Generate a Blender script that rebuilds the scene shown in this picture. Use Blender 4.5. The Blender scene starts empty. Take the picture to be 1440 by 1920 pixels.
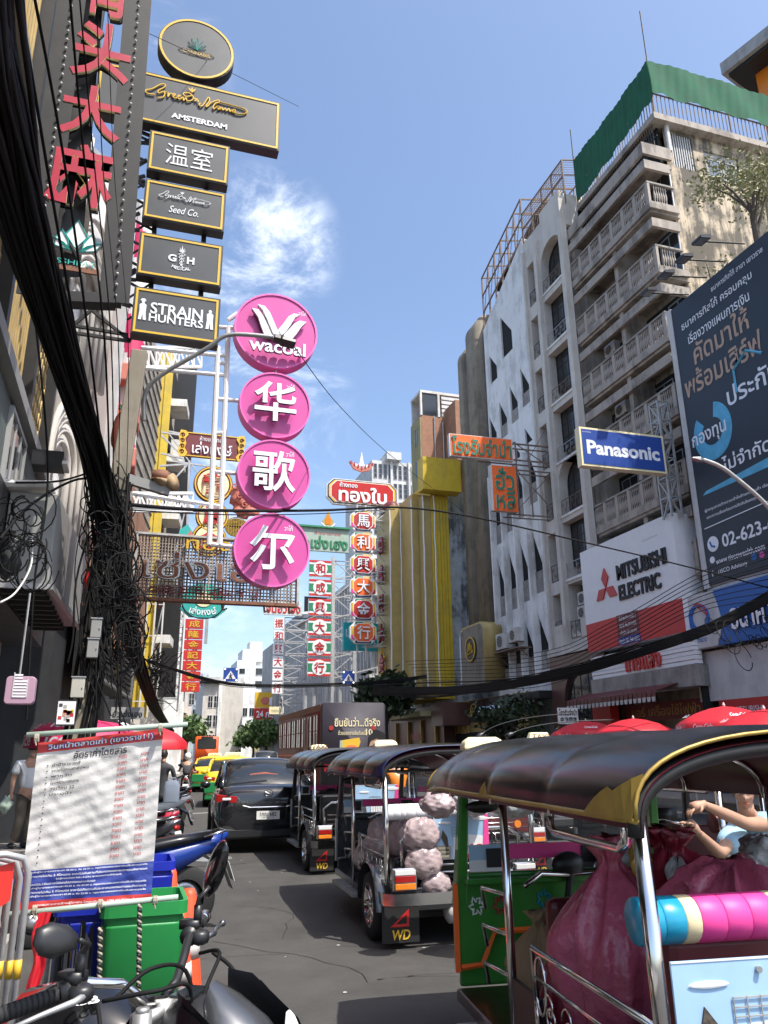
import bpy, math, random
from mathutils import Vector, Matrix
random.seed(7)
PI = math.pi
S = bpy.context.scene
COL = S.collection
# -- camera
F = 1442.0; H = 1.55
def _n(v): v = Vector(v); return v.normalized()
_Z = _n((-55, 4610, -F)); _Y = _n((-480, -456.8, -F)); _Y = (_Y - _Z * _Y.dot(_Z)).normalized(); _X = _Y.cross(_Z)
RW = Matrix((_X, _Y, _Z))
CP = Vector((0, 0, H))
cam_d = bpy.data.cameras.new('camera'); cam = bpy.data.objects.new('camera', cam_d); COL.objects.link(cam)
cam.matrix_world = Matrix.Translation(CP) @ RW.to_4x4()
cam_d.sensor_fit = 'VERTICAL'; cam_d.sensor_height = 36; cam_d.lens = 36 * F / 1920
cam_d.clip_start = 0.05; cam_d.clip_end = 3000
S.camera = cam
# -- light
SUN = _n((-0.31, 0.47, -1.0))
sd = bpy.data.lights.new('sun', 'SUN'); sd.energy = 3.3; sd.angle = math.radians(0.53); sd.color = (1.0, 0.955, 0.88)
so = bpy.data.objects.new('sun', sd); COL.objects.link(so)
so.rotation_euler = SUN.to_track_quat('-Z', 'Y').to_euler(); so.location = (0, 0, 60)
W = bpy.data.worlds.new('World'); S.world = W; W.use_nodes = True
wt = W.node_tree; wn = wt.nodes; wn.clear()
def wl(a, b): wt.links.new(a, b)
bg = wn.new('ShaderNodeBackground'); out = wn.new('ShaderNodeOutputWorld')
sky = wn.new('ShaderNodeTexSky'); sky.sky_type = 'NISHITA'; sky.sun_disc = False
sky.sun_elevation = math.asin(-SUN.z); sky.sun_rotation = math.atan2(-SUN.x, -SUN.y)
sky.air_density = 1.0; sky.dust_density = 2.6; sky.ozone_density = 2.6
tc = wn.new('ShaderNodeTexCoord')
nz = wn.new('ShaderNodeTexNoise'); nz.inputs['Scale'].default_value = 5.5; nz.inputs['Detail'].default_value = 12; nz.inputs['Roughness'].default_value = 0.68; nz.inputs['Distortion'].default_value = .5
mp = wn.new('ShaderNodeMapping'); mp.inputs['Scale'].default_value = (1, 1, 2.1); mp.inputs['Location'].default_value = (3.1, 0.4, 0.75)
wl(tc.outputs['Generated'], mp.inputs['Vector']); wl(mp.outputs[0], nz.inputs['Vector'])
def dotmask(v, lo, hi):
 d = wn.new('ShaderNodeVectorMath'); d.operation = 'DOT_PRODUCT'; d.inputs[1].default_value = _n(v)
 nn = wn.new('ShaderNodeVectorMath'); nn.operation = 'NORMALIZE'; wl(tc.outputs['Generated'], nn.inputs[0]); wl(nn.outputs[0], d.inputs[0])
 m = wn.new('ShaderNodeMapRange'); m.interpolation_type = 'SMOOTHSTEP'; wl(d.outputs['Value'], m.inputs[0])
 m.inputs[1].default_value = lo; m.inputs[2].default_value = hi; return m.outputs[0]
def wmath(op, a, b):
 m = wn.new('ShaderNodeMath'); m.operation = op; m.use_clamp = True
 for i, v in enumerate((a, b)):
  if isinstance(v, (int, float)): m.inputs[i].default_value = v
  else: wl(v, m.inputs[i])
 return m.outputs[0]
def wray(px, py): return RW @ Vector((px - 720, 960 - py, -F))
mask = 0.0
for (px, py, lo, hi, k) in ((495, 465, .9945, .9992, .95), (330, 620, .99, .997, .7), (440, 520, .992, .999, .6), (350, 760, .975, .993, .95), (270, 140, .994, .9995, .9), (430, 1190, .985, .997, .5)):
 mm = wmath('MULTIPLY', dotmask(wray(px, py), lo, hi), k)
 mask = mm if mask == 0.0 else wmath('MAXIMUM', mask, mm)
cr = wn.new('ShaderNodeMapRange'); cr.interpolation_type = 'SMOOTHSTEP'; wl(nz.outputs[0], cr.inputs[0]); cr.inputs[1].default_value = .46; cr.inputs[2].default_value = .80
cl = wmath('MULTIPLY', cr.outputs[0], mask)
mx = wn.new('ShaderNodeMix'); mx.data_type = 'RGBA'; wl(cl, mx.inputs['Factor']); wl(sky.outputs[0], mx.inputs['A']); mx.inputs['B'].default_value = (6.2, 6.5, 6.9, 1)
wl(mx.outputs['Result'], bg.inputs[0]); bg.inputs[1].default_value = 0.15; wl(bg.outputs[0], out.inputs[0])
S.view_settings.view_transform = 'Standard'; S.view_settings.look = 'None'; S.view_settings.gamma = 1; S.view_settings.exposure = 0.9
S.view_settings.use_curve_mapping = False
# -- picture -> place helpers (distance is always given)
def ray(px, py): return RW @ Vector((px - 720, 960 - py, -F))
def AX(px, py, X): d = ray(px, py); return CP + d * (X / d.x)
def AY(px, py, Y): d = ray(px, py); return CP + d * (Y / d.y)
def AZ(px, py, Zv=0.0): d = ray(px, py); return CP + d * ((Zv - H) / d.z)
def hit(px, py, P0, rot):
 nrm = Vector((-math.sin(rot), math.cos(rot), 0)); d = ray(px, py)
 return CP + d * ((P0 - CP).dot(nrm) / d.dot(nrm))
# -- materials
MATS = {}
def mat(name, col, rough=0.6, metal=0.0, var=0.12, scale=4.0, bump=0.0, stain=0.0, stain_col=None, emit=0.0, spec=0.5, coat=0.0, alpha=1.0, trans=0.0, bscale=None, stretch=None, sub=0.0):
 if name in MATS: return MATS[name]
 m = bpy.data.materials.new(name); m.use_nodes = True; t = m.node_tree; N = t.nodes; b = N['Principled BSDF']; L = t.links.new
 c = (*col, 1)
 g = N.new('ShaderNodeTexCoord'); vec = g.outputs['Object']
 if stretch:
  mpn = N.new('ShaderNodeMapping'); mpn.inputs['Scale'].default_value = stretch; L(vec, mpn.inputs[0]); vec = mpn.outputs[0]
 b.inputs['Base Color'].default_value = c
 prev = None
 if var > 0 or stain > 0:
  n1 = N.new('ShaderNodeTexNoise'); n1.inputs['Scale'].default_value = scale; n1.inputs['Detail'].default_value = 7; n1.inputs['Roughness'].default_value = .62; L(vec, n1.inputs['Vector'])
  r = N.new('ShaderNodeMapRange'); r.inputs[1].default_value = .25; r.inputs[2].default_value = .75; r.inputs[3].default_value = 1 - var; r.inputs[4].default_value = 1 + var; L(n1.outputs[0], r.inputs[0])
  mu = N.new('ShaderNodeMix'); mu.data_type = 'RGBA'; mu.blend_type = 'MULTIPLY'; mu.inputs['Factor'].default_value = 1; mu.inputs['A'].default_value = c; L(r.outputs[0], mu.inputs['B'])
  prev = mu.outputs['Result']
  if stain > 0:
   mp2 = N.new('ShaderNodeMapping'); mp2.inputs['Scale'].default_value = (1, 1, .16); L(g.outputs['Object'], mp2.inputs[0])
   n2 = N.new('ShaderNodeTexNoise'); n2.inputs['Scale'].default_value = 1.6; n2.inputs['Detail'].default_value = 10; n2.inputs['Roughness'].default_value = .72; L(mp2.outputs[0], n2.inputs['Vector'])
   n3 = N.new('ShaderNodeTexNoise'); n3.inputs['Scale'].default_value = .55; n3.inputs['Detail'].default_value = 8; n3.inputs['Roughness'].default_value = .7; L(g.outputs['Object'], n3.inputs['Vector'])
   ad = N.new('ShaderNodeMath'); ad.operation = 'ADD'; L(n2.outputs[0], ad.inputs[0]); L(n3.outputs[0], ad.inputs[1])
   r2 = N.new('ShaderNodeMapRange'); r2.interpolation_type = 'SMOOTHSTEP'; r2.inputs[1].default_value = .93; r2.inputs[2].default_value = 1.17; r2.inputs[4].default_value = stain; L(ad.outputs[0], r2.inputs[0])
   m2 = N.new('ShaderNodeMix'); m2.data_type = 'RGBA'; L(r2.outputs[0], m2.inputs['Factor']); L(prev, m2.inputs['A']); m2.inputs['B'].default_value = (*(stain_col or (.06, .055, .05)), 1)
   prev = m2.outputs['Result']
  L(prev, b.inputs['Base Color'])
  rr = N.new('ShaderNodeMapRange'); rr.inputs[3].default_value = max(0, rough - .08); rr.inputs[4].default_value = min(1, rough + .1); L(n1.outputs[0], rr.inputs[0]); L(rr.outputs[0], b.inputs['Roughness'])
 else: b.inputs['Roughness'].default_value = rough
 b.inputs['Metallic'].default_value = metal; b.inputs['Specular IOR Level'].default_value = spec; b.inputs['Coat Weight'].default_value = coat; b.inputs['Coat Roughness'].default_value = .06
 b.inputs['Alpha'].default_value = alpha; b.inputs['Transmission Weight'].default_value = trans
 if bump > 0:
  n4 = N.new('ShaderNodeTexNoise'); n4.inputs['Scale'].default_value = bscale or scale * 6; n4.inputs['Detail'].default_value = 6; L(vec, n4.inputs['Vector'])
  bp = N.new('ShaderNodeBump'); bp.inputs['Strength'].default_value = bump; bp.inputs['Distance'].default_value = .02; L(n4.outputs[0], bp.inputs['Height']); L(bp.outputs[0], b.inputs['Normal'])
 if emit > 0: b.inputs['Emission Color'].default_value = c; b.inputs['Emission Strength'].default_value = emit
 MATS[name] = m; return m
M = {}
def dm(key, *a, **k): M[key] = mat(key, *a, **k)
dm('asphalt', (.066, .063, .059), .82, var=.24, scale=1.7, bump=.5, bscale=150, stain=.55, stain_col=(.042, .040, .038))
dm('asphalt_patch', (.052, .050, .048), .85, var=.2, scale=2, bump=.35, bscale=140)
dm('paint_line', (.55, .54, .5), .7, var=.3, scale=9, stain=.8, stain_col=(.16, .155, .15))
dm('concrete', (.33, .31, .28), .85, var=.2, scale=1.5, bump=.25, stain=.6, stain_col=(.13, .12, .11))
dm('paver', (.20, .18, .165), .85, var=.25, scale=3, bump=.2)
dm('beige_wall', (.56, .46, .33), .85, var=.16, scale=.8, bump=.3, stain=.93, stain_col=(.085, .075, .06))
dm('taupe', (.40, .35, .30), .8, var=.2, scale=1.2, bump=.15, stain=.8, stain_col=(.15, .13, .11))
dm('cream_wall', (.62, .58, .52), .75, var=.08, scale=1, stain=.35, stain_col=(.33, .30, .26))
dm('white_wall', (.78, .78, .76), .6, var=.07, scale=1, stain=.6, stain_col=(.40, .39, .36))
dm('grey_wall', (.36, .36, .35), .75, var=.15, scale=1, stain=.5, stain_col=(.15, .15, .14))
dm('lightgrey_wall', (.58, .58, .57), .75, var=.1, scale=1, stain=.4, stain_col=(.3, .3, .29))
dm('brown_conc', (.27, .235, .18), .8, var=.2, scale=1.2, stain=.6, stain_col=(.11, .095, .07), bump=.15)
dm('bluegrey_wall', (.50, .56, .60), .8, var=.25, scale=1.2, stain=.95, stain_col=(.10, .11, .12))
dm('brick_red', (.33, .17, .105), .85, var=.2, scale=3, stain=.5, stain_col=(.16, .10, .07))
dm('olive_wall', (.30, .265, .13), .8, var=.15, scale=1, stain=.4, stain_col=(.16, .15, .09))
dm('maroon_tile', (.115, .055, .045), .35, var=.2, scale=2)
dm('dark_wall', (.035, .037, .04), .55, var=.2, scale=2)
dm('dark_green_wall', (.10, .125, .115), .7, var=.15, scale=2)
dm('glass_dark', (.02, .024, .028), .08, var=0, spec=.8)
dm('glass_blue', (.10, .14, .17), .08, var=0, spec=.8)
dm('black_void', (.012, .012, .012), .9, var=0)  # flat near-black, painted shade for depths behind openings and shop fronts
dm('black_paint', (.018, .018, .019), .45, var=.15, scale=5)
dm('black_steel', (.028, .027, .026), .5, metal=.3, var=.2, scale=6)
dm('black_gloss', (.008, .008, .009), .12, var=0, coat=.6)
dm('black_rubber', (.015, .015, .015), .75, var=.15, scale=10)
dm('black_plastic', (.02, .02, .021), .38, var=.1, scale=8)
dm('black_vinyl', (.008, .0085, .010), .24, var=.12, scale=3, bump=.06, bscale=5, spec=.42)
dm('cable_black', (.008, .008, .008), .7, var=.1, scale=3, spec=.2)
dm('sign_grey', (.058, .062, .066), .42, var=.12, scale=2.5, stain=.3, stain_col=(.085, .085, .085))
dm('gold_paint', (.72, .45, .035), .42, var=.05, scale=3)
dm('gold_dim', (.42, .28, .06), .4, metal=.3, var=.25, scale=6)
dm('gold_lattice', (.55, .40, .17), .45, metal=.35, var=.2, scale=3)
dm('yellow_clad', (.62, .44, .03), .5, var=.15, scale=2, stain=.4, stain_col=(.32, .25, .07))
dm('gold_clad', (.44, .33, .12), .45, metal=.2, var=.15, scale=1.5)
dm('white_paint', (.8, .8, .8), .45, var=.05, scale=3)
dm('white_dirty', (.62, .61, .58), .6, var=.15, scale=3, stain=.5, stain_col=(.3, .27, .23))
dm('white_letter', (.82, .83, .86), .4, var=0)
dm('letter_side', (.03, .03, .035), .6, var=0)
dm('pink', (.63, .075, .33), .42, var=.08, scale=1.2, stain=.45, stain_col=(.50, .10, .28))
dm('pink_rim', (.78, .15, .46), .4, var=.03)
dm('hot_pink', (.80, .06, .30), .5, var=.08, scale=8)
dm('red_letter', (.44, .022, .05), .4, var=.12, scale=5)
dm('red_sign', (.55, .028, .025), .5, var=.15, scale=2, stain=.35, stain_col=(.35, .06, .05))
dm('red_paint', (.50, .02, .018), .4, var=.08, scale=3)
dm('red_plastic', (.72, .03, .02), .45, var=.1, scale=6)
dm('orange_sign', (.90, .15, .02), .5, var=.12, scale=2)
dm('orange_cone', (.80, .09, .03), .5, var=.12, scale=7)
dm('orange_bus', (.72, .10, .02), .35, var=.08)
dm('orange_lamp', (.75, .22, .02), .25, var=.1, scale=20)
dm('maroon_sign', (.16, .028, .03), .5, var=.1)
dm('green_letter', (.02, .20, .13), .5, var=.1)
dm('green_sign', (.03, .22, .10), .5, var=.1)
dm('green_net', (.010, .105, .05), .85, var=.25, scale=1.5, bump=.4, bscale=5)
dm('green_bin', (.02, .25, .06), .42, var=.1, scale=5)
dm('green_tuk', (.045, .22, .035), .3, var=.1, scale=5, coat=.5)
dm('green_pale', (.35, .44, .36), .6, var=.15)
dm('blue_bin', (.01, .025, .36), .4, var=.1, scale=5)
dm('blue_paint', (.01, .04, .24), .25, var=.08, scale=3, coat=.5)
dm('blue_sign', (.015, .06, .30), .45, var=.06)
dm('blue_cloth', (.33, .53, .66), .8, var=.1, scale=8, bump=.3)
dm('blue_seat', (.015, .30, .48), .3, var=.08, scale=8, coat=.3)
dm('cream_seat', (.78, .66, .40), .35, var=.05)
dm('navy', (.012, .018, .075), .4, var=.1)
dm('teal', (.02, .48, .52), .5, var=.08)
dm('sign_teal', (.03, .40, .35), .5, var=.1)
dm('bb_dark', (.022, .030, .042), .45, var=.15, scale=.7)
dm('bb_blue', (.02, .12, .40), .5, var=.1)
dm('bb_cyan', (.10, .42, .62), .5, var=.3, scale=2)
dm('bb_copper', (.48, .32, .22), .5, var=.15)
dm('chrome', (.78, .77, .75), .14, metal=1, var=.04, scale=12)
dm('steel', (.55, .55, .54), .32, metal=.9, var=.12, scale=8)
dm('steel_rough', (.42, .42, .41), .5, metal=.7, var=.25, scale=5)
dm('galv', (.50, .50, .49), .5, metal=.5, var=.25, scale=7)
dm('rust', (.22, .10, .06), .8, var=.35, scale=6)
dm('rust_steel', (.20, .145, .115), .75, var=.35, scale=5)
dm('wood', (.36, .19, .09), .6, var=.2, scale=3, stretch=(1, 8, 8))
dm('maroon_vinyl', (.10, .012, .020), .3, var=.1, scale=6)
dm('maroon_seat', (.12, .02, .022), .4, var=.15, scale=6)
dm('burgundy', (.03, .012, .012), .3, var=.1, coat=.4)
dm('car_black', (.012, .013, .016), .16, var=.05, scale=2, coat=1.0)
dm('car_white', (.75, .75, .74), .25, var=.03, coat=.5)
dm('car_grey', (.08, .08, .085), .25, var=.03, coat=.5)
dm('taxi_yellow', (.80, .55, .02), .28, var=.05, coat=.5)
dm('taxi_green', (.015, .20, .06), .28, var=.05, coat=.5)
dm('lamp_red', (.35, .012, .010), .15, var=.1, scale=20, coat=.6)
dm('lamp_white', (.75, .75, .72), .15, var=.05)
dm('lamp_cream', (.85, .75, .45), .35, var=.05)
dm('plate_white', (.78, .78, .74), .5, var=.05)
dm('paper', (.50, .485, .46), .6, var=.07, scale=9, bump=.35, bscale=16)
dm('print_red', (.50, .035, .03), .55, var=.08)
dm('print_blue', (.025, .045, .25), .55, var=.08, bump=.6, bscale=9)
dm('print_black', (.015, .015, .018), .6, var=0)
dm('ink_red', (.42, .03, .04), .6, var=0)
dm('skin', (.46, .26, .17), .55, var=.08, scale=12, bump=.05)
dm('hair', (.012, .010, .009), .5, var=.2, scale=40)
dm('white_shirt', (.72, .74, .76), .8, var=.06, scale=6, bump=.2)
dm('trousers', (.13, .11, .085), .85, var=.15, scale=8)
dm('bag_pink', (.52, .11, .17), .22, var=.2, scale=3, bump=.8, bscale=18, coat=.3)
dm('bag_dark', (.30, .025, .05), .22, var=.2, scale=3, bump=.8, bscale=18, coat=.3)
dm('bag_clear', (.40, .31, .31), .16, var=.3, scale=7, bump=.5, bscale=22, coat=.5)
dm('bag_brown', (.36, .24, .13), .7, var=.15, scale=5, bump=.4, bscale=12)
dm('bag_grey', (.45, .46, .46), .2, var=.35, scale=9, bump=.8, bscale=26, coat=.4)
dm('umbrella_red', (.58, .018, .03), .5, var=.08, scale=4)
dm('umbrella_pink', (.62, .03, .12), .55, var=.08, scale=4)
dm('rope', (.34, .30, .23), .85, var=.3, scale=30)
dm('sky_print', (.36, .55, .75), .5, var=.1, scale=4)
dm('print_white', (.8, .8, .8), .5, var=.08)
dm('print_grey', (.35, .33, .31), .6, var=.3, scale=14)
dm('leaf', (.09, .15, .04), .55, var=.35, scale=3)
dm('leaf_dark', (.03, .05, .02), .55, var=.35, scale=3)
dm('leaf_dry', (.24, .24, .11), .6, var=.3, scale=4)
dm('bark', (.09, .07, .055), .9, var=.3, scale=8, bump=.4)
dm('cloth_dark', (.05, .05, .055), .8, var=.3, scale=6)
dm('beige_shop', (.40, .34, .31), .8, var=.06)
dm('mauve', (.42, .26, .34), .6, var=.06)
dm('coral', (.55, .17, .12), .6, var=.15)
dm('grey_box', (.26, .26, .245), .55, var=.1, scale=1)
dm('meter_box', (.45, .43, .36), .5, var=.2, scale=4)
dm('jerry', (.62, .68, .72), .35, var=.08)
dm('silver_paint', (.13, .134, .142), .28, metal=.75, var=.06, scale=5, coat=.5)
dm('cardboard', (.50, .38, .22), .8, var=.1)
dm('lamp_glow', (1, .98, .92), .5, var=0, emit=2.2)
dm('lamp_uv', (.35, .2, 1), .5, var=0, emit=2.0)
dm('blue_glow', (.45, .6, 1), .5, var=0, emit=.5)
dm('dot_glow', (1, .9, .6), .5, var=0, emit=1.2)
for nd in MATS['beige_wall'].node_tree.nodes:
 if nd.type == 'MAP_RANGE' and abs(nd.inputs[1].default_value - .93) < 1e-4: nd.inputs[1].default_value = .86; nd.inputs[2].default_value = 1.08
dm('mesh_beige', (.40, .34, .29), .6, metal=.3, var=.3, scale=5)
# -- mesh builder
SPLIT = {n: n for n in 'inner_parapet opening soffit_slat corner_plate balcony_slab shop_column shopfront_column balcony_wall floor_beam mullion neon_tube pilaster support_pipe coral_block tube_lamp crossbar shoe ledge strut rib roof_hoop balcony_grille wall_bracket folded_sheet reflector printed_disc yellow_band'.split()}
SPLIT.update({'bulbs': 'bulb', 'louvres': 'louvre', 'slat_panel': 'slat', 'window_bars': 'window_bar', 'flashing_lamps': 'flashing_lamp', 'folded_sheets': 'folded_sheet', 'yellow_cladding': 'cladding_strip', 'shutter': 'shutter_slat', 'horns': 'horn', 'silhouettes': 'silhouette', 'diamonds': 'diamond'})
del SPLIT['balcony_grille']
class MB:
 def __init__(s): s.v = []; s.f = []; s.m = []; s.mats = []; s.cur = 0; s.X = None
 def mat(s, m):
  if isinstance(m, str): m = M[m]
  if m not in s.mats: s.mats.append(m)
  s.cur = s.mats.index(m); return s
 def V(s, pts):
  o = len(s.v)
  if s.X is not None: pts = [s.X @ Vector(p) for p in pts]
  s.v.extend([tuple(p) for p in pts]); return o
 def face(s, pts):
  o = s.V(pts); s.f.append(tuple(range(o, o + len(pts)))); s.m.append(s.cur)
 def F(s, idx): s.f.append(tuple(idx)); s.m.append(s.cur)
 def box(s, x0, x1, y0, y1, z0, z1):
  o = s.V([(x, y, z) for z in (z0, z1) for y in (y0, y1) for x in (x0, x1)])
  for q in ((0, 2, 3, 1), (4, 5, 7, 6), (0, 1, 5, 4), (2, 6, 7, 3), (0, 4, 6, 2), (1, 3, 7, 5)): s.F([o + i for i in q])
  return s
 def cb(s, cx, cy, cz, w, d, h): return s.box(cx - w / 2, cx + w / 2, cy - d / 2, cy + d / 2, cz - h / 2, cz + h / 2)
 def bar(s, a, b, w, h=None, roll=0):
  a = Vector(a); b = Vector(b); h = h or w; d = (b - a)
  if d.length < 1e-6: return s
  q = d.to_track_quat('Y', 'Z'); x = q @ Vector((w / 2, 0, 0)); z = q @ Vector((0, 0, h / 2))
  o = s.V([p + i * x + j * z for p in (a, b) for (i, j) in ((-1, -1), (1, -1), (1, 1), (-1, 1))])
  for i in range(4): s.F((o + i, o + (i + 1) % 4, o + 4 + (i + 1) % 4, o + 4 + i))
  s.F((o + 3, o + 2, o + 1, o)); s.F((o + 4, o + 5, o + 6, o + 7)); return s
 def tube(s, path, r, n=8, caps=True, closed=False):
  path = [Vector(p) for p in path]; k = len(path); rs = r if isinstance(r, (list, tuple)) else [r] * k
  rings = []; up = None
  for i, p in enumerate(path):
   if closed: d = path[(i + 1) % k] - path[i - 1]
   else: d = path[min(i + 1, k - 1)] - path[max(i - 1, 0)]
   if d.length < 1e-9: d = Vector((0, 0, 1))
   d.normalize()
   if up is None: up = Vector((0, 0, 1)) if abs(d.z) < .9 else Vector((1, 0, 0))
   a = d.cross(up)
   if a.length < 1e-5: a = d.cross(Vector((0, 1, 0)))
   a.normalize(); bb = a.cross(d).normalized(); up = bb
   rings.append(s.V([p + (a * math.cos(t) + bb * math.sin(t)) * rs[i] for t in [2 * PI * j / n for j in range(n)]]))
  rng = range(k) if closed else range(k - 1)
  for i in rng:
   A = rings[i]; B = rings[(i + 1) % k]
   for j in range(n): s.F((A + j, A + (j + 1) % n, B + (j + 1) % n, B + j))
  if caps and not closed:
   s.F([rings[0] + j for j in range(n)][::-1]); s.F([rings[-1] + j for j in range(n)])
  return s
 def cyl(s, a, b, r, n=12, r2=None): return s.tube([a, b], [r, r if r2 is None else r2], n)
 def prism(s, pts2, y0, y1):
  k = len(pts2); o = s.V([(x, y, z) for y in (y0, y1) for x, z in pts2])
  s.F(range(o, o + k)); s.F(range(o + 2 * k - 1, o + k - 1, -1))
  for i in range(k): j = (i + 1) % k; s.F((o + j, o + i, o + k + i, o + k + j))
  return s
 def prismf(s, pts2, f0, f1):
  k = len(pts2); o = s.V([f0(*p) for p in pts2] + [f1(*p) for p in pts2])
  s.F(range(o, o + k)); s.F(range(o + 2 * k - 1, o + k - 1, -1))
  for i in range(k): j = (i + 1) % k; s.F((o + j, o + i, o + k + i, o + k + j))
  return s
 def grid(s, fn, nu, nv, closed_u=False):
  o = s.V([fn(i / nu, j / nv) for i in range(nu + 1) for j in range(nv + 1)])
  for i in range(nu):
   for j in range(nv):
    a = o + i * (nv + 1) + j; s.F((a, a + nv + 1, a + nv + 2, a + 1))
  return s
 def ell(s, c, r, n=12, m=8, jit=0.0, seed=0, rot=None):
  rr = random.Random(seed); c = Vector(c); o = len(s.v); pts = []
  ph = [rr.uniform(0, 6.28) for _ in range(6)]
  for i in range(m + 1):
   t = PI * i / m
   for j in range(n):
    p = 2 * PI * j / n
    k = 1 + jit * (math.sin(3 * p + ph[0] + 2 * t) * .5 + math.sin(5 * t + ph[1]) * .3 + math.sin(7 * p + ph[2] - 4 * t) * .35 + math.sin(11 * p + 5 * t + ph[3]) * .22 - abs(math.sin(4 * p + 6 * t + ph[4])) * .45 - abs(math.sin(9 * t - 3 * p + ph[5])) * .4)
    q = Vector((math.sin(t) * math.cos(p) * r[0], math.sin(t) * math.sin(p) * r[1], math.cos(t) * r[2])) * k
    if rot: q = rot @ q
    pts.append(c + q)
  o = s.V(pts)
  for i in range(m):
   for j in range(n): s.F((o + i * n + j, o + (i + 1) * n + j, o + (i + 1) * n + (j + 1) % n, o + i * n + (j + 1) % n))
  return s
 def loft(s, rings, cap=True, closed=True):
  k = len(rings[0]); os_ = [s.V(r) for r in rings]
  for A, B in zip(os_, os_[1:]):
   for j in range(k if closed else k - 1): s.F((A + j, A + (j + 1) % k, B + (j + 1) % k, B + j))
  if cap: s.F([os_[0] + j for j in range(k)][::-1]); s.F([os_[-1] + j for j in range(k)])
  return s
 def lathe(s, prof, c=(0, 0, 0), n=16):
  c = Vector(c); rings = [[c + Vector((r * math.cos(2 * PI * j / n), r * math.sin(2 * PI * j / n), z)) for j in range(n)] for r, z in prof]
  return s.loft(rings)
 def build(s, name, parent=None, smooth=False, bevel=0.0, mats=None, subd=0):
  if name in SPLIT:
   par = list(range(len(s.v))); pos = {}
   def find(i):
    while par[i] != i: par[i] = par[par[i]]; i = par[i]
    return i
   for i, v in enumerate(s.v):
    k = (round(v[0], 4), round(v[1], 4), round(v[2], 4))
    if k in pos: par[find(i)] = find(pos[k])
    else: pos[k] = i
   for f in s.f:
    for i in f[1:]: par[find(i)] = find(f[0])
   gr = {}
   for f, m in zip(s.f, s.m): gr.setdefault(find(f[0]), []).append((f, m))
   nm = SPLIT[name]; o = None
   for fs in gr.values():
    c = MB(); c.mats = s.mats; ix = {}
    for f, m in fs:
     for i in f:
      if i not in ix: ix[i] = len(c.v); c.v.append(s.v[i])
     c.f.append(tuple(ix[i] for i in f)); c.m.append(m)
    o = c.build(nm + ' ', parent, smooth, bevel, mats, subd); o.name = nm
   return o
  name = name.strip()
  me = bpy.data.meshes.new(name); me.from_pydata(s.v, [], s.f)
  for m in s.mats: me.materials.append(m)
  if s.mats: me.polygons.foreach_set('material_index', s.m)
  me.update()
  if smooth: me.shade_smooth() if smooth is True else me.shade_auto_smooth(angle=smooth) if hasattr(me, 'shade_auto_smooth') else me.shade_smooth()
  o = bpy.data.objects.new(name, me); COL.objects.link(o)
  if parent: o.parent = parent
  if bevel:
   bv = o.modifiers.new('bevel', 'BEVEL'); bv.width = bevel; bv.segments = 2; bv.limit_method = 'ANGLE'; bv.angle_limit = math.radians(40)
  if subd:
   sb = o.modifiers.new('subd', 'SUBSURF'); sb.levels = subd; sb.render_levels = subd
  return o
def mb(m=None, X=None):
 b = MB(); b.X = X
 if m: b.mat(m)
 return b
def tag(o, label=None, cat=None, group=None, kind=None):
 if label: o['label'] = label
 if cat: o['category'] = cat
 if group: o['group'] = group
 if kind: o['kind'] = kind
 return o
def thing(name, label, cat, loc=(0, 0, 0), rz=0.0, group=None):
 o = bpy.data.objects.new(name, None); COL.objects.link(o); o.location = loc; o.rotation_euler = (0, 0, rz); o.empty_display_size = .2
 return tag(o, label, cat, group)
def copytree(o, parent=None):
 c = o.copy(); COL.objects.link(c); c.parent = parent
 for ch in list(o.children): copytree(ch, c)
 return c
def recolour(root, table):
 for ch in root.children_recursive:
  if ch.type == 'MESH':
   if any(m and m.name in table for m in ch.data.materials):
    ch.data = ch.data.copy()
    for i, m in enumerate(ch.data.materials):
     if m and m.name in table: ch.data.materials[i] = M[table[m.name]]
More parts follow.
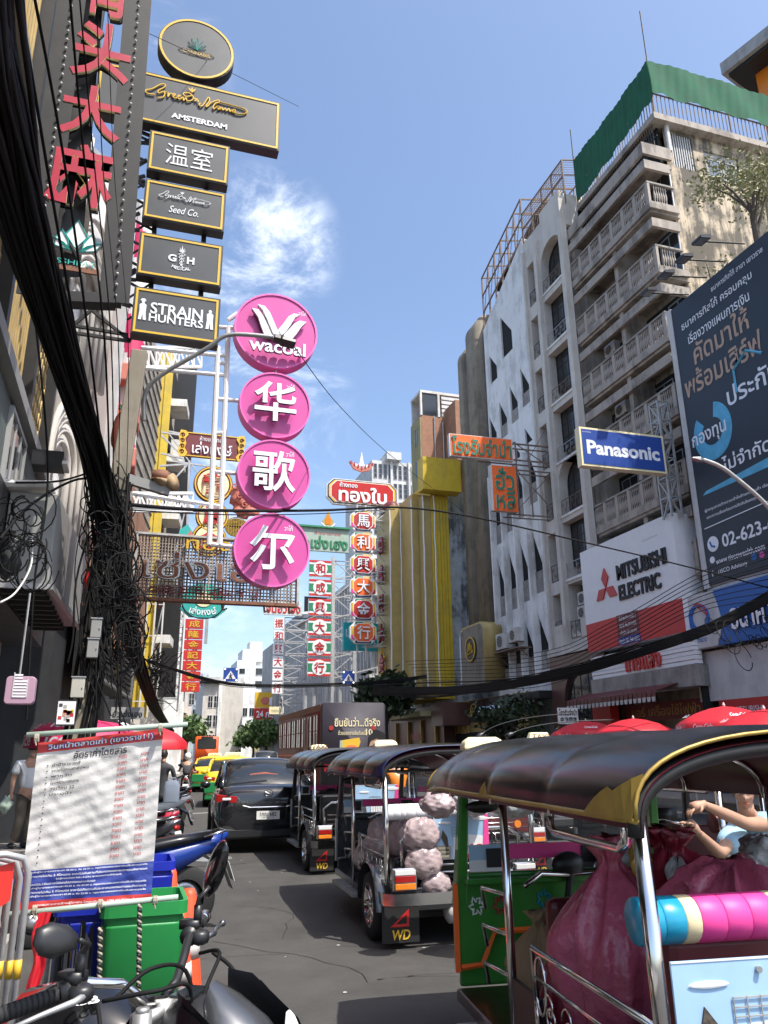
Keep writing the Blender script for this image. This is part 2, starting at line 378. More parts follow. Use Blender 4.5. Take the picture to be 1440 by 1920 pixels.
# -- lettering (default font)
_tc = {}
def glyphs(s, depth, bold, res=3, spacing=1.0, align='CENTER'):
 key = (s, depth, bold, res, spacing, align)
 if key in _tc: return _tc[key]
 cu = bpy.data.curves.new('t', 'FONT'); cu.body = s; cu.size = 1; cu.extrude = depth; cu.offset = bold; cu.resolution_u = res; cu.align_x = align; cu.space_character = spacing
 ob = bpy.data.objects.new('t', cu); me = ob.to_mesh()
 vs = [v.co.copy() for v in me.vertices]; fs = [tuple(p.vertices) for p in me.polygons]
 ob.to_mesh_clear(); bpy.data.objects.remove(ob); bpy.data.curves.remove(cu)
 _tc[key] = (vs, fs); return _tc[key]
def letters(b, s, cx, cz, w, h, y, m, depth=0.0, bold=0.0, side=None, slant=0.0, res=3, spacing=1.0, X=None, arc=None, align='c'):
 """adds lettering to builder b: fitted in a w x h box centred at (cx,cz) on the plane y, facing -y"""
 sc0 = 1.0
 vs, fs = glyphs(s, 0.5 if depth > 0 else 0.0, bold, res, spacing)
 if not vs: return
 x0 = min(v.x for v in vs); x1 = max(v.x for v in vs); y0 = min(v.y for v in vs); y1 = max(v.y for v in vs)
 W0 = max(x1 - x0, 1e-4); H0 = max(y1 - y0, 1e-4)
 if w is None: w = h * W0 / H0
 if h is None: h = w * H0 / W0
 sx = w / W0; sz = h / H0
 pts = []
 for v in vs:
  px = (v.x - (x0 + x1) / 2) * sx; pz = (v.y - (y0 + y1) / 2) * sz
  px += slant * pz
  if arc: 
   a = px / arc; px, pz = math.sin(a) * (arc + pz), math.cos(a) * (arc + pz) - arc
  pts.append((cx + px, y - (v.z + .5) * depth if depth else y, cz + pz))
 o = b.V(pts); keep = b.cur
 b.mat(m); mi = b.cur
 if side: b.mat(side); si = b.cur
 else: si = mi
 for f in fs:
  a, c, d = vs[f[0]], vs[f[1]], vs[f[2]]
  front = abs((c - a).cross(d - a).normalized().z) > .5 if (c - a).cross(d - a).length > 0 else True
  b.f.append(tuple(o + i for i in f)); b.m.append(mi if front else si)
 b.cur = keep
def text(parent, s, cx, cz, w, h, y, m, name='lettering', **k):
 b = mb(); letters(b, s, cx, cz, w, h, y, m, **k)
 return b.build(name, parent)
class Fr:
 pass
def quad4(TL, TR, BL, BR, Y=None, X=None, rot=0.0, P0=None):
 if P0 is None:
  mxp = (TL[0] + TR[0] + BL[0] + BR[0]) / 4; myp = (TL[1] + TR[1] + BL[1] + BR[1]) / 4
  P0 = AY(mxp, myp, Y) if Y is not None else AX(mxp, myp, X)
 p = [hit(*q, P0, rot) for q in (TL, TR, BL, BR)]
 ux = Vector((math.cos(rot), math.sin(rot), 0))
 f = Fr(); f.w = ((p[1] - p[0]).dot(ux) + (p[3] - p[2]).dot(ux)) / 2; f.h = ((p[0].z - p[2].z) + (p[1].z - p[3].z)) / 2
 f.c = (p[0] + p[1] + p[2] + p[3]) / 4; f.o = Vector((f.c.x, f.c.y, f.c.z - f.h / 2)); f.rot = rot
 return f
def rrect(w, h, r, n=5, cx=0, cz=0):
 pts = []
 for (sx, sz, a0) in ((1, 1, 0), (-1, 1, PI / 2), (-1, -1, PI), (1, -1, 1.5 * PI)):
  for i in range(n + 1): a = a0 + PI / 2 * i / n; pts.append((cx + sx * (w / 2 - r) + r * math.cos(a), cz + sz * (h / 2 - r) + r * math.sin(a)))
 return pts
def circ(r, n=32, cx=0, cz=0, rz=None): return [(cx + r * math.cos(2 * PI * i / n), cz + (rz or r) * math.sin(2 * PI * i / n)) for i in range(n)]
def ring(b, outer, inner, y0, y1):
 k = len(outer)
 for i in range(k):
  j = (i + 1) % k; a, c = outer[i], outer[j]; d, e = inner[j], inner[i]
  o = b.V([(a[0], y0, a[1]), (c[0], y0, c[1]), (d[0], y0, d[1]), (e[0], y0, e[1]), (a[0], y1, a[1]), (c[0], y1, c[1]), (d[0], y1, d[1]), (e[0], y1, e[1])])
  b.F((o, o + 1, o + 2, o + 3)); b.F((o + 1, o, o + 4, o + 5)); b.F((o + 3, o + 2, o + 6, o + 7))
def lattice(b, P, Q, dims, n, r, legs=4):
 P = Vector(P); Q = Vector(Q); A, B = Vector(dims[0]), Vector(dims[1]); cs = [Vector((0, 0, 0)), A, A + B, B]
 for c in cs: b.bar(P + c, Q + c, r * 1.3)
 for i in range(n):
  p = P.lerp(Q, i / n); q = P.lerp(Q, (i + 1) / n)
  for k in range(4):
   c0, c1 = cs[k], cs[(k + 1) % 4]
   b.bar(p + c0, q + c1, r) if (i + k) % 2 else b.bar(p + c1, q + c0, r)
   b.bar(q + c0, q + c1, r)
 return b
def facade(b, xs0, xs1, z0, z1, holes, y=0.0, depth=.25):
 """wall sheet in the x,z plane facing -y with rectangular openings and reveals"""
 xs = sorted({xs0, xs1, *[h[0] for h in holes], *[h[1] for h in holes]}); zs = sorted({z0, z1, *[h[2] for h in holes], *[h[3] for h in holes]})
 for i in range(len(xs) - 1):
  for j in range(len(zs) - 1):
   cx = (xs[i] + xs[i + 1]) / 2; cz = (zs[j] + zs[j + 1]) / 2
   if any(h[0] < cx < h[1] and h[2] < cz < h[3] for h in holes): continue
   b.face([(xs[i], y, zs[j]), (xs[i + 1], y, zs[j]), (xs[i + 1], y, zs[j + 1]), (xs[i], y, zs[j + 1])])
 for (a, c, d, e) in holes:
  y2 = y + depth
  b.face([(a, y, d), (a, y2, d), (a, y2, e), (a, y, e)]); b.face([(c, y, d), (c, y, e), (c, y2, e), (c, y2, d)])
  b.face([(a, y, d), (c, y, d), (c, y2, d), (a, y2, d)]); b.face([(a, y, e), (a, y2, e), (c, y2, e), (c, y, e)])
def RX(X, px=None): return 0
# -- THE SETTING
def struct(b, name, **k): o = b.build(name, **k); o['kind'] = 'structure'; return o
b = mb('asphalt'); b.face([(-400, -200, 0), (600, -200, 0), (600, 900, 0), (-400, 900, 0)]); struct(b, 'road')
def strip(pts_l, pts_r, z, m):
 b = mb(m)
 for i in range(len(pts_l) - 1): b.face([(*pts_l[i], z), (*pts_r[i], z), (*pts_r[i + 1], z), (*pts_l[i + 1], z)])
 return b
LK = [(-1.0, -8), (-.95, 4), (-.6, 12), (-.1, 20), (1.6, 40), (5.0, 70), (9.5, 100)]
b = mb('paver')
for (x0, y0), (x1, y1) in zip(LK, LK[1:]):
 b.face([(x0 - 12, y0, .14), (x0 - .15, y0, .14), (x1 - .15, y1, .14), (x1 - 12, y1, .14)])
pav = struct(b, 'pavement')
kerb_mesh = mb('concrete').box(0, .15, 0, .98, 0, .145).build('kerb_stone'); kerb_mesh['kind'] = 'structure'; first = True
for (x0, y0), (x1, y1) in zip(LK[1:], LK[2:5]):
 L = math.hypot(x1 - x0, y1 - y0); n = int(L)
 for i in range(n):
  o = kerb_mesh if first else kerb_mesh.copy()
  if not first: COL.objects.link(o)
  o.parent = pav; first = False
  t = i / n; o.location = (x0 + (x1 - x0) * t - .15, y0 + (y1 - y0) * t, random.uniform(-.006, .004)); o.rotation_euler = (0, 0, math.atan2(-(x1 - x0), y1 - y0))
  if 'kind' in o: del o['kind']
b = mb('paver'); b.box(15.6, 19.6, -10, 60, .0, .14); b.box(12.5, 19, 60, 110, 0, .14)
struct(b, 'far_pavement')
b = mb('paint_line')
def line(a, c, w):
 a = Vector((*a, .004)); c = Vector((*c, .004)); d = (c - a).normalized(); p = Vector((-d.y, d.x, 0)) * w / 2
 b.face([a - p, c - p, c + p, a + p])
q0, q1 = AZ(338, 1528), AZ(372, 1525); line((q0.x - .6, q0.y), (q1.x + .3, q1.y + .1), .12)
for k in range(6): y = 34 + k * 7; line((4.6 + k * .75, y), (4.9 + k * .75, y + 3), .13)
for k in range(7): y = 14 + k * 7; line((9.0, y), (9.0, y + 3), .13)
for k in range(9): line((3.9 + k * 1.0, 62), (3.95 + k * 1.0, 66), .55)
for k in range(7): y = 4 + k * 7; line((12.6, y), (12.6, y + 3), .13)
struct(b, 'road_markings')
b = mb('asphalt_patch')
for (x, y, w, l) in ((.9, 12.4, .9, 2.2), (3.6, 22, 1.6, 4), (2.3, 40, 3, 1.2)):
 b.face([(x, y, .0045), (x + w, y + .1, .0045), (x + w + .1, y + l, .0045), (x + .05, y + l, .0045)])
struct(b, 'road_patches')
b = mb('cable_black'); rr = random.Random(77)
for k in range(9):
 x, y = rr.uniform(.8, 4), rr.uniform(6, 24); a = rr.uniform(0, 6.28); pts = [(x, y)]
 for i in range(9): a += rr.uniform(-.5, .5); x += .22 * math.cos(a); y += .22 * math.sin(a); pts.append((x, y))
 for (ax, ay), (cx, cy) in zip(pts, pts[1:]): b.face([(ax, ay, .0035), (ax + .005, ay + .003, .0035), (cx + .005, cy + .003, .0035), (cx, cy, .0035)])
struct(b, 'road_cracks')
b = mb('paint_line')
for k in range(40): x, y = rr.uniform(.6, 3.2), rr.uniform(4.5, 18); r = rr.uniform(.008, .022); b.face([(x + r * math.cos(i * 1.25) * rr.uniform(.6, 1.2), y + r * math.sin(i * 1.25), .005) for i in range(5)])
struct(b, 'road_litter')['kind'] = 'stuff'
mh = mb('steel_rough'); mh.tube([(1.35, 13.2, .002), (1.35, 13.2, .012)], .33, 24); struct(mh, 'manhole_cover')
_wc = {}
def window(parent, cx, z0, w, h, y, frame='black_steel', glass='glass_dark', nx=2, nz=2, arch=False, t=.05):
 key = (round(w, 2), round(h, 2), frame, glass, nx, nz, arch)
 if key not in _wc:
  b = mb(frame); g = mb(glass)
  if arch:
   r = w / 2; out_ = [(-r, 0), (r, 0)] + [(r * math.cos(a), h - r + r * math.sin(a)) for a in [PI * i / 14 for i in range(15)]]
   inn = [(x * .93, .03 + (z - .03) * .97 if z > .01 else .05) for x, z in out_]
   ring(b, out_, inn, -.03, .03); g.prism(inn, 0.0, .02)
   for i in range(1, nx): x = -r + w * i / nx; top = h - r + math.sqrt(max(0, r * r - x * x)); b.box(x - .02, x + .02, -.02, .02, 0, top)
   for j in range(1, nz): b.box(-r, r, -.015, .015, (h - r) * j / (nz - 1) - .02, (h - r) * j / (nz - 1) + .02)
  else:
   for (a, c, d, e) in ((-w / 2, w / 2, 0, t), (-w / 2, w / 2, h - t, h), (-w / 2, -w / 2 + t, t, h - t), (w / 2 - t, w / 2, t, h - t)): b.box(a, c, -.03, .03, d, e)
   for i in range(1, nx): x = -w / 2 + w * i / nx; b.box(x - t * .4, x + t * .4, -.022, .022, t, h - t)
   for j in range(1, nz): zz = h * j / nz; b.box(-w / 2 + t, w / 2 - t, -.016, .016, zz - t * .35, zz + t * .35)
   g.box(-w / 2 + t * .5, w / 2 - t * .5, -.004, .006, t * .5, h - t * .5)
  a = b.build('window', parent); p = g.build('pane', a); _wc[key] = (a.data, p.data)
 else:
  a = bpy.data.objects.new('window', _wc[key][0]); COL.objects.link(a); a.parent = parent
  p = bpy.data.objects.new('pane', _wc[key][1]); COL.objects.link(p); p.parent = a
 a.location = (cx, y, z0); return a
def acunit(parent, x, y, z, s=1.0, name='air_conditioner'):
 b = mb('white_dirty'); b.box(-.4 * s, .4 * s, -.15 * s, .15 * s, 0, .58 * s); b.mat('black_steel'); b.tube([(-.1 * s, -.16 * s, .29 * s), (-.1 * s, -.152 * s, .29 * s)], .22 * s, 16)
 b.mat('white_dirty')
 for k in range(-3, 4): b.box(-.32 * s, .12 * s, -.175 * s, -.162 * s, (.29 + k * .06) * s, (.30 + k * .06) * s)
 b.mat('rust_steel'); b.box(-.35 * s, -.3 * s, -.2 * s, .2 * s, -.06, 0); b.box(.3 * s, .35 * s, -.2 * s, .2 * s, -.06, 0)
 o = b.build(name, parent); o.location = (x, y, z); return o
def scroll(b, cx, cz, r, y, th, flip=1, turns=1.3, n=16, X=None):
 b.tube([(cx + flip * r * (1 - i / n * .75) * math.cos(2 * PI * turns * i / n), y, cz + r * (1 - i / n * .75) * math.sin(2 * PI * turns * i / n)) for i in range(n + 1)], th, 4)
def grille(b, x0, x1, z0, z1, y, th=.018):
 for z in (z0, z1): b.bar((x0, y, z), (x1, y, z), th * 1.5)
 n = max(2, int((x1 - x0) / .35)); w = (x1 - x0) / n
 for i in range(n):
  c = x0 + (i + .5) * w; hh = (z1 - z0)
  scroll(b, c - w * .22, z0 + hh * .68, min(w, hh) * .24, y, th * .5); scroll(b, c + w * .2, z0 + hh * .3, min(w, hh) * .24, y, th * .5, -1); b.bar((x0 + i * w, y, z0), (x0 + i * w, y, z1), th)
 b.bar((x1, y, z0), (x1, y, z1), th)
XR = 19.0
# -- balcony apartment block
YM = 25.3
bal = thing('apartment_building', 'tall weathered beige apartment block with long concrete balconies and green netting on its roof', 'building', (XR, YM, 0), -PI / 2)
LXB = lambda Y: YM - Y
xa, xb = LXB(28.4), LXB(22.22)
b = mb('taupe'); b.box(xa, xb - .8, 1.45, 9, 0, 28.0)
b.build('wall', bal)
b = mb('beige_wall'); facade_holes = [(.9, 2.0, 26.15, 27.75), (2.7, 4.1, 26.1, 27.4)]
o = b; o.X = Matrix.Translation((xb - .25, 1.45, 0)) @ Matrix.Rotation(PI / 2, 4, 'Z')
facade(b, 0, 16, 0, 28.0, [(.35, 1.5, 26.0, 27.8), (2.1, 4.0, 25.75, 27.3), (6.5, 8, 25.4, 27)], 0, .2)
endw = b.build('end_wall', bal)
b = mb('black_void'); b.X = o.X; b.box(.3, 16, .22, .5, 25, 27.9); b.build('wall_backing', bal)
ew = bpy.data.objects.new('end_bay', None); COL.objects.link(ew); ew.parent = bal; ew.location = (xb - .25, 1.45, 0); ew.rotation_euler = (0, 0, PI / 2)
b = mb('lightgrey_wall')
for k in range(9): b.bar((.42 + k * .125, .05, 26.0), (.42 + k * .125, .05, 27.8), .05)
b.build('window_bars', ew)
window(ew, 2.62, 25.95, .85, 1.1, .1, 'grey_wall', 'glass_blue', 1, 1, t=.1); window(ew, 3.5, 25.95, .85, 1.1, .1, 'grey_wall', 'glass_blue', 1, 1, t=.1)
window(ew, 7.2, 25.5, 1.3, 1.3, .1, 'grey_wall', 'glass_dark', 2, 1)
b = mb('grey_wall'); b.box(2.15, 3.97, .06, .12, 27.05, 27.28); b.build('window_panel', ew)
b = mb('white_dirty'); b.cyl((.12, -.12, 26.6), (.12, -.12, 28), .11, 10); b.mat('grey_wall'); b.cyl((5.2, -.08, 3), (5.2, -.08, 27), .06, 8); b.build('downpipe', ew)
slab_mesh = None
def band(z0, z1, out_, name, y1=1.5):
 b = mb('taupe'); b.box(xa + .02, xb + .0, -out_, .14 - out_, z0, z1)
 b.box(xb - .14, xb, .14 - out_, y1, z0, z1); return b.build(name, bal)
posts = None
for k in range(8):
 zt = 24.58 - 3.15 * k
 if zt < 6: break
 b = mb('taupe'); b.box(xa + .02, xb - .12, .1, 1.6, zt - 1.45, zt - 1.22); b.build('floor_slab', bal)
 band(zt - 1.33, zt - 1.0, 0, 'slab_edge'); band(zt - 2.26, zt - 1.84, .0, 'sunshade_beam', 1.4)
 b = mb('concrete'); b.box(xa, xb, 0, .12, zt - .08, zt); b.box(xb - .12, xb, .12, 1.4, zt - .08, zt); b.build('handrail', bal)
 if posts is None:
  b = mb('taupe'); b.box(-.09, .09, .01, .13, 0, .92); pm = b.build('baluster_post', bal); posts = pm; pm.location = (xb - .1, 0, zt - 1.0)
  b = mb('taupe')
  for i in range(6):
   x = .13 + i * .115; b.lathe([(.018, 0), (.035, .05), (.018, .12), (.045, .30), (.05, .42), (.02, .62), (.018, .7), (.035, .78), (.018, .92)], (x, .07, 0), 6)
  bm_ = b.build('balusters', bal); bm_.location = (xb - .2 - .78, 0, zt - 1.0); bmesh_ = bm_.data
 npan = 7
 for i in range(npan):
  x = xb - .1 - i * (xb - xa) / npan
  if not (k == 0 and i == 0):
   o = posts.copy(); COL.objects.link(o); o.parent = bal; o.location = (x, 0, zt - 1.0)
   o = bpy.data.objects.new('balusters', bmesh_); COL.objects.link(o); o.parent = bal; o.location = (x - .1 - .78, 0, zt - 1.0)
 o = bpy.data.objects.new('balusters', bmesh_); COL.objects.link(o); o.parent = bal; o.location = (xb - .01, .25, zt - 1.0); o.rotation_euler = (0, 0, PI / 2)
 b = mb('taupe'); 
 b.box(xa + 3.1, xa + 3.35, .2, 1.45, zt - 3.0, zt - 1.46)
 b.build('partition_wall', bal)
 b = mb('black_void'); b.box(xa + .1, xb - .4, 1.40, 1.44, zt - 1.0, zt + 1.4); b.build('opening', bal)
 for i in range(4): window(bal, xa + 1.0 + i * 1.5, zt - .95, 1.2, 2.1, 1.34, 'steel_rough', 'glass_dark', 2, 2)
 if k in (1, 2, 4, 5): acunit(bal, xa + 1.2 + k * .3, .8, zt - 2.0 - .55)
b = mb('taupe'); b.box(xa, xb, 0, .12, 26.02, 26.62); b.box(xb - .12, xb, .12, 1.5, 26.02, 26.62); b.box(xa, xb - .1, .1, 1.5, 25.6, 25.75); b.box(xa, xb + .001, -.001, .14, 25.26, 25.7); b.box(xb - .14, xb + .001, .14, 1.3, 25.26, 25.7); b.build('parapet', bal)
b = mb('taupe'); b.box(xa - .2, xb + .15, .75, 9, 28.0, 28.32); b.build('roof', bal)
b = mb('black_steel')
for i in range(40): x = xa + .2 + i * (xb - xa - .3) / 40; b.bar((x, .9, 26.62), (x, .9, 28.0), .035)
b.bar((xa, .9, 27.2), (xb, .9, 27.2), .04); b.build('window_bars', bal)
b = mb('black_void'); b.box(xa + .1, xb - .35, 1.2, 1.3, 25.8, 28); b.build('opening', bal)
b = mb('rust_steel')
for i in range(34): x = xa + i * (xb - xa) / 33; b.bar((x, .85, 28.3), (x, .85, 29.4), .03)
for i in range(60): y = .85 + i * .22; b.bar((xb + .1, y, 28.3), (xb + .1, y, 29.4), .03)
b.bar((xa, .85, 29.4), (xb + .1, .85, 29.4), .05); b.bar((xb + .1, .85, 29.4), (xb + .1, 14, 29.4), .05)
for x, y in ((xb + .1, .85), (xa, .85), (xb + .1, 5), (xb + .1, 9)): b.bar((x, y, 28.3), (x, y, 31.4), .06)
b.build('roof_railing', bal)
b = mb('green_net')
def netf(u, v):
 if u < .4: x = xa + (xb + .1 - xa) * u / .4; y = .78; lo = 29.0 - .6 * (1 - u / .4)
 else: x = xb + .18; y = .78 + (u - .4) / .6 * 14; lo = 29.35 + .05 * math.sin((u - .4) * 90)
 hi = 31.15 - .1 * math.sin(u * 9); w = .016 * math.sin(u * 310 + 2 * v) + .03 * math.sin(u * 57 - 3 * v) + .012 * math.sin(u * 171 + 5 * v)
 z = hi + (lo - hi) * v + .05 * math.sin(u * 90) * v
 return (x + (w if u >= .4 else 0), y + (w if u < .4 else 0), z)
b.grid(netf, 420, 8); b.build('shade_net', bal, smooth=True)
b = mb('black_steel'); b.cyl((xb + .1, .85, 31), (xb + .1, .85, 34.2), .03, 6); b.cyl((xa - .05, .85, 30.5), (xa - .05, .85, 33.2), .03, 6); b.build('antenna', bal)
# -- arched window block
YM2 = 30.65
ar = thing('shophouse_building', 'cream block with arched windows and wrought iron balconies left of the beige balcony block', 'building', (XR, YM2, 0), -PI / 2)
lx = lambda Y: YM2 - Y
x0, x1 = lx(32.9), lx(28.42)
tops = [27.3, 24.1, 20.95, 17.78, 15.05, 11.95, 8.95]; arched = (0, 4)
holes = []; w0, w1, n0, n1 = lx(31.15), lx(28.98), lx(32.6), lx(31.5)
for k, t in enumerate(tops):
 holes.append((w0, w1, t - 2.85 if k < 6 else t - 2.2, t)); holes.append((n0, n1, t - 3.1 + .45 if k < 6 else t - 2.4, t - .25 if k else t - .1))
b = mb('cream_wall'); facade(b, x0, x1, 5.7, 28.9, holes, 0, .75); b.box(x0, x1, .76, 8, 0, 28.4)
b.box(lx(31.45) - .05, lx(31.2) , -.22, 0, 6.0, 28.0); b.box(x1 - .38, x1 - .05, -.3, 0, 6.4, 28.6); b.box(x0, x0 + .15, -.15, 0, 6, 28.3)
b.face([(x1, 0, 28.9), (x1, 8, 28.9), (x1, 8, 27), (x1, 0, 27)]); b.box(x0 + 2, x1 - .5, .01, .3, 28.9, 29.5)
b.box(x0, x1, -.35, 0, 5.75, 6.05); b.build('wall', ar)
for k, t in enumerate(tops):
 if k < 6:
  zb = t - 2.85
  b = mb('cream_wall')
  if k in arched:
   r = (w1 - w0) / 2; n = 12; cx = (w0 + w1) / 2
   for sgn in (-1, 1):
    pts = [(cx + sgn * r, t)] + [(cx + sgn * r * math.cos(a), t - r + r * math.sin(a)) for a in [PI / 2 * i / n for i in range(n + 1)]]
    if sgn < 0: pts = pts[::-1]
    b.prism(pts, .0, .5)
   b.build('arch_spandrel', ar); window(ar, cx, zb + .1, w1 - w0, 2.7, .5, 'black_steel', 'glass_dark', 4, 3, arch=True)
  else:
   window(ar, (w0 + w1) / 2, zb + .75, w1 - w0 - .02, 2.08, .45, 'black_steel', 'glass_dark', 4, 3)
   b.box(w0, w1, .05, .6, zb, zb + .1); b.build('window_sill', ar)
  b = mb('steel_rough' if k % 2 else 'rust_steel'); grille(b, w0 + .05, w1 - .05, zb + .12, zb + .85, .02); b.build('balcony_grille', ar)
  b = mb('white_wall'); b.box(w0 - .03, w1 + .03, -.06, .04, zb - .02, zb + .1); b.build('balcony_ledge', ar)
 zb = t - 3.1 + .45 if k < 6 else t - 2.4
 b = mb('black_steel'); grille(b, n0 + .03, n1 - .03, zb + .05, zb + .85, .06); b.build('balcony_grille', ar)
 b = mb('glass_dark'); b.box(n0, n1, .72, .74, zb, zb + 2.7); b.build('opening', ar)
b = mb('black_void'); b.box(w0, w1, .72, .745, 6.7, 9.0); b.build('opening', ar)
window(ar, w1 - .7, 6.8, 1.0, 1.7, .7, 'black_steel', 'glass_dark', 2, 2, arch=True)
b = mb('cream_wall'); b.box(w0 + .9, w0 + 1.5, -.05, .3, 6.4, 7.2); b.box(w0 - .9, w0 - .2, -.35, 0, 6.05, 7.1); b.build('balcony_wall', ar)
b = mb('black_steel'); grille(b, w0 + .05, w0 + .85, 6.45, 7.2, -.02); grille(b, w0 + 1.55, w1, 6.45, 7.4, .1); b.build('balcony_grille', ar)
acunit(ar, w0 + .8, .3, 7.25); acunit(ar, w0 + .85, .35, 7.9)
# maroon street level with big arched window
b = mb('maroon_tile'); b.box(x0, x1 + .1, .3, 1, 0, 5.75)
r = 1.55; cx = lx(30.3); n = 16
outer = [(x0, 0), (x0, 5.7), (x1 + .1, 5.7), (x1 + .1, 0)]
hole = [(cx + r * math.cos(a), 3.4 + r * 1.15 * math.sin(a)) for a in [PI * i / n for i in range(n + 1)]]
pts = [(x1 + .1, 2.2), (x1 + .1, 5.7), (x0, 5.7), (x0, 2.2), (cx - r, 2.2)] + hole[::-1] + [(cx + r, 2.2)]
b.prism(pts, -.25, -.02); b.build('tiled_wall', ar)
window(ar, cx, 2.2, 2 * r, 2.75, -.06, 'black_steel', 'glass_dark', 5, 4, arch=True)
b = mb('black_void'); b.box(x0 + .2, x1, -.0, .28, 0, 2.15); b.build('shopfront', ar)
text(ar, 'โรงรับจำนำฮั่วหลี', cx - .1, 2.35, 4.2, .55, -.30, 'gold_dim', depth=.04)
# rooftop mesh cage
b = mb('rust_steel')
for i in range(5):
 x = x0 + i * (x1 - x0) / 4
 b.bar((x, .1, 28.3), (x, .1, 31.0), .07); b.bar((x, .1, 31.0), (x, 2.2, 31.5), .06); b.bar((x, 2.2, 28.3), (x, 2.2, 31.5), .06)
for z in (29.0, 30, 31.0): b.bar((x0, .1, z), (x1, .1, z), .06)
b.bar((x0, 2.2, 31.5), (x1, 2.2, 31.5), .06)
for i in range(26): x = x0 + i * (x1 - x0) / 25; b.bar((x, .12, 28.4), (x, .12, 31), .018)
for i in range(14): z = 28.4 + i * .19; b.bar((x0, .12, z), (x1, .12, z), .016)
for i in range(26): x = x0 + i * (x1 - x0) / 25; b.bar((x, .12, 31), (x, 2.2, 31.5), .018)
b.build('roof_cage', ar)
# -- white folded block with triangular openings
YM3 = 35.7
tr = thing('office_building', 'white folded concrete block with rows of triangular window openings', 'building', (XR, YM3, 0), -PI / 2)
lx = lambda Y: YM3 - Y
x0, x1 = lx(38.45), lx(32.92); W_ = x1 - x0
holes = []; tri = []
cw = W_ / 4
rows = [(17.6, 2.0, (0, 1, 2, 3), 'd'), (14.1, 1.9, (2, 3), 'd'), (10.2, 3.0, (0, 1, 2, 3), 'f'), (6.4, 2.2, (0, 1, 2, 3), 'f'), (3.2, 2.2, (0, 1, 2, 3), 'f')]
rows = [(18.3, 2.4), (12.7, 3.4), (8.6, 3.4), (4.8, 2.9)]
for r_, (zb, hh) in enumerate(rows):
 for c in range(4):
  off = (0, .35, .7, 1.1)[c] * (1 if r_ < 2 else .45)
  a = x0 + c * cw + .12; e = a + cw * .62
  holes.append((a, e, zb + off, zb + off + hh))
holes += [(x0 + .6, x0 + 1.5, 22.6, 24.5), (x0 + 2.3, x0 + 3.6, 23.4, 26.2), (x0 + 3.1, x0 + 3.9, 15.9, 17.6), (x0 + 4.3, x0 + 5.1, 16.4, 18.2)]
b = mb('white_wall'); facade(b, x0, x1, 4.3, 26.2, holes, 0, .1)
for h in holes:
 b.prism([(h[0], h[3]), (h[1], h[3] ), (h[1], h[2] + (h[3] - h[2]) * .42)][::-1], -.005, .1)
for c in range(4): b.box(x0 + c * cw - .04, x0 + c * cw + .1, -.28, -.0, 4.3, 16.8)
pts = [(x0, 26.2), (x0, 26.6), (x1, 29.4), (x1, 26.2)]; b.prism(pts[::-1], 0, .4)
b.box(x0 - .01, x1, 1.02, 8, 0, 26); b.build('wall', tr)
b = mb('concrete')
for h in holes[:16]: b.box(h[0] - .01, h[1] + .01, .05, .1, h[2], h[2] + (h[3] - h[2]) * .33)
b.build('inner_parapet', tr)
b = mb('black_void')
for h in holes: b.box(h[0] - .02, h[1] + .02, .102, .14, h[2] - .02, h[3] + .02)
b.build('opening', tr)  # black panels close the triangles, painted dark for the shade inside
b = mb('black_steel'); b.box(x0, x1, -.9, 0, 3.9, 4.25); b.build('canopy', tr)
acunit(tr, x0 + 1.5, -.25, 15.0); acunit(tr, x0 + 1.3, -.45, 6.7, 1.4); acunit(tr, x0 + 2.7, -.45, 6.9, 1.2)
b = mb('rust_steel'); b.box(x0 + .7, x0 + 3.6, -.85, -.1, 6.5, 6.56); b.bar((x0 + .8, -.8, 6.5), (x0 + .8, 0, 5.9), .04); b.bar((x0 + 3.5, -.8, 6.5), (x0 + 3.5, 0, 5.9), .04); b.build('bracket_shelf', tr)
b = mb('rust_steel')
for i in range(7):
 x = x0 + i * (x1 - x0) / 6; zt = 30.4 + .28 * i
 b.bar((x, .1, 26.0 + .45 * i), (x, .1, zt), .08); b.bar((x, .1, zt), (x, 2.4, zt + .5), .07); b.bar((x, 2.4, 26), (x, 2.4, zt + .5), .07)
for z in (.0, -1.3, -2.5): b.bar((x0, .1, 30.4 + z), (x1, .1, 32.1 + z), .07)
for i in range(6): x = x0 + (i + .5) * (x1 - x0) / 6; b.bar((x - .4, .1, 27.6 + .3 * i), (x + .4, .1, 30.4 + .28 * i), .035)
b.build('roof_trellis', tr)
b = mb('concrete'); b.box(x0 + .3, x1, 2.5, 6, 26, 30.5); b.mat('black_steel'); b.prismf([(x0 - 1.2, 30.5), (x1, 32.3), (x1, 32.4), (x0 - 1.2, 30.6)], lambda x, z: (x, 1.6, z), lambda x, z: (x, 6, z)); b.build('roof_shed', tr)
# -- brown ribbed block with rounded top
YM4 = 40.5
br = thing('office_building', 'brown ribbed concrete block with a rounded top left of the white folded block', 'building', (XR, YM4, 0), -PI / 2)
lx = lambda Y: YM4 - Y
x0, x1 = lx(42.6), lx(38.47)
b = mb('brown_conc')
def ribprof(y0, ztop, zlow):
 pr_ = [(y0, zlow), (y0, ztop - 1.2)] + [(y0 + 1.2 - 1.2 * math.cos(a), ztop - 1.2 + 1.2 * math.sin(a)) for a in [PI / 2 * i / 6 for i in range(1, 7)]] + [(8, ztop), (8, zlow)]
 return pr_
for i, (a, c, y0, zt) in enumerate(((x0, x0 + .75, .0, 27.6), (x0 + .78, x0 + 1.5, .35, 27.9), (x0 + 1.53, x0 + 3.0, -.05, 28.6), (x0 + 3.03, x1, .5, 28.2))):
 p_ = ribprof(y0, zt, 8.4 if i > 1 else 5); b.prismf(p_, lambda y, z, a=a: (a, y, z), lambda y, z, c=c: (c, y, z))
b.build('wall', br, smooth=math.radians(30))
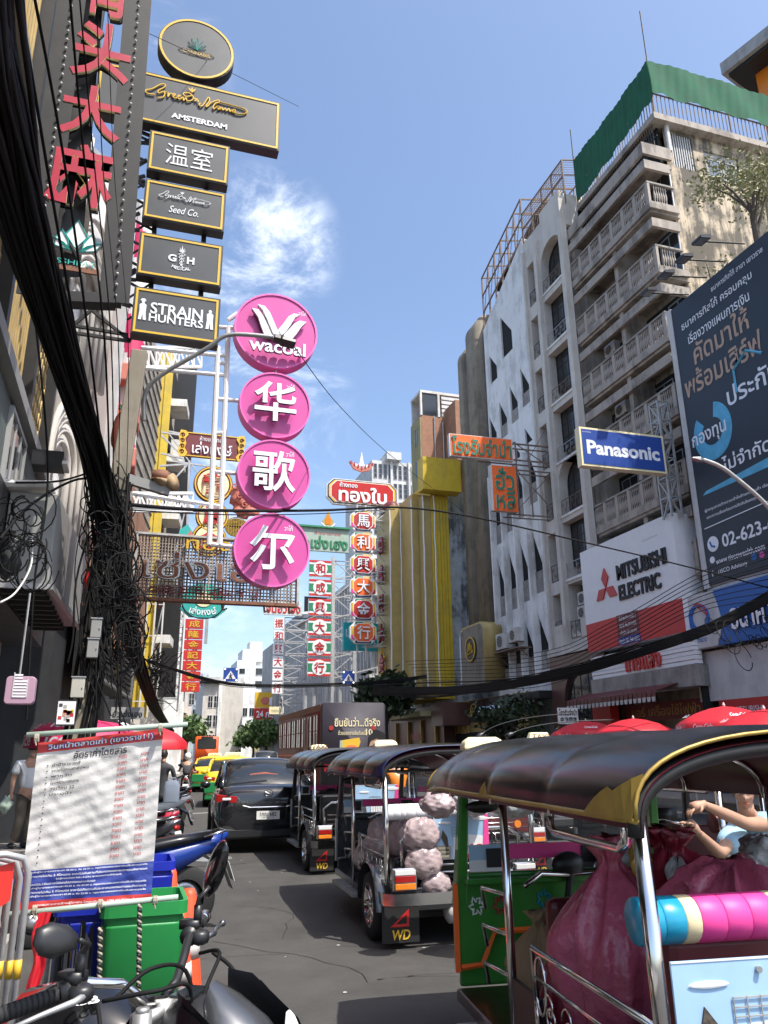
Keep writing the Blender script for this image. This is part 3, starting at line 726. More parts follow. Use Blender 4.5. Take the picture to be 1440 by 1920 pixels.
b = mb('glass_dark'); b.box(x0 + 1.45, x1, .3, 1, 5, 12.2); b.mat('black_steel')
for i in range(6): x = x0 + 1.5 + i * (x1 - x0 - 1.5) / 5; b.box(x - .04, x + .04, .2, .3, 5, 12.2)
for z in (6.2, 7.9, 9.6, 11.2): b.box(x0 + 1.45, x1, .22, .3, z, z + .08)
b.build('glazed_bay', br)
# -- rounded sign box with gold crest
sg = quad4((862, 1196), (906, 1178), (866, 1300), (912, 1290), X=17.9, rot=-PI / 2)
gs = thing('sign_box', 'brown rounded sign box with a round gold crest on a black disc', 'sign', sg.o, -PI / 2)
b = mb('gold_clad'); w, h = sg.w * 1.02, sg.h * 1.15
o_ = [(-w / 2, 0), (w / 2, 0), (w / 2, h - .5)] + [(w / 2 - .5 + .5 * math.cos(a), h - .5 + .5 * math.sin(a)) for a in [PI / 2 * i / 6 for i in range(1, 7)]] + [(-w / 2 + .5 - .5 * math.sin(a), h - .5 + .5 * math.cos(a)) for a in [PI / 2 * i / 6 for i in range(1, 7)]]
b.prism(o_, 0, 1.3); b.build('box', gs, smooth=math.radians(30))
b = mb('brown_conc'); b.prism([(x * .93, z * .97) for x, z in o_], -.02, .0); b.build('face_panel', gs)
b = mb('white_letter'); b.tube([(x * .9, -.05, z * .95) for x, z in o_[9:13] + [o_[0]]], .03, 5); b.tube([(-w / 2 * .9, -.05, h * .86), (-w / 2 * .9, -.05, 0)], .03, 5); b.build('neon_tube', gs)
b = mb('black_paint'); b.prism(circ(.68, 28, .05, h * .62), -.12, -.02); b.mat('gold_paint'); ring(b, circ(.68, 28, .05, h * .62), circ(.62, 28, .05, h * .62), -.15, -.12)
b.tube([(-.3, -.16, h * .62 - .2), (-.1, -.16, h * .62 + .3), (-.05, -.16, h * .62 - .1), (.1, -.16, h * .62 + .38), (.12, -.16, h * .62 - .1), (.28, -.16, h * .62 + .2), (.4, -.16, h * .62 - .2), (-.35, -.16, h * .62 - .3)], .035, 5); b.build('crest', gs)
# -- billboard building (near right)
YM5 = 14.0
bb = thing('bank_building', 'low bank building behind the big dark billboard at the right edge', 'building', (XR, YM5, 0), -PI / 2)
lx = lambda Y: YM5 - Y
b = mb('grey_wall'); b.box(lx(22.0), lx(4), .3, 14, 0, 17.0); b.build('wall', bb)
b = mb('lightgrey_wall'); b.box(lx(22.9), lx(8), -.15, .3, 3.1, 4.75)
b.build('fascia_panel', bb)
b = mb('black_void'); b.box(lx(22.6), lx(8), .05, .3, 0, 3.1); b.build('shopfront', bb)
b = mb('steel'); 
for y in (21.5, 19, 16.5): b.box(lx(y) - .08, lx(y) + .08, -.02, .05, 0, 3.1)
b.build('shopfront_column', bb)
f = quad4((1250, 590), (1440, 427), (1325, 1100), (1440, 1072), X=18.7, rot=-PI / 2)
Yn = 15.0; Yf = 21.75; zt, zb_ = 17.8, 6.95
bbd = thing('billboard', 'huge dark navy bank billboard with white and copper Thai lettering', 'billboard', (18.7, (Yn + Yf) / 2, 0), -PI / 2)
hw = (Yf - Yn) / 2
b = mb('bb_dark'); b.box(-hw + .25, hw, 0, .1, zb_, zt); b.build('sheet', bbd)
b = mb('lightgrey_wall'); b.box(-hw, -hw + .25, -.03, .45, zb_ - .1, zt + .05); b.box(-hw, hw, .1, .45, zb_ - .3, zt); b.build('frame', bbd)
def BT(s, p0, p1, hpx, m='white_letter', bold=.01, y=-.012):
 a = AX(*p0, 18.7); c = AX(*p1, 18.7); cxl = (Yn + Yf) / 2 - (a.y + c.y) / 2; w = abs(a.y - c.y)
 up = AX(p0[0] , p0[1] - hpx / 2, 18.7).z - AX(p0[0], p0[1] + hpx / 2, 18.7).z
 text(bbd, s, cxl, (a.z + c.z) / 2, w, up, y, m, bold=bold)
BT('ธนาคารทิสโก้ สาขา เยาวราช', (1333, 540), (1430, 468), 12)
BT('ธนาคารทิสโก้ ครอบคลุม', (1278, 612), (1410, 518), 22)
BT('เรื่องวางแผนการเงิน', (1290, 632), (1405, 556), 22)
BT('คัดมาให้', (1300, 660), (1403, 596), 46, 'bb_copper', .015)
BT('พร้อมเสิร์ฟ', (1284, 722), (1428, 640), 46, 'bb_copper', .015)
BT('ประกัน', (1363, 742), (1460, 690), 40, 'white_letter', .015)
BT('กองทุน', (1299, 835), (1362, 800), 30, 'white_letter', .015)
BT('ไม่จำกัดค่าย', (1354, 868), (1500, 805), 30, 'white_letter', .015)
BT('ผู้ลงทุนควรทำความเข้าใจลักษณะสินค้า เงื่อนไข', (1322, 958), (1452, 905), 8)
BT('และความเสี่ยงก่อนการตัดสินใจลงทุน', (1326, 972), (1420, 932), 8)
BT('02-623-6000', (1354, 1012), (1500, 965), 26, 'white_letter', .02)
BT('www.tiscowealth.com', (1343, 1055), (1434, 1022), 12, 'white_letter', .01)
BT('TISCO Advisory', (1346, 1074), (1402, 1056), 11, 'white_letter', .01)
b = mb('bb_cyan')
def bpt(px, py): a = AX(px, py, 18.7); return ((Yn + Yf) / 2 - a.y, a.z)
c0 = bpt(1336, 808); 
pts = [(c0[0] + .95 * math.cos(a), c0[1] + 1.05 * math.sin(a)) for a in [2.4 + 5.2 * i / 30 for i in range(31)]]; inn = [(c0[0] + .5 * math.cos(a), c0[1] + .5 * math.sin(a)) for a in [2.4 + 5.2 * i / 30 for i in range(31)]]
for i in range(30): b.face([(pts[i][0], -.006, pts[i][1]), (pts[i + 1][0], -.006, pts[i + 1][1]), (inn[i + 1][0], -.006, inn[i + 1][1]), (inn[i][0], -.006, inn[i][1])])
b.build('printed_disc', bbd)
b = mb('bb_cyan'); c1 = bpt(1405, 700); hx = [(c1[0] + .75 * math.cos(PI / 3 * i + .5), c1[1] + .85 * math.sin(PI / 3 * i + .5)) for i in range(4)]
b.tube([(x, -.01, z) for x, z in hx], .05, 4); b.build('printed_hexagon', bbd)
b = mb('white_letter'); a_, c_ = bpt(1322, 992), bpt(1440, 940); b.bar((a_[0], -.008, a_[1]), (c_[0], -.008, c_[1]), .03)
c2 = bpt(1337, 1020); b.prism(circ(.27, 24, *c2), -.012, -.002); c3 = bpt(1336, 1050); b.prism(circ(.12, 16, *c3), -.012, -.002); b.mat('bb_blue'); b.tube([(c2[0] - .12, -.02, c2[1] + .1), (c2[0] - .06, -.02, c2[1] - .06), (c2[0] + .1, -.02, c2[1] - .12)], .035, 5)
b.prism(circ(.12, 16, *bpt(1414, 1044)), -.012, -.002); b.mat('pink'); b.prism(circ(.11, 16, *bpt(1429, 1040)), -.012, -.002); b.mat('white_letter'); c4 = bpt(1337, 1076); letters(b, 'f', c4[0], c4[1], .1, .22, -.012, 'white_letter', bold=.03); b.build('printed_icons', bbd)
b = mb('bb_cyan'); a_, c_ = bpt(1318, 930), bpt(1440, 868); b.prism([(a_[0], a_[1]), (hw, c_[1] - .15), (hw, c_[1] + .35), (a_[0] + .2, a_[1] + .12)], -.006, -.001); b.build('printed_sheen', bbd)
BTs = []
for i, (px, py) in enumerate(((1140 / 2.483 + 860, 60 + 975 / 2.483), (1060 / 2.483 + 860, 60 + 1060 / 2.483), (975 / 2.483 + 860, 60 + 1135 / 2.483), (895 / 2.483 + 860, 60 + 1215 / 2.483))):
 e = AX(px, py, 17.3); fl = thing('floodlight', ['topmost black floodlight on an arm above the dark billboard', 'second black floodlight down on the arms above the dark billboard', 'third black floodlight down on the arms above the dark billboard', 'lowest black floodlight on an arm above the dark billboard'][i], 'floodlight', e, -PI / 2, 'floodlights over the billboard')
 b = mb('black_steel'); b.tube([(0, 0, 0), (.25, 1.5, .05)], .03, 6); b.build('arm', fl)
 b = mb('black_plastic'); b.loft([[(-.24, -.3, .04), (.24, -.3, .04), (.24, -.3, -.06), (-.24, -.3, -.06)], [(-.24, .12, .16), (.24, .12, .16), (.24, .12, 0), (-.24, .12, 0)]]); b.build('lamp_head', fl)
 b = mb('steel'); b.face([(-.2, -.28, -.065), (.2, -.28, -.065), (.2, .1, -.008), (-.2, .1, -.008)]); b.build('lamp_glass', fl)
# blue bank fascia
bs = thing('bank_sign', 'blue bank fascia sign with a red and blue ring logo under the billboard', 'sign', (18.55, 18.0, 0), -PI / 2)
lx = lambda Y: 18.0 - Y
b = mb('bb_blue'); b.prism([(lx(21.3), 4.85), (lx(12), 4.85), (lx(12), 6.7), (lx(21.2), 6.7), (lx(21.0), 5.8)][::-1], 0, .35); b.build('blue_panel', bs)
b = mb('lightgrey_wall'); b.prism([(lx(22.75), 4.85), (lx(21.3), 4.85), (lx(21.05), 5.3), (lx(21.0), 5.8), (lx(21.1), 6.3), (lx(21.3), 6.7), (lx(22.75), 6.7)][::-1], -.03, .35); b.build('white_panel', bs)
b = mb('bb_blue'); ring(b, circ(.52, 28, lx(22.0), 5.85), circ(.36, 28, lx(21.98), 5.9), -.08, -.03); b.mat('red_paint'); ring(b, circ(.47, 28, lx(22.0), 5.92)[:9], circ(.42, 28, lx(22.0), 5.92)[:9], -.1, -.08); b.build('ring_logo', bs)
text(bs, 'ธนาคารทิสโก้', lx(18.7), 5.75, 3.6, 1.0, -.02, 'white_letter', depth=.06, side='letter_side', bold=.02)
text(bs, 'TISCO', lx(22.0), 5.12, .5, .13, -.04, 'bb_blue', bold=.02)
# -- white and red sign box
g = quad4((1085, 1039), (1257, 960), (1106, 1224), (1288, 1183), X=18.3, rot=-PI / 2)
ms = thing('shop_sign', 'white box sign with three red diamonds above a red band', 'sign', g.o, -PI / 2)
w, h = g.w, g.h
b = mb('white_paint'); b.box(-w / 2, w / 2, 0, 1.3, 0, h); b.build('box', ms)
b = mb('red_sign'); b.box(-w / 2, w / 2, -.012, 0, 0, h * .27); b.build('red_band', ms)
b = mb('red_paint')
s_ = h * .2; cxm, czm = -w / 2 + 1.75, h * .56
for a in (0, 2 * PI / 3, -2 * PI / 3):
 d = Vector((math.sin(a), math.cos(a))); p = Vector((d.y, -d.x)); L = .84
 q = [(0, 0), (d * L * .5 + p * L * .29), d * L, (d * L * .5 - p * L * .29)]
 b.prism([(cxm + v[0], czm + v[1]) for v in [Vector(t) if isinstance(t, tuple) else t for t in q]][::-1], -.06, 0)
b.build('diamonds', ms)
text(ms, 'MITSUBISHI', w * .15 + .1, h * .66, w * .50, .62, -.002, 'print_black', depth=.06, bold=.03)
text(ms, 'ELECTRIC', w * .13, h * .47, w * .42, .62, -.002, 'print_black', depth=.06, bold=.03)
b = mb('maroon_sign'); b.box(-.9, .55, -.02, -.013, 0.32, 1.2); b.mat('print_blue'); b.box(-.9, .55, -.02, -.013, 0.02, .32)
for i, s in enumerate(('ให้เช่าพื้นที่อาคารชั้น 1', 'ขนาด 46 ตร.เมตร', 'หน้ากว้าง 4.5 x 10 เมตร')): letters(b, s, -.17, 1.05 - i * .28, 1.1, .17, -.024, 'white_letter', bold=.01)
letters(b, 'ติดต่อ 081 940 6313', -.17, .17, 1.3, .22, -.024, 'white_letter', bold=.01); b.build('rental_notice', ms)
text(ms, 'อนุญาตเลขที่ 0 เมตร/ม.', w * .28, h * .86, 1.0, .1, -.004, 'print_grey')
g2 = quad4((1108, 1235), (1300, 1190), (1112, 1278), (1302, 1240), X=18.35, rot=-PI / 2)
g2s = thing('shop_sign', 'white slatted sign with red Thai shop name under the white and red box', 'sign', g2.o, -PI / 2)
b = mb('white_paint')
for i in range(6): b.box(-g2.w / 2, g2.w / 2, -.02 * (i % 2), .3, g2.h * i / 6, g2.h * (i + 1) / 6 - .02)
b.build('slat_panel', g2s); text(g2s, 'ไทยแสง', .3, g2.h * .5, 2.3, g2.h * .85, -.03, 'red_paint', depth=.05, bold=.02)
b = mb('concrete'); b.box(-g2.w / 2, g2.w / 2, -.1, .6, -.75, -.02); b.build('beam', g2s)
# striped awning and shop under it
aw = thing('awning', 'maroon shop awning with scalloped white trim below the slatted sign', 'awning', (18.2, 26.2, 0), -PI / 2)
b = mb('maroon_seat')
b.face([(-3.0, .9, 4.05), (3.0, .9, 4.05), (3.0, -.9, 3.5), (-3.0, -.9, 3.5)])
for i in range(22): x = -3 + i * 6 / 22; b.face([(x, -.9, 3.5), (x + .24, -.9, 3.5), (x + .2, -.92, 3.15), (x + .04, -.92, 3.15)])
b.build('canopy', aw); b = mb('white_dirty')
for i in range(22): x = -3 + i * 6 / 22; b.face([(x + .02, -.93, 3.3), (x + .24, -.93, 3.3), (x + .2, -.93, 3.14), (x + .04, -.93, 3.14)])
b.build('trim', aw)
sh = thing('shop_interior', 'dim shop under the maroon awning with lit white ceiling lamps', 'shop', (18.6, 25.6, 0), -PI / 2)
b = mb('red_paint'); b.box(-3.3, -2.0, -.3, .1, 0, 3.3); b.build('red_shutter', sh)
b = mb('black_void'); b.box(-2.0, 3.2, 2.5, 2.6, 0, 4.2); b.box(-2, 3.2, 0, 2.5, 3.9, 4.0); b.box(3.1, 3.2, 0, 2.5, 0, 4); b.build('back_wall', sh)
b = mb('lamp_glow')
for (x, z, w_) in ((-.3, 2.15, 1.0), (-.2, 1.75, .35), (.9, 2.6, .5), (.6, 1.8, .35)): b.box(x, x + w_, 1.6, 1.66, z, z + .05)
b.build('tube_lamp', sh)
b = mb('maroon_sign'); b.box(-1.8, 3.0, .3, .35, 2.6, 3.25); letters(b, 'แอร์ เครื่องใช้ไฟฟ้า', .6, 2.95, 4, .4, .29, 'gold_dim'); b.build('signboard', sh)
b = mb('print_red'); b.box(3.6, 5.8, .25, .3, 2.3, 3.1); b.mat('lamp_cream'); b.box(3.7, 5.7, .23, .25, 2.32, 2.42); letters(b, 'MITSUBISHI', 4.9, 2.75, 1.3, .2, .24, 'white_letter'); b.build('signboard', sh)
# -- FURTHER RIGHT SIDE AND THE FAR END OF THE STREET
def boxb(x0, x1, y0, y1, z1, m, name, label, cat='building', z0=0):
 """a building whose front faces the camera (-y) and whose left side faces the street; local origin at its near street corner"""
 t = thing(name, label, cat, (x0, y0, 0)); b = mb(m); b.box(0, x1 - x0, 0, y1 - y0, z0, z1); b.build('wall', t); return t
def winrows(t, x0, x1, z0, z1, nx, nz, w, h, y=-.03, m='white_wall', g='glass_dark', side=False, **k):
 par = t
 if side:
  par = bpy.data.objects.new('side_bay', None); COL.objects.link(par); par.parent = t; par.rotation_euler = (0, 0, -PI / 2)
 for i in range(nx):
  for j in range(nz):
   window(par, x0 + (i + .5) * (x1 - x0) / nx, z0 + (j + .5) * (z1 - z0) / nz - h / 2, w, h, y, m, g, **k)
def sbox(name, label, q, Y, m='white_paint', rot=0.0, t=.3, cat='sign', group=None, part='panel'):
 f = quad4(*q, Y=Y, rot=rot); o = thing(name, label, cat, f.o, rot, group); b = mb(m); b.box(-f.w / 2, f.w / 2, 0, t, 0, f.h); b.build(part, o); return o, f
def R4(x0, y0, x1, y1): return ((x0, y0), (x1, y0), (x0, y1), (x1, y1))
# yellow gold shop tower
Yt = 44.0; xl = AY(812, 1100, Yt).x; xr = AY(846, 1100, Yt).x; ztop = AY(812, 925, Yt).z
yt = thing('shop_tower_sign', 'tall yellow and gold shop front tower with vertical white neon tubes and red characters', 'sign', (xl, Yt, 0))
b = mb('yellow_clad'); n = 6
for i in range(n): x = (xr - xl) * i / n; b.box(x, x + (xr - xl) / n - .02, -.02 * (i % 2), 6.5, 4.6, ztop + (1.0 if i > -1 else 0))
b.build('yellow_cladding', yt)
b = mb('yellow_clad'); tl = AY(793, 884, Yt - 1); b.box(tl.x - xl, xr - xl + .55, -1.0, -.03, ztop - .1, ztop + 2.1)
b.build('crown', yt)
b = mb('gold_clad'); b.box(-.9, 0, 1.0, 6.5, 4.6, ztop + .2); b.box(-1.6, -.9, 3.4, 6.6, 4.6, ztop + .1)
for k in range(5): b.box(-.5 - k * .03, -.02, -.0, .98, 4.7, ztop - .2) if k == 0 else None
b.build('gold_cladding', yt)
b = mb('white_paint')
for (x, y) in ((-.97, 1.0), (-.55, -.06), (.18, -.12), (-1.66, 3.4), (-.93, 3.3)): b.tube([(x + .02 * math.sin(k * 2.1), y, 4.8 + k * (ztop - 5) / 14) for k in range(15)], .045, 6)
b.build('neon_tube', yt)
for i, ch in enumerate('和成興大金行'):
 b = mb(); b.X = Matrix.Translation((-1.72, 5.0, 0)) @ Matrix.Rotation(-PI / 2, 4, 'Z'); letters(b, ch, 0, ztop - 2.4 - i * 2.0, 1.0, 1.25, -.05, 'red_letter', depth=.12, bold=.03, side='maroon_sign'); b.build('character', yt)
b = mb('gold_paint'); b.X = Matrix.Translation((-1.75, 5.0, 0)) @ Matrix.Rotation(-PI / 2, 4, 'Z'); b.tube([(0, 0, 8.2), (-.3, 0, 7.4), (.3, 0, 6.9), (-.35, 0, 6.2), (.35, 0, 5.7), (0, 0, 5.1)], .07, 5); b.tube([(-.4, 0, 7.9), (.1, 0, 7.2), (.4, 0, 7.6)], .06, 5); b.build('emblem', yt)
b = mb('maroon_sign'); b.ell((-1.1, 5, ztop + .2), (.6, 1.0, .7), 14, 8); b.build('red_canopy', yt, smooth=True)
blw = boxb(xr - .25, 30, 44.75, 52, AY(840, 920, 44.75).z, 'bluegrey_wall', 'shophouse_building', 'narrow mouldy blue grey building behind the yellow tower')
b = mb('maroon_tile'); b.box(-1.2, 1.6, -2.2, -.4, 3.0, 4.3); b.build('fascia', blw)
# brick red tower block
Yb = 58.0; xl2 = AY(790, 800, Yb).x; xr2 = AY(872, 800, Yb).x; zt2 = AY(790, 733, Yb).z; zc = AY(790, 778, Yb).z
bt = boxb(xl2, xr2 + 4, Yb, Yb + 2.4, zc, 'brick_red', 'apartment_tower', 'brick red tower with white topmost storey behind the yellow tower')
b = mb('olive_wall'); b.box(-.12, -.01, .02, 2.38, 5, zc - .2); b.build('olive_side', bt)
b = mb('white_dirty'); b.box(-.05, xr2 - xl2 + 4, -.05, 2.5, zc + 2.2, zt2 + .1); b.box(-.05, .12, -.05, .2, zc, zc + 2.2); b.box(1.6, 1.8, -.05, .2, zc, zc + 2.2); b.box(-.03, 6, 2.2, 2.4, zc, zc + 2.2); b.build('top_storey', bt)
window(bt, .87, zc + .05, 1.35, 2.1, .05, 'black_steel', 'glass_dark', 1, 1); b = mb('lightgrey_wall')
for k in range(5): b.box(2.0, 6, .02, .06, zc + .1 + k * .42, zc + .1 + k * .42 + .3)
b.build('shutter', bt)
zb2 = AY(835, 880, Yb).z
b = mb('brick_red'); b.box(2.2, xr2 - xl2 + 4, -2.5, 0, zb2, zb2 + 5.5); b.mat('black_void'); b.box(3.4, 7, -2.4, -2.2, zb2 - 2.6, zb2 - .05); b.build('projecting_bay', bt)
b = mb('steel_rough'); b.tube([(2.0, -.1, zc - .5), (2.0, -.1, zc - 4), (2.4, -.1, zc - 5.5), (2.4, -.1, zc - 9)], .06, 6); b.tube([(1.2, -.1, zc), (1.2, -.1, zc - 12)], .05, 6); b.build('downpipe', bt)
for i in range(1):
 for j in range(5): window(bt, 0, 0, .5, 1.6, 0, 'grey_wall', 'glass_dark', 1, 1).matrix_local = Matrix.Translation((-.16, 1.0 + i * 1.35, zc - 2.6 - j * 3)) @ Matrix.Rotation(-PI / 2, 4, 'Z')
# grey louvred building, pale tower and modern block behind the sign strips
Yg = 62.0
gx = AY(706, 1200, Yg).x
gb = boxb(gx, gx + 12, Yg, Yg + 34, AY(700, 1060, Yg).z, 'grey_wall', 'office_building', 'grey building with vertical louvres behind the hanging sign strips')
b = mb('lightgrey_wall'); zz = AY(700, 1060, Yg).z
for i in range(30): y = .4 + i * 1.1; b.box(-.35, -.02, y, y + .25, 4.6, zz - .3 - (0 if i < 16 else 2.0))
b.box(-.4, -.01, 0, 34, zz - .3, zz + .15); b.build('louvres', gb)
winrows(gb, .3, 5, 5, zz - .6, 3, 4, 1.1, 1.7, m='lightgrey_wall', nx_=0) if False else None
for i in range(3):
 for j in range(4): window(gb, 1.0 + i * 1.5, 5.6 + j * 3.0, 1.1, 1.7, -.03, 'lightgrey_wall', 'glass_dark', 2, 3)
b = mb('lightgrey_wall'); b.box(-1.2, 3.4, -1.2, -.0, 10.9, 11.2); b.box(-.9, 3, -.9, 0, 7.4, 7.7); b.box(-1.0, 3, -1.0, 0, 14.2, 14.5); b.build('ledge', gb)
Yw = 95.0; a = AY(697, 860, Yw); c = AY(772, 880, Yw)
wt_ = boxb(a.x, c.x + 6, Yw, Yw + 14, AY(697, 862, Yw).z, 'lightgrey_wall', 'office_tower', 'tall pale tower with gridded windows behind the octagonal sign strip')
for i in range(8):
 for j in range(11): window(wt_, .5 + i * .72, AY(697, 862, Yw).z - 2.6 - j * 2.7, .5, 2.1, -.04, 'grey_wall', 'glass_dark', 1, 3)
b = mb('lightgrey_wall'); b.box(1.9, 4.0, -1.0, 3, AY(697, 862, Yw).z, AY(697, 848, Yw).z); b.box(2.6, 2.9, -.4, 0, 20, AY(697, 862, Yw).z); b.box(5.2, 5.5, -.4, 0, 20, AY(697, 862, Yw).z); b.build('roof_block', wt_)
# curved dark building beyond
Yc_ = 105.0; cx0 = AY(566, 1150, Yc_).x
cb_ = thing('office_building', 'dark building with stacked curved pale balconies beyond the sign scaffolds', 'building', (cx0, Yc_, 0))
b = mb('grey_wall'); b.box(0, 10, 1.5, 14, 0, AY(566, 1165, Yc_).z + 1.5); b.build('wall', cb_)
for j in range(5):
 z = 7 + j * 3.3
 b = mb('olive_wall' if j > 4 else 'lightgrey_wall'); b.tube([(3.6 - 3.4 * math.cos(a_), 1.6 - 1.8 * math.sin(a_), z) for a_ in [PI * i / 12 for i in range(13)]], .42, 6); b.build('curved_balcony', cb_)
 b = mb('glass_dark'); b.box(.6, 7, 1.3, 1.49, z + .5, z + 2.7); b.build('opening', cb_)
# far end of the street
far = [
 ((445, 480, 1238, 1420), 210, 'white_wall', 'tall white stepped office tower at the far end of the street', 'office_tower'),
 ((382, 457, 1282, 1420), 130, 'cream_wall', 'cream block with a blank wall and dark windows closing the street', 'office_building'),
 ((362, 392, 1262, 1420), 150, 'bluegrey_wall', 'blue grey block behind the red and gold sign strip', 'office_building'),
 ((318, 366, 1220, 1420), 112, 'cream_wall', 'cream shophouse row with brown gable left of the far crossing', 'shophouse_building'),
 ((455, 480, 1285, 1420), 145, 'white_wall', 'narrow white building with many windows right of the cream block', 'office_building'),
 ((478, 530, 1298, 1420), 160, 'olive_wall', 'ochre building above the red twenty four sign', 'shophouse_building'),
 ((520, 572, 1200, 1420), 118, 'grey_wall', 'grey shophouse behind the narrow red character strip', 'shophouse_building')]
for (q, Y, m, lab, nm) in far:
 a = AY(q[0], q[2], Y); c = AY(q[1], q[2], Y); t = boxb(a.x, c.x, Y, Y + 14, a.z, m, nm, lab); w = c.x - a.x; hgt = a.z
 if q[0] == 445:
  b = mb('white_wall'); b.box(1.6, 8, 2, 12, hgt, hgt + 3.2); b.box(3.6, 7.0, 3, 9, hgt + 3.2, hgt + 5.5); b.box(w, w + 7, 2, 14, 0, hgt - 1.5); b.build('upper_storey', t)
  for j in range(7): b = mb('glass_dark'); b.box(3.0, w + 6.6, -.1 if j > 8 else 1.7, 1.95, hgt - 3.4 - j * 3.4, hgt - 1.8 - j * 3.4); b.build('window_band', t)
  for j in range(7): window(t, 1.4, hgt - 3.6 - j * 3.4, 1.6, 1.5, -.05, 'white_wall', 'glass_dark', 1, 1)
 elif q[0] == 382:
  for j in range(5):
   for i in range(2): window(t, 1.2 + i * .95, hgt - 3.8 - j * 3.0, .8, 1.9, -.05, 'white_wall', 'glass_dark', 2, 2)
  b = mb('black_void'); b.box(-.5, 2.6, -1.0, 3, hgt + .2, hgt + .5); b.mat('lightgrey_wall'); b.box(-.2, 6.5, .5, 5, hgt, hgt + 1.2); b.build('roof_edge', t)
  b = mb('white_wall'); b.box(2.4, 3.0, -.3, 0, 0, hgt); b.build('pier', t)
 elif q[0] == 318:
  for i in range(3):
   for j in range(4): window(t, .8 + i * 1.3, 5 + j * 3.1, .8, 1.6, -.05, 'lightgrey_wall', 'glass_dark', 2, 2)
  b = mb('brick_red'); b.prism([(-.5, 1), (3.2, 1), (3.2, 6.4), (1.0, 8.2), (-.5, 8.8)], -1.2, -.1); b.build('gable', t)
  b = mb('white_wall')
  for i in range(3): b.tube([(-.4 + i * .55, -2, 0), (-.4 + i * .55, -2, hgt + 1.5)], .2, 10)
  b.build('pilaster', t); b = mb('white_wall'); b.box(-.8, 1.2, -2.3, -1.7, hgt + 1.5, hgt + 2.0); b.build('cornice', t)
 else:
  nx = max(2, int(w / 1.7))
  for i in range(nx):
   for j in range(int((hgt - 5) / 3.1)): window(t, (i + .5) * w / nx, 5 + j * 3.1, .9, 1.5, -.05, 'lightgrey_wall', 'glass_dark', 2, 1)
# shophouses on the far left side, stepping out as the street bends
def lshop(x0, x1, y0, y1, h, m, lab, nw=2, win='lightgrey_wall'):
 t = boxb(x0, x1, y0, y1, h, m, 'shophouse_building', lab)
 s = bpy.data.objects.new('street_bay', None); COL.objects.link(s); s.parent = t; s.location = (x1 - x0, 0, 0); s.rotation_euler = (0, 0, PI / 2)
 for i in range(nw):
  for j in range(int((h - 4.5) / 3.1)): window(s, (i + .5) * (y1 - y0) / nw, 4.6 + j * 3.1, 1.3, 1.7, -.03, win, 'glass_dark', 2, 2)
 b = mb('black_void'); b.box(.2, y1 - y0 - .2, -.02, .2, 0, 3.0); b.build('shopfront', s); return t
lshop(-8, -1.3, 31.5, 44, 13, 'lightgrey_wall', 'grey shophouse row beyond the dark slatted shop on the left', 5)
lshop(-8, 1.7, 48, 62, 13.5, 'cream_wall', 'cream shophouse with drainpipes left of the red and gold strip', 4)
lshop(-8, 4.0, 66, 84, 15, 'white_wall', 'white shophouse row near the far bend on the left', 4)
# trees at the far end
def tree(x, y, z0, ht, r, label, n=420, m='leaf', seed=1, name='street_tree', leaf=.3, flat=.8):
 rr = random.Random(seed); t = thing(name, label, 'tree', (x, y, z0))
 b = mb('bark'); top = Vector((rr.uniform(-.3, .3), rr.uniform(-.3, .3), ht * .62)); b.tube([(0, 0, 0), top * .5 + Vector((.08, 0, 0)), top], [r * .1, r * .075, r * .05], 7)
 tips = []
 for k in range(9):
  a = rr.uniform(0, 6.28); e = top * rr.uniform(.6, 1) ; q = Vector((math.cos(a) * r * rr.uniform(.4, .9), math.sin(a) * r * rr.uniform(.4, .9), ht * rr.uniform(.62, 1.0))); b.tube([e, (e + q) / 2 + Vector((0, 0, .1 * r)), q], [r * .04, r * .025, r * .01], 5); tips.append(q)
 b.build('trunk', t); b = mb(m)
 for i in range(n):
  c = rr.choice(tips) + Vector((rr.gauss(0, r * .24), rr.gauss(0, r * .24), rr.gauss(0, r * .2 * flat)))
  u = Vector((rr.uniform(-1, 1), rr.uniform(-1, 1), rr.uniform(-1, 1))).normalized() * leaf; v = u.cross(Vector((rr.uniform(-1, 1), rr.uniform(-1, 1), rr.uniform(-1, 1)))).normalized() * leaf * .45
  b.face([c - u, c + v, c + u, c - v])
 o = b.build('crown', t); o['kind'] = 'stuff'; return t
p = AY(350, 1372, 100); tree(p.x, 100, 0, 5.5, 2.6, 'small bright green tree beyond the red umbrella at the far left', 1300, seed=3, leaf=.4)
p = AY(500, 1370, 120); tree(p.x, 120, 0, 5.8, 3.4, 'green street tree behind the dark SUV', 1500, seed=4, leaf=.45)
p = AY(475, 1375, 126); tree(p.x, 126, 0, 5.5, 2.6, 'green street tree left of the dark SUV near the cream block', 1300, seed=5, leaf=.45)
p = AY(720, 1290, 46); tree(p.x, 46, 0, 6.0, 1.7, 'dark leafy tree behind the bus beside the right pavement', 2400, 'leaf_dark', 6, leaf=.3)
p = AX(955, 1360, 17); tree(17, p.y, 0, 3.6, 1.4, 'dark bushy tree in front of the gold shop across the road', 1800, 'leaf_dark', 8, leaf=.17)
p = AX(1405, 430, 20.2); tree(20.4, p.y, 17.0, 6.2, 1.9, 'thin yellowish tree growing on the roof behind the dark billboard', 2200, 'leaf_dry', 9, 'rooftop_tree', .1, 1.2)
p = AX(1330, 520, 20.2); tree(20.4, p.y, 17.0, 3.0, 1.0, 'sparse dry bush on the roof edge left of the rooftop tree', 110, 'leaf_dry', 12, 'rooftop_bush', .1, 1.0)
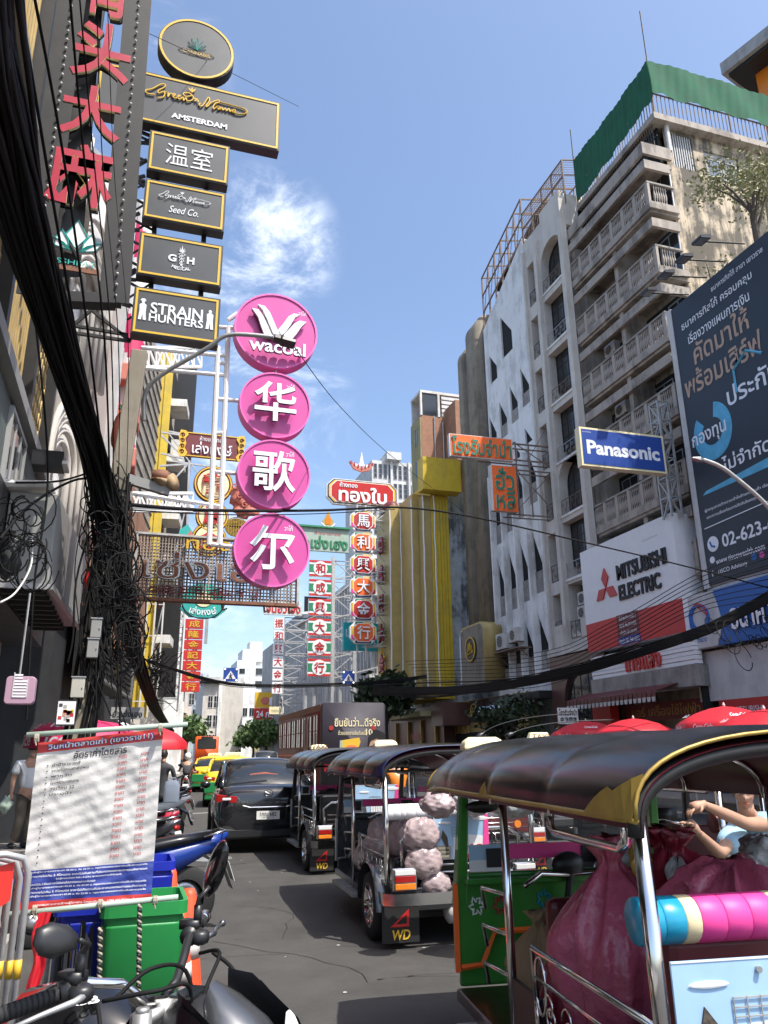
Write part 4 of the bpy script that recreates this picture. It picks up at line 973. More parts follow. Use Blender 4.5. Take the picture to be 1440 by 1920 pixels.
# orange-walled building corner at the top right edge
c0 = AX(1353, 140, 33.0); d1 = ray(1445, 68); c1 = CP + d1 * ((c0.z - CP.z) / d1.z); ang = math.atan2(c1.y - c0.y, c1.x - c0.x)
ob_ = thing('office_building', 'orange building with grey overhanging roof at the top right corner', 'building', (c0.x, c0.y, 0), ang)
L_ = (c1 - c0).length
b = mb('grey_wall'); b.box(0, L_ + 8, 0, 9, c0.z, c0.z + .9); b.mat('black_steel'); b.box(.3, L_ + 8, .3, 9, c0.z - .25, c0.z); b.build('roof', ob_)
b = mb('orange_lamp'); b.box(1.3, L_ + 8, 1.6, 9, 0, c0.z - .25); b.build('wall', ob_)
# shops between the white folded block and the yellow tower at street level
st = thing('gold_shop', 'dark gold shop fronts with an illuminated crest sign below the sign box', 'shop', (18.6, 40.5, 0), -PI / 2)
b = mb('gold_clad'); b.box(-4.5, 5.0, .2, .8, 0, 4.4); b.build('wall', st)
b = mb('black_void'); b.box(-4.2, -.5, .1, .19, 0, 2.6); b.box(.2, 2.6, .1, .19, 0, 2.6); b.build('opening', st)
b = mb('burgundy'); b.box(-1.0, 3.4, -.3, .15, 3.1, 4.3); letters(b, 'AUTHENTIC THAI MASSAGE SINCE 1937', 1.6, 3.75, 2.9, .26, -.32, 'blue_glow'); letters(b, '營業中', 2.5, 3.35, .8, .22, -.32, 'blue_glow'); b.mat('gold_paint'); ring(b, circ(.42, 20, -.4, 3.7), circ(.38, 20, -.4, 3.7), -.34, -.31); b.tube([(-.6, -.33, 3.55), (-.5, -.33, 3.9), (-.4, -.33, 3.6), (-.3, -.33, 3.9), (-.2, -.33, 3.55)], .025, 4); b.build('signboard', st)
b = mb('gold_dim'); letters(b, 'ห้างทอง', -3.0, 2.9, 2.4, .7, .05, 'gold_dim', depth=.05); b.build('lettering', st)
s2 = thing('gold_shop', 'dark shop row with red lettered canopy below the yellow tower', 'shop', (17.6, 49, 0), -PI / 2)
b = mb('maroon_tile'); b.box(-6, 4.5, .3, 3, 0, 4.3); b.build('wall', s2)
b = mb('olive_wall'); b.box(-2.5, 4.5, -1.2, .2, 3.6, 3.9); b.build('canopy', s2)
text(s2, 'ทองคำ', -.2, 4.55, 3.0, 1.3, -1.2, 'coral', depth=.1, side='white_dirty'); text(s2, 'ทองใบ', .2, 2.6, 2.2, .6, .1, 'red_paint')
b = mb('gold_dim')
for x in (-4.2, -1.6, .9, 3.4): b.box(x, x + .18, .1, .28, 0, 3.5)
b.build('shop_column', s2)
# -- projecting signs, right side
def octa(w, h, c): return [(-w / 2 + c, -h / 2), (w / 2 - c, -h / 2), (w / 2, -h / 2 + c), (w / 2, h / 2 - c), (w / 2 - c, h / 2), (-w / 2 + c, h / 2), (-w / 2, h / 2 - c), (-w / 2, -h / 2 + c)]
f = quad4((612, 900), (745, 903), (613, 947), (745, 950), Y=50)
tb = thing('shop_sign', 'red octagonal Thai gold shop sign with a crest on top', 'sign', f.c)
b = mb('white_paint'); b.prism(octa(f.w, f.h, .5), 0, .35); b.build('box', tb)
b = mb('navy'); b.prism(octa(f.w - .12, f.h - .12, .45), -.02, 0); b.mat('gold_paint'); b.prism(octa(f.w - .3, f.h - .24, .42), -.04, -.02); b.mat('white_paint'); b.prism(octa(f.w - .55, f.h - .3, .42), -.05, -.04); b.mat('red_paint'); b.prism(octa(f.w - .68, f.h - .38, .4), -.06, -.05); b.build('face', tb)
text(tb, 'ห้างทอง', -f.w * .2, f.h * .27, 1.3, .38, -.07, 'white_letter', depth=.03, bold=.02); text(tb, 'ทองใบ', 0, -f.h * .08, f.w * .68, f.h * .62, -.07, 'white_letter', depth=.05, bold=.03, side='gold_paint')
cr_ = quad4((650, 845), (704, 845), (650, 897), (704, 897), Y=50.1)
b = mb('white_paint'); cz = cr_.c.z - f.c.z; cx = cr_.c.x - f.c.x
b.prism([(cx - .2, cz - .2), (cx + .2, cz - .2), (cx + .12, cz + .3), (cx, cz + .95), (cx - .12, cz + .3)], -.05, .1); b.prism([(cx - .45, cz - .3), (cx + .45, cz - .3), (cx + .5, cz), (cx + .25, cz - .05), (cx, cz + .2), (cx - .25, cz - .05), (cx - .5, cz)], -.02, .08)
b.mat('coral'); b.prism([(cx - .95, cz + .1), (cx - .6, cz - .45), (cx, cz - .62), (cx + .6, cz - .45), (cx + .95, cz + .1), (cx + .75, cz + .1), (cx + .45, cz - .2), (cx, cz - .38), (cx - .45, cz - .2), (cx - .75, cz + .1)][::-1], -.06, .1); b.mat('red_letter')
for i in range(7): t = -1 + i / 3; b.box(cx + t * .8 - .04, cx + t * .8 + .04, -.1, -.06, cz - .45 + abs(t) * .4, cz - .2 + abs(t) * .35)
b.build('crest', tb)
# octagon strip
f = quad4((657, 957), (705, 957), (656, 1208), (705, 1208), Y=48)
os_ = thing('character_strip_sign', 'vertical strip of six red octagons with white characters and rainbow corners', 'sign', f.o)
hh = f.h / 6.0
for i, ch in enumerate('馬利興大金行'):
 zc_ = f.h - (i + .5) * hh; b = mb('white_paint'); s_ = [(x, z + zc_) for x, z in octa(f.w, hh * .95, .36)]; b.prism(s_, 0, .3)
 for k, (m_, x0, x1, z0, z1) in enumerate((('gold_paint', -.46, -.3, -.12, .26), ('hot_pink', -.46, -.3, -.3, -.12), ('gold_paint', .3, .46, -.12, .26), ('red_paint', .3, .46, -.3, -.12))): b.mat(m_).box(x0 * f.w, x1 * f.w, -.03, 0, zc_ + z0 * hh, zc_ + z1 * hh)
 b.mat('green_sign').box(-.3 * f.w, -.02, -.03, 0, zc_ + .35 * hh, zc_ + .45 * hh); b.mat('navy').box(-.3 * f.w, .3 * f.w, -.03, 0, zc_ - .45 * hh, zc_ - .35 * hh); b.mat('gold_paint').box(.0, .3 * f.w, -.03, 0, zc_ + .35 * hh, zc_ + .45 * hh)
 b.mat('white_paint').prism([(x, z + zc_) for x, z in octa(f.w * .78, hh * .8, .3)], -.04, -.03); b.mat('orange_sign' if i % 2 else 'red_sign').prism([(x, z + zc_) for x, z in octa(f.w * .72, hh * .74, .28)], -.05, -.04)
 pn = b.build('character_panel', os_); b = mb(); letters(b, ch, 0, zc_, f.w * .5, hh * .58, -.06, 'white_letter', depth=.05, bold=.015, side='maroon_sign'); b.build('character', pn)
b = mb('galv'); w_ = f.w
b.bar((.3, .4, -1), (.3, .4, f.h + .5), .12); b.bar((-.3, .4, -.5), (-.3, .4, f.h + .5), .1)
for i in range(5): lattice(b, (.3, .6, i * f.h / 4.2), (4.6, .6, i * f.h / 4.2), ((0, .0, .7), (0, .8, 0)), 5, .05)
for i in range(4): b.bar((.5, .6, i * f.h / 4.2 + .6), (4.4, .6, (i + 1) * f.h / 4.2), .06); b.bar((3.0, 1.2, i * f.h / 4.2), (1.2, .8, (i + 1) * f.h / 4.2), .06)
for x in (2.0, 3.4, 4.5): b.bar((x, .7, -1), (x, .7, f.h + .3), .09); b.bar((x, 1.4, -1), (x, 1.4, f.h + .3), .07)
b.build('support_frame', os_)
# teal sign, red fried chicken sign, yellow disc
t_, f = sbox('shop_sign', 'turquoise sign behind the lowest red octagon', ((643, 1168), (718, 1168), (645, 1219), (719, 1221)), 51, 'teal')
text(t_, 'L', -f.w * .38, f.h * .62, .35, .5, -.02, 'white_letter'); text(t_, 'S', f.w * .4, f.h * .62, .4, .5, -.02, 'red_paint', bold=.03)
t_, f = sbox('shop_sign', 'dark red slanted fast food sign on the scaffold', ((722, 1124), (751, 1124), (727, 1155), (751, 1155)), 52, 'red_letter')
text(t_, 'KFC', -.05, f.h * .66, f.w * .7, f.h * .3, -.02, 'white_letter', slant=.2, bold=.02)
g = quad4((724, 1062), (756, 1062), (724, 1096), (756, 1096), Y=52); t_ = thing('shop_sign', 'round ochre sign hanging on the scaffold above the fast food sign', 'sign', g.c)
b = mb('gold_dim'); b.prism(circ(g.w / 2, 28), 0, .2); b.mat('red_letter'); ring(b, circ(g.w / 2, 28), circ(g.w * .44, 28), -.02, 0); letters(b, '金', 0, 0, g.w * .5, g.w * .5, -.02, 'brick_red'); b.build('disc', t_)
# green lettered sign and red-green strip
t_, f = sbox('shop_sign', 'pale grey board with green Thai lettering right of the lowest pink disc', ((548, 990), (654, 990), (548, 1032), (654, 1034)), 60, 'lightgrey_wall')
recolour(t_, {'lightgrey_wall': 'green_pale'}); text(t_, 'ห้างขายทอง', f.w * .12, f.h * .78, 2.2, .3, -.02, 'red_letter'); text(t_, 'ฮั่วเซ่งเฮง', f.w * .02, f.h * .38, f.w * .92, f.h * .55, -.02, 'green_sign', depth=.05, bold=.02)
b = mb('green_sign'); b.box(-f.w / 2 - .1, f.w / 2 + .1, -.2, .4, f.h, f.h + .15); b.build('top_rim', t_)
b = mb('gold_clad'); cz = f.h + .75; b.prism([(.25, cz - .5), (.95, cz - .5), (1.1, cz - .1), (.85, cz + .2), (.6, cz + .85), (.35, cz + .2), (.1, cz - .1)], 0, .12); b.mat('orange_lamp'); b.prism([(.4, cz - .4), (.8, cz - .4), (.85, cz), (.6, cz + .5), (.35, cz)], -.03, 0); b.mat('white_paint'); b.tube([(0, 0, cz - .3), (.3, -.03, cz - .6), (.9, -.03, cz - .6), (1.2, 0, cz - .3)], .07, 5); b.build('crest', t_)
f = quad4((580, 1048), (622, 1048), (577, 1271), (619, 1271), Y=60)
t_ = thing('character_strip_sign', 'vertical strip of red white and green panels with red characters', 'sign', f.o); hh = f.h / 6
for i, ch in enumerate('和成興大金行'):
 zc_ = f.h - (i + .5) * hh; b = mb('white_paint'); b.box(-f.w / 2, f.w / 2, 0, .25, zc_ - hh * .42, zc_ + hh * .42)
 b.mat('red_sign').box(-f.w / 2, f.w / 2, -.02, 0, zc_ + hh * .31, zc_ + hh * .42); b.box(-f.w / 2, f.w / 2, -.02, 0, zc_ - hh * .42, zc_ - hh * .31); b.mat('green_sign').box(-f.w / 2, f.w / 2, -.02, 0, zc_ - hh * .2, zc_ + hh * .2)
 b.mat('white_paint').prism(circ(f.w * .32, 20, 0, zc_, hh * .38), -.04, -.02); pn = b.build('character_panel', t_); b = mb(); letters(b, ch, 0, zc_, f.w * .44, hh * .52, -.05, 'red_paint', depth=.03, bold=.015); b.build('character', pn)
b = mb('galv')
for x in (f.w * .62, f.w * 1.6): b.bar((x, .3, -2), (x, .3, f.h + .3), .22)
lattice(b, (f.w * .7, .4, -1), (f.w * .7, .4, f.h), ((1.8, 0, 0), (0, 1.2, 0)), 7, .07)
for i in range(6): b.bar((f.w * .6, .4, i * hh), (f.w * 3.2, .4, i * hh + 1.2), .1); b.bar((-.2, .3, (i + .5) * hh), (f.w * .62, .3, (i + .5) * hh), .08)
b.build('support_frame', t_)
b = mb('galv')
for x in (-.9, -.2, .9, 1.9): b.tube([(x, .8, -9.0), (x, .8, -.5)], .16, 8)
b.build('support_pipe', t_)
# far white strip with frame
t_, f = sbox('shop_sign', 'faded pink board with red Thai lettering above the narrow white strip', ((496, 1127), (566, 1127), (496, 1153), (566, 1153)), 78, 'white_dirty')
text(t_, 'จินฮั้วเฮง', 0, f.h / 2, f.w * .92, f.h * .75, -.02, 'red_paint', depth=.03, bold=.02)
f = quad4((513, 1157), (532, 1157), (511, 1302), (530, 1302), Y=80)
t_ = thing('character_strip_sign', 'narrow white strip of six red characters on a lattice mast', 'sign', f.o); hh = f.h / 6
for i, ch in enumerate('振和興大金行'):
 zc_ = f.h - (i + .5) * hh; b = mb('white_paint'); b.box(-f.w / 2, f.w / 2, 0, .2, zc_ - hh * .44, zc_ + hh * .44); pn = b.build('character_panel', t_); b = mb(); letters(b, ch, 0, zc_, f.w * .8, hh * .7, -.02, 'red_paint', bold=.015); b.build('character', pn)
b = mb('galv'); lattice(b, (f.w * .6, .2, -2), (f.w * .6, .2, f.h), ((2.6, 0, 0), (0, 1.5, 0)), 8, .08)
for i in range(7): b.bar((f.w * .5, .2, i * hh), (6.2, .2, i * hh), .08); b.bar((3.2, .3, i * hh), (6.2, .3, i * hh + hh), .06)
b.bar((6.2, .2, -2), (6.2, .2, f.h), .14); b.build('lattice_mast', t_)
t_, f = sbox('shop_sign', 'red twenty four sign with white lettering far down the street', ((476, 1328), (538, 1328), (476, 1349), (538, 1349)), 120, 'red_sign')
text(t_, '24 กะรัต', -.4, f.h / 2, f.w * .7, f.h * .7, -.02, 'white_letter', bold=.02)
t_, f = sbox('shop_sign', 'small cream sign right of the red twenty four sign', ((505, 1325), (532, 1325), (505, 1339), (532, 1339)), 108, 'lamp_cream'); text(t_, 'ทองหล่อ', 0, f.h / 2, f.w * .7, f.h * .5, -.02, 'olive_wall')
t_, f = sbox('advert_board', 'orange and white advert board above the red twenty four sign', ((478, 1298), (524, 1298), (478, 1327), (524, 1327)), 121, 'gold_paint'); b = mb('white_paint'); b.ell((1.2, -.05, f.h * .4), (1.1, .04, .8), 10, 6); b.mat('coral'); b.ell((-.3, -.06, f.h * .45), (.7, .04, .6), 10, 6); b.build('printed_picture', t_)
# red / gold strip, left far
f = quad4((347, 1160), (381, 1160), (341, 1298), (375, 1298), Y=46)
t_ = thing('character_strip_sign', 'vertical strip of red panels with gold characters under the teal oval sign', 'sign', f.o); hh = f.h / 7
for i, ch in enumerate('成隆金記大金行'):
 zc_ = f.h - (i + .5) * hh; b = mb('red_sign'); b.box(-f.w / 2, f.w / 2, 0, .2, zc_ - hh * .45, zc_ + hh * .45); pn = b.build('character_panel', t_); b = mb(); letters(b, ch, 0, zc_, f.w * .6, hh * .66, -.02, 'gold_paint', bold=.012); b.build('character', pn)
b = mb('galv'); b.bar((-f.w * .3, .3, -.5), (-f.w * .3, .3, f.h), .07); lattice(b, (-f.w * .6, .3, -1), (-f.w * .6, .3, f.h + 1), ((-.8, 0, 0), (0, .8, 0)), 9, .045)
for i in range(6): b.bar((-f.w * .6, .3, i * f.h / 5), (-4.0, .3, i * f.h / 5), .06); b.bar((-1.4, .3, i * f.h / 5), (-3.8, .5, (i + 1) * f.h / 5), .045)
b.build('support_frame', t_)
# pedestrian crossing signs hung over the road
for (q, Y, lab) in ((R4(419, 1252, 446, 1278), 42, 'blue pedestrian crossing sign hanging above the cream block'), (R4(642, 1258, 665, 1282), 42, 'blue pedestrian crossing sign hanging before the sign scaffolds')):
 t_, f = sbox('crossing_sign', lab, q, Y, 'blue_sign', t=.06, group='pedestrian crossing signs over the road')
 b = mb('white_letter'); b.prism([(-.28, .14), (.28, .14), (0, f.h * .78)], -.01, 0); b.build('triangle', t_)
 b = mb('print_black'); b.ell((.0, -.03, f.h * .58), (.035, .01, .035), 8, 6); b.bar((0, -.03, f.h * .54), (0, -.03, f.h * .36), .035); b.bar((0, -.03, f.h * .36), (-.09, -.03, .17), .03); b.bar((0, -.03, f.h * .36), (.09, -.03, .17), .03); b.bar((-.09, -.03, f.h * .42), (.1, -.03, f.h * .5), .025); b.build('walking_figure', t_)
 b = mb('dot_glow')
 for sx in (-1, 1):
  for z in (.07, f.h - .07): b.prism(circ(.045, 12, sx * (f.w / 2 - .07), z), -.03, -.005)
 b.build('flashing_lamps', t_)
# orange pawn shop signs and perpendicular electronics sign
f = quad4((843, 812), (960, 824), (842, 853), (962, 866), Y=31.5, rot=-.05)
t_ = thing('shop_sign', 'orange horizontal Thai pawnshop sign with green letters', 'sign', f.o, -.05)
b = mb('white_dirty'); b.box(-f.w / 2, f.w / 2, .0, .25, 0, f.h); b.mat('orange_sign').box(-f.w / 2 + .07, f.w / 2 - .04, -.02, 0, .05, f.h - .04); b.build('panel', t_)
text(t_, 'โรงรับจำนำ', 0, f.h * .5, f.w * .93, f.h * .8, -.03, 'green_letter', depth=.06, bold=.015, side='lamp_cream')
b = mb('rust_steel')
for z in (.2, f.h - .1): b.bar((f.w / 2 - 1.5, .3, z), (f.w / 2 + 2.3, .3, z), .07); b.bar((f.w / 2 - 1.5, .9, z), (f.w / 2 + 2.3, .9, z), .06)
for z in (-2.6, -.3): b.bar((f.w / 2 - .3, .35, z), (f.w / 2 + 2.4, .35, z), .06); b.bar((f.w / 2 - .3, .9, z), (f.w / 2 + 2.4, .9, z), .05)
for x in (.3, 1.0, 2.2): b.bar((f.w / 2 + x, .3, -2.7), (f.w / 2 + x, .3, f.h), .06)
b.bar((f.w / 2, .3, 0), (f.w / 2 + 2.3, .3, -2.5), .04); b.bar((f.w / 2, .3, -2.6), (f.w / 2 + 2.3, .3, -.2), .04); b.bar((f.w / 2 + .2, .3, f.h), (f.w / 2 + 2.2, .3, -.1), .04); b.bar((f.w / 2 + .9, .3, .2), (f.w / 2 + 2.3, .3, f.h + 1.3), .03)
b.build('support_frame', t_)
f2 = quad4((923, 872), (968, 876), (924, 957), (970, 960), Y=31.6, rot=-.05)
t_ = thing('shop_sign', 'orange vertical Thai sign with green letters under the pawnshop sign', 'sign', f2.o, -.05)
b = mb('white_dirty'); b.box(-f2.w / 2 - .08, f2.w / 2, .0, .25, 0, f2.h); b.mat('orange_sign').box(-f2.w / 2 + .02, f2.w / 2, -.02, 0, .0, f2.h); b.build('panel', t_)
text(t_, 'ฮั่ว', 0, f2.h * .7, f2.w * .78, f2.h * .5, -.03, 'green_letter', depth=.05, bold=.015, side='lamp_cream'); text(t_, 'หลี', 0, f2.h * .25, f2.w * .78, f2.h * .42, -.03, 'green_letter', depth=.05, bold=.015, side='lamp_cream')
f = quad4((1087, 800), (1245, 818), (1090, 873), (1248, 887), Y=22.2, rot=-.02)
t_ = thing('shop_sign', 'blue electronics sign with bold white lettering and a cream edge', 'sign', f.o, -.02)
b = mb('lamp_cream'); b.box(-f.w / 2, f.w / 2, 0, .3, 0, f.h); b.build('box', t_); b = mb('blue_sign'); b.box(-f.w / 2 + .08, f.w / 2 - .08, -.015, 0, .08, f.h - .08); b.build('face', t_)
text(t_, 'Panasonic', 0, f.h * .49, f.w * .86, f.h * .37, -.02, 'white_letter', bold=.035, depth=.0); text(t_, 'พานาโซนิค', -f.w * .42, f.h * .88, .35, .05, -.02, 'white_letter')
b = mb('steel_rough'); lattice(b, (f.w / 2 + .05, .1, -1.6), (f.w / 2 + .05, .1, f.h + 1.5), ((.45, 0, 0), (0, .5, 0)), 6, .05); b.bar((f.w / 2, .3, .1), (f.w / 2 + 1.6, .3, .1), .05); b.bar((f.w / 2, .3, f.h), (f.w / 2 + 1.6, .3, f.h), .05); b.build('support_frame', t_)
# small white notice and hanging yellow thing
t_, f = sbox('notice_board', 'small white notice with Thai and Chinese writing before the maroon arch', ((1046, 1327), (1084, 1327), (1047, 1357), (1084, 1358)), 27, 'plate_white', t=.05)
text(t_, 'โรงรับจำนำ', 0, f.h * .72, f.w * .9, f.h * .4, -.01, 'print_black', bold=.02); text(t_, '金飾押店', 0, f.h * .27, f.w * .85, f.h * .34, -.01, 'print_black', bold=.02)
b = mb('steel_rough'); b.bar((0, .06, -1.6), (0, .06, 0), .04); b.build('post', t_)
t_, f = sbox('banner', 'yellow hanging banner low on the scaffold right of the tree', ((735, 1270), (768, 1270), (738, 1290), (768, 1290)), 50, 'taxi_yellow', t=.05, cat='banner')
# -- LEFT SIDE BUILDINGS
XL = -1.5
lb = thing('shop_building', 'dark grey shop building on the left with gold lattice screens and steel beams', 'building', (XL, 6.0, 0), PI / 2)
# local x = Y - 6, front = -y (world +x)
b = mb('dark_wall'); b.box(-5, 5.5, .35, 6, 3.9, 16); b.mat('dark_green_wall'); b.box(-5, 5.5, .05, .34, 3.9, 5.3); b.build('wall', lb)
b = mb('grey_box')
for z in (5.35, 7.9, 10.6, 13.3): b.box(-5, 5.6, -.06, .3, z, z + .16)
b.build('floor_beam', lb)
b = mb('black_steel')
for x in (-4.6, -2.6, -.6, 1.4, 3.4, 5.4): b.box(x, x + .14, -.03, .3, 5.4, 15)
b.build('mullion', lb)
for i in range(5):
 for j in range(3):
  x0 = -4.45 + i * 2.0; z0 = 5.55 + j * 2.7
  b = mb('gold_lattice')
  if (i + j) % 2:
   for k in range(14): b.bar((x0 + .08 + k * .13, .12, z0), (x0 + .08 + k * .13, .12, z0 + 2.3), .03, .05)
  else:
   for k in range(-9, 9):
    for sgn in (1, -1):
     a0 = (x0 + .92 + k * .2, z0); p0x = a0[0]; p1x = p0x + sgn * 2.3 * .42
     xa_, xb_ = p0x, p1x; za, zb_ = z0, z0 + 2.3
     if xa_ < x0: 
      t = (x0 - xa_) / (xb_ - xa_) if xb_ > xa_ else 2
      if t >= 1 or t < 0: continue
      za = z0 + 2.3 * t; xa_ = x0
     elif xa_ > x0 + 1.85:
      t = (x0 + 1.85 - xa_) / (xb_ - xa_) if xb_ < xa_ else 2
      if t >= 1 or t < 0: continue
      za = z0 + 2.3 * t; xa_ = x0 + 1.85
     xb_ = min(max(xb_, x0), x0 + 1.85); zb_ = z0 + 2.3 * (xb_ - p0x) / (p1x - p0x)
     b.bar((xa_, .12, za), (xb_, .12, zb_), .028, .04)
  b.build('lattice_screen', lb)
for x, z in ((3.2, 4.15), (.4, 4.15)): window(lb, x, z, 1.2, 1.1, .03, 'grey_wall', 'glass_dark', 3, 1)
b = mb('black_plastic'); b.box(3.9, 4.2, -.42, -.05, 5.05, 5.25); b.mat('white_dirty'); b.box(3.6, 3.95, -.5, -.44, 4.98, 5.02); b.build('spot_lamp', lb)
b = mb('steel_rough')
for (a, c) in (((2.6, -.5, 8.6), (5.2, -.2, 9.3)), ((3.4, -.6, 8.0), (5.3, -.3, 9.6)), ((1.6, -.2, 8.3), (2.4, -.9, 8.3))): b.bar(a, c, .07)
b.build('strut', lb)
# canopy sign box, soffit, shop
cb = thing('canopy_box', 'plain light grey canopy box over the shop front on the left', 'canopy', (-.82, 7.5, 0))
b = mb('grey_box'); b.prismf([(-.42, 0), (0.0, 0), (.13, 2.45), (-.42, 2.45)], lambda x, y: (x, y, 3.04), lambda x, y: (x, y, 3.92)); b.build('box', cb, bevel=.01)
b = mb('steel_rough'); b.box(-.44, .02, -.02, .02, 3.0, 3.05); b.bar((.02, 0, 3.03), (.15, 2.46, 3.03), .05); b.build('edge_trim', cb)
b = mb('black_steel')
for k in range(9): b.bar((-.4, .15 + k * .28, 3.0), (-.02, .15 + k * .28, 3.0), .05)
b.build('soffit_slat', cb)
b = mb('white_dirty'); 
for k in range(6): b.tube([(-.75, -.1 + k * .09, 3.93 + .01 * (k % 2)), (-.05, -.1 + k * .09, 3.98)], .035, 5)
b.build('corrugated_top', cb)
sp = thing('shop', 'dim beige shop front under the canopy with a dark doorway', 'shop', (-1.6, 6.2, 0), PI / 2)
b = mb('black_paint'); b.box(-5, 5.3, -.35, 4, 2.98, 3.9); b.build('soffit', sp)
b = mb('beige_shop'); b.box(-5, 1.6, 1.4, 1.5, 1.9, 2.98); b.box(.2, .6, .5, 1.4, .14, 2.98); b.box(3.3, 5.0, .1, .4, .14, 2.98); b.build('wall', sp)
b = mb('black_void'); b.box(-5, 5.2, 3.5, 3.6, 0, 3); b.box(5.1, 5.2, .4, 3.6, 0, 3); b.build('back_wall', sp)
b = mb('maroon_seat'); b.box(-4, -1, 1.0, 1.4, .14, 1.0); b.mat('black_paint'); b.box(1.8, 3.1, .8, 1.3, .14, 1.5); b.build('counter', sp)
b = mb('print_red'); b.box(1.2, 1.9, .9, .95, .9, 1.5); b.mat('gold_paint'); b.prism(circ(.16, 16, 2.2, 1.55), .85, .9); b.prism(circ(.12, 16, 1.9, 1.2), .85, .9); b.build('hanging_goods', sp)
q = quad4((10, 1268), (68, 1268), (8, 1320), (62, 1320), Y=6.0)
ps = thing('square_sign', 'small square mauve box sign with a pale stacked bar logo', 'sign', q.o); b = mb('mauve'); b.prism(rrect(q.w, q.h, .025, 3, 0, q.h / 2), 0, .1); b.build('box', ps, bevel=.006)
b = mb('print_white')
for j, (x0, x1) in enumerate(((-.045, .045), (-.045, .045), (-.045, .045), (-.045, .01))):
 for k in range(2): b.box(x0, x1, -.006, -.001, .045 + j * .042 + k * .02, .045 + j * .042 + k * .02 + .012)
b.box(-.047, -.043, -.006, -.001, .045, .215); b.box(.043, .047, -.006, -.001, .045, .17); b.build('logo', ps)
b = mb('steel_rough'); b.cyl((-.02, .05, q.h), (-.02, .05, q.h + .6), .008, 6); b.build('hanger', ps)
# white stucco facade, angled
A_ = Vector((-1.60, 11.5)); B_ = Vector((-.80, 14.1)); an = math.atan2((B_ - A_).y, (B_ - A_).x); LW = (B_ - A_).length
wf = thing('stucco_building', 'white stucco facade with nested arch mouldings behind the cable bundle', 'building', (A_.x, A_.y, 0), an)
b = mb('white_wall'); b.box(0, LW, .2, 4, 4.4, 12.2); b.mat('beige_shop'); b.box(LW - .85, LW, .05, .2, 5.2, 12.2)
b.build('wall', wf)
b = mb('cream_wall')
for (cx, zb, r) in ((.92, 4.2, .86), (.92, 7.6, .86)):
 for k in range(5):
  rr = r - k * .13; pts = [(cx - rr, -.12 + k * .05 , zb)] + [(cx - rr * math.cos(a), -.12 + k * .05, zb + 1.7 + rr * 1.3 * math.sin(a)) for a in [PI * i / 14 for i in range(15)]] + [(cx + rr, -.12 + k * .05, zb)]
  b.tube(pts, .055, 6)
for k in range(4): b.tube([(.05 + k * .1, -.05, 4.5), (.05 + k * .1, -.05, 11.8)], .045, 6)
for zb in (8.9,): 
 for k in range(3): rr = .9 - k * .15; b.tube([(.9 - rr * math.cos(a), -.1, zb + rr * math.sin(a)) for a in [PI * i / 16 for i in range(17)]], .07, 6)
b.build('arch_moulding', wf, smooth=True)
b = mb('red_paint'); b.lathe([(.05, 3.3), (.12, 3.5), (.12, 3.9), (.22, 4.0), (.26, 4.25), (.2, 4.45), (.12, 4.5), (.1, 4.9), (.16, 5.0), (.08, 5.3), (.02, 5.5)], (2.0, -.3, 0), 10); b.build('red_finial', wf, smooth=math.radians(40))
b = mb('lightgrey_wall'); b.box(LW - .12, LW + .05, -.08, .1, 5.2, 12.3); b.build('corner_trim', wf)
cc = AY(238, 500, 15.6)
cd = thing('candy_column', 'pink and white candy striped column with coral blocks behind the black sign stack', 'column', (cc.x + .25, 16.0, 0))
b = MB()
N_, Mz = 24, 60
for i in range(Mz):
 for j in range(N_):
  z0 = 6.6 + i * .12; a0 = 2 * PI * j / N_; a1 = 2 * PI * (j + 1) / N_; m_ = 'umbrella_pink' if ((i * .05 + j / N_) % 1) < .38 else 'white_wall'
  r = .27; b.mat(m_).face([(r * math.cos(a0), r * math.sin(a0), z0), (r * math.cos(a1), r * math.sin(a1), z0), (r * math.cos(a1), r * math.sin(a1), z0 + .12), (r * math.cos(a0), r * math.sin(a0), z0 + .12)])
b.build('striped_shaft', cd, smooth=True)
b = mb('coral')
for k in range(3): b.box(-.42, .3, -.5, .3, 9.05 - k * .95, 9.5 - k * .95)
b.build('coral_block', cd, bevel=.05)
b = mb('maroon_seat'); b.box(-.75, -.3, -.6, .4, 6.6, 7.6); b.build('plinth', cd)
# wall below the column: red fascia, dark slatted box, lower sign
rs = thing('shop_building', 'brick red shop wall above a dark slatted sign box on the left pavement', 'building', (-.95, 17.0, 0), PI / 2 - .1)
b = mb('brick_red'); b.box(-1.5, 13.5, .2, 5, 4.35, 9.5); b.mat('dark_wall'); b.box(-1.5, 13.4, .4, 5, 0, 4.35); b.build('wall', rs)
b = mb('black_paint'); b.box(-.5, 5.4, -.3, .19, 3.05, 4.45); b.mat('black_steel')
for k in range(11): b.box(-.5, 5.45, -.34, -.3, 3.08 + k * .125, 3.14 + k * .125)
b.build('slatted_box', rs); b = mb('steel'); b.box(5.4, 5.5, -.38, .2, 3.0, 4.5); b.box(-.5, 5.5, -.38, -.3, 3.0, 3.05); b.build('edge_trim', rs)
b = mb('gold_dim'); ring(b, circ(.5, 24, 2.4, 3.75), circ(.46, 24, 2.4, 3.75), -.37, -.34); b.build('round_logo', rs)
q = quad4((208, 1326), (270, 1326), (208, 1348), (270, 1348), Y=15)
t_ = thing('shop_sign', 'dim grey sign with dark Thai lettering under the slatted box', 'sign', q.o); b = mb('grey_wall'); b.box(-q.w / 2, q.w / 2, 0, .1, 0, q.h); b.build('panel', t_); text(t_, 'ฮั่วเซ่งเฮง', 0, q.h * .45, q.w * .9, q.h * .6, -.01, 'print_black', bold=.02)
q = quad4((180, 1160), (236, 1165), (190, 1216), (244, 1216), Y=13)
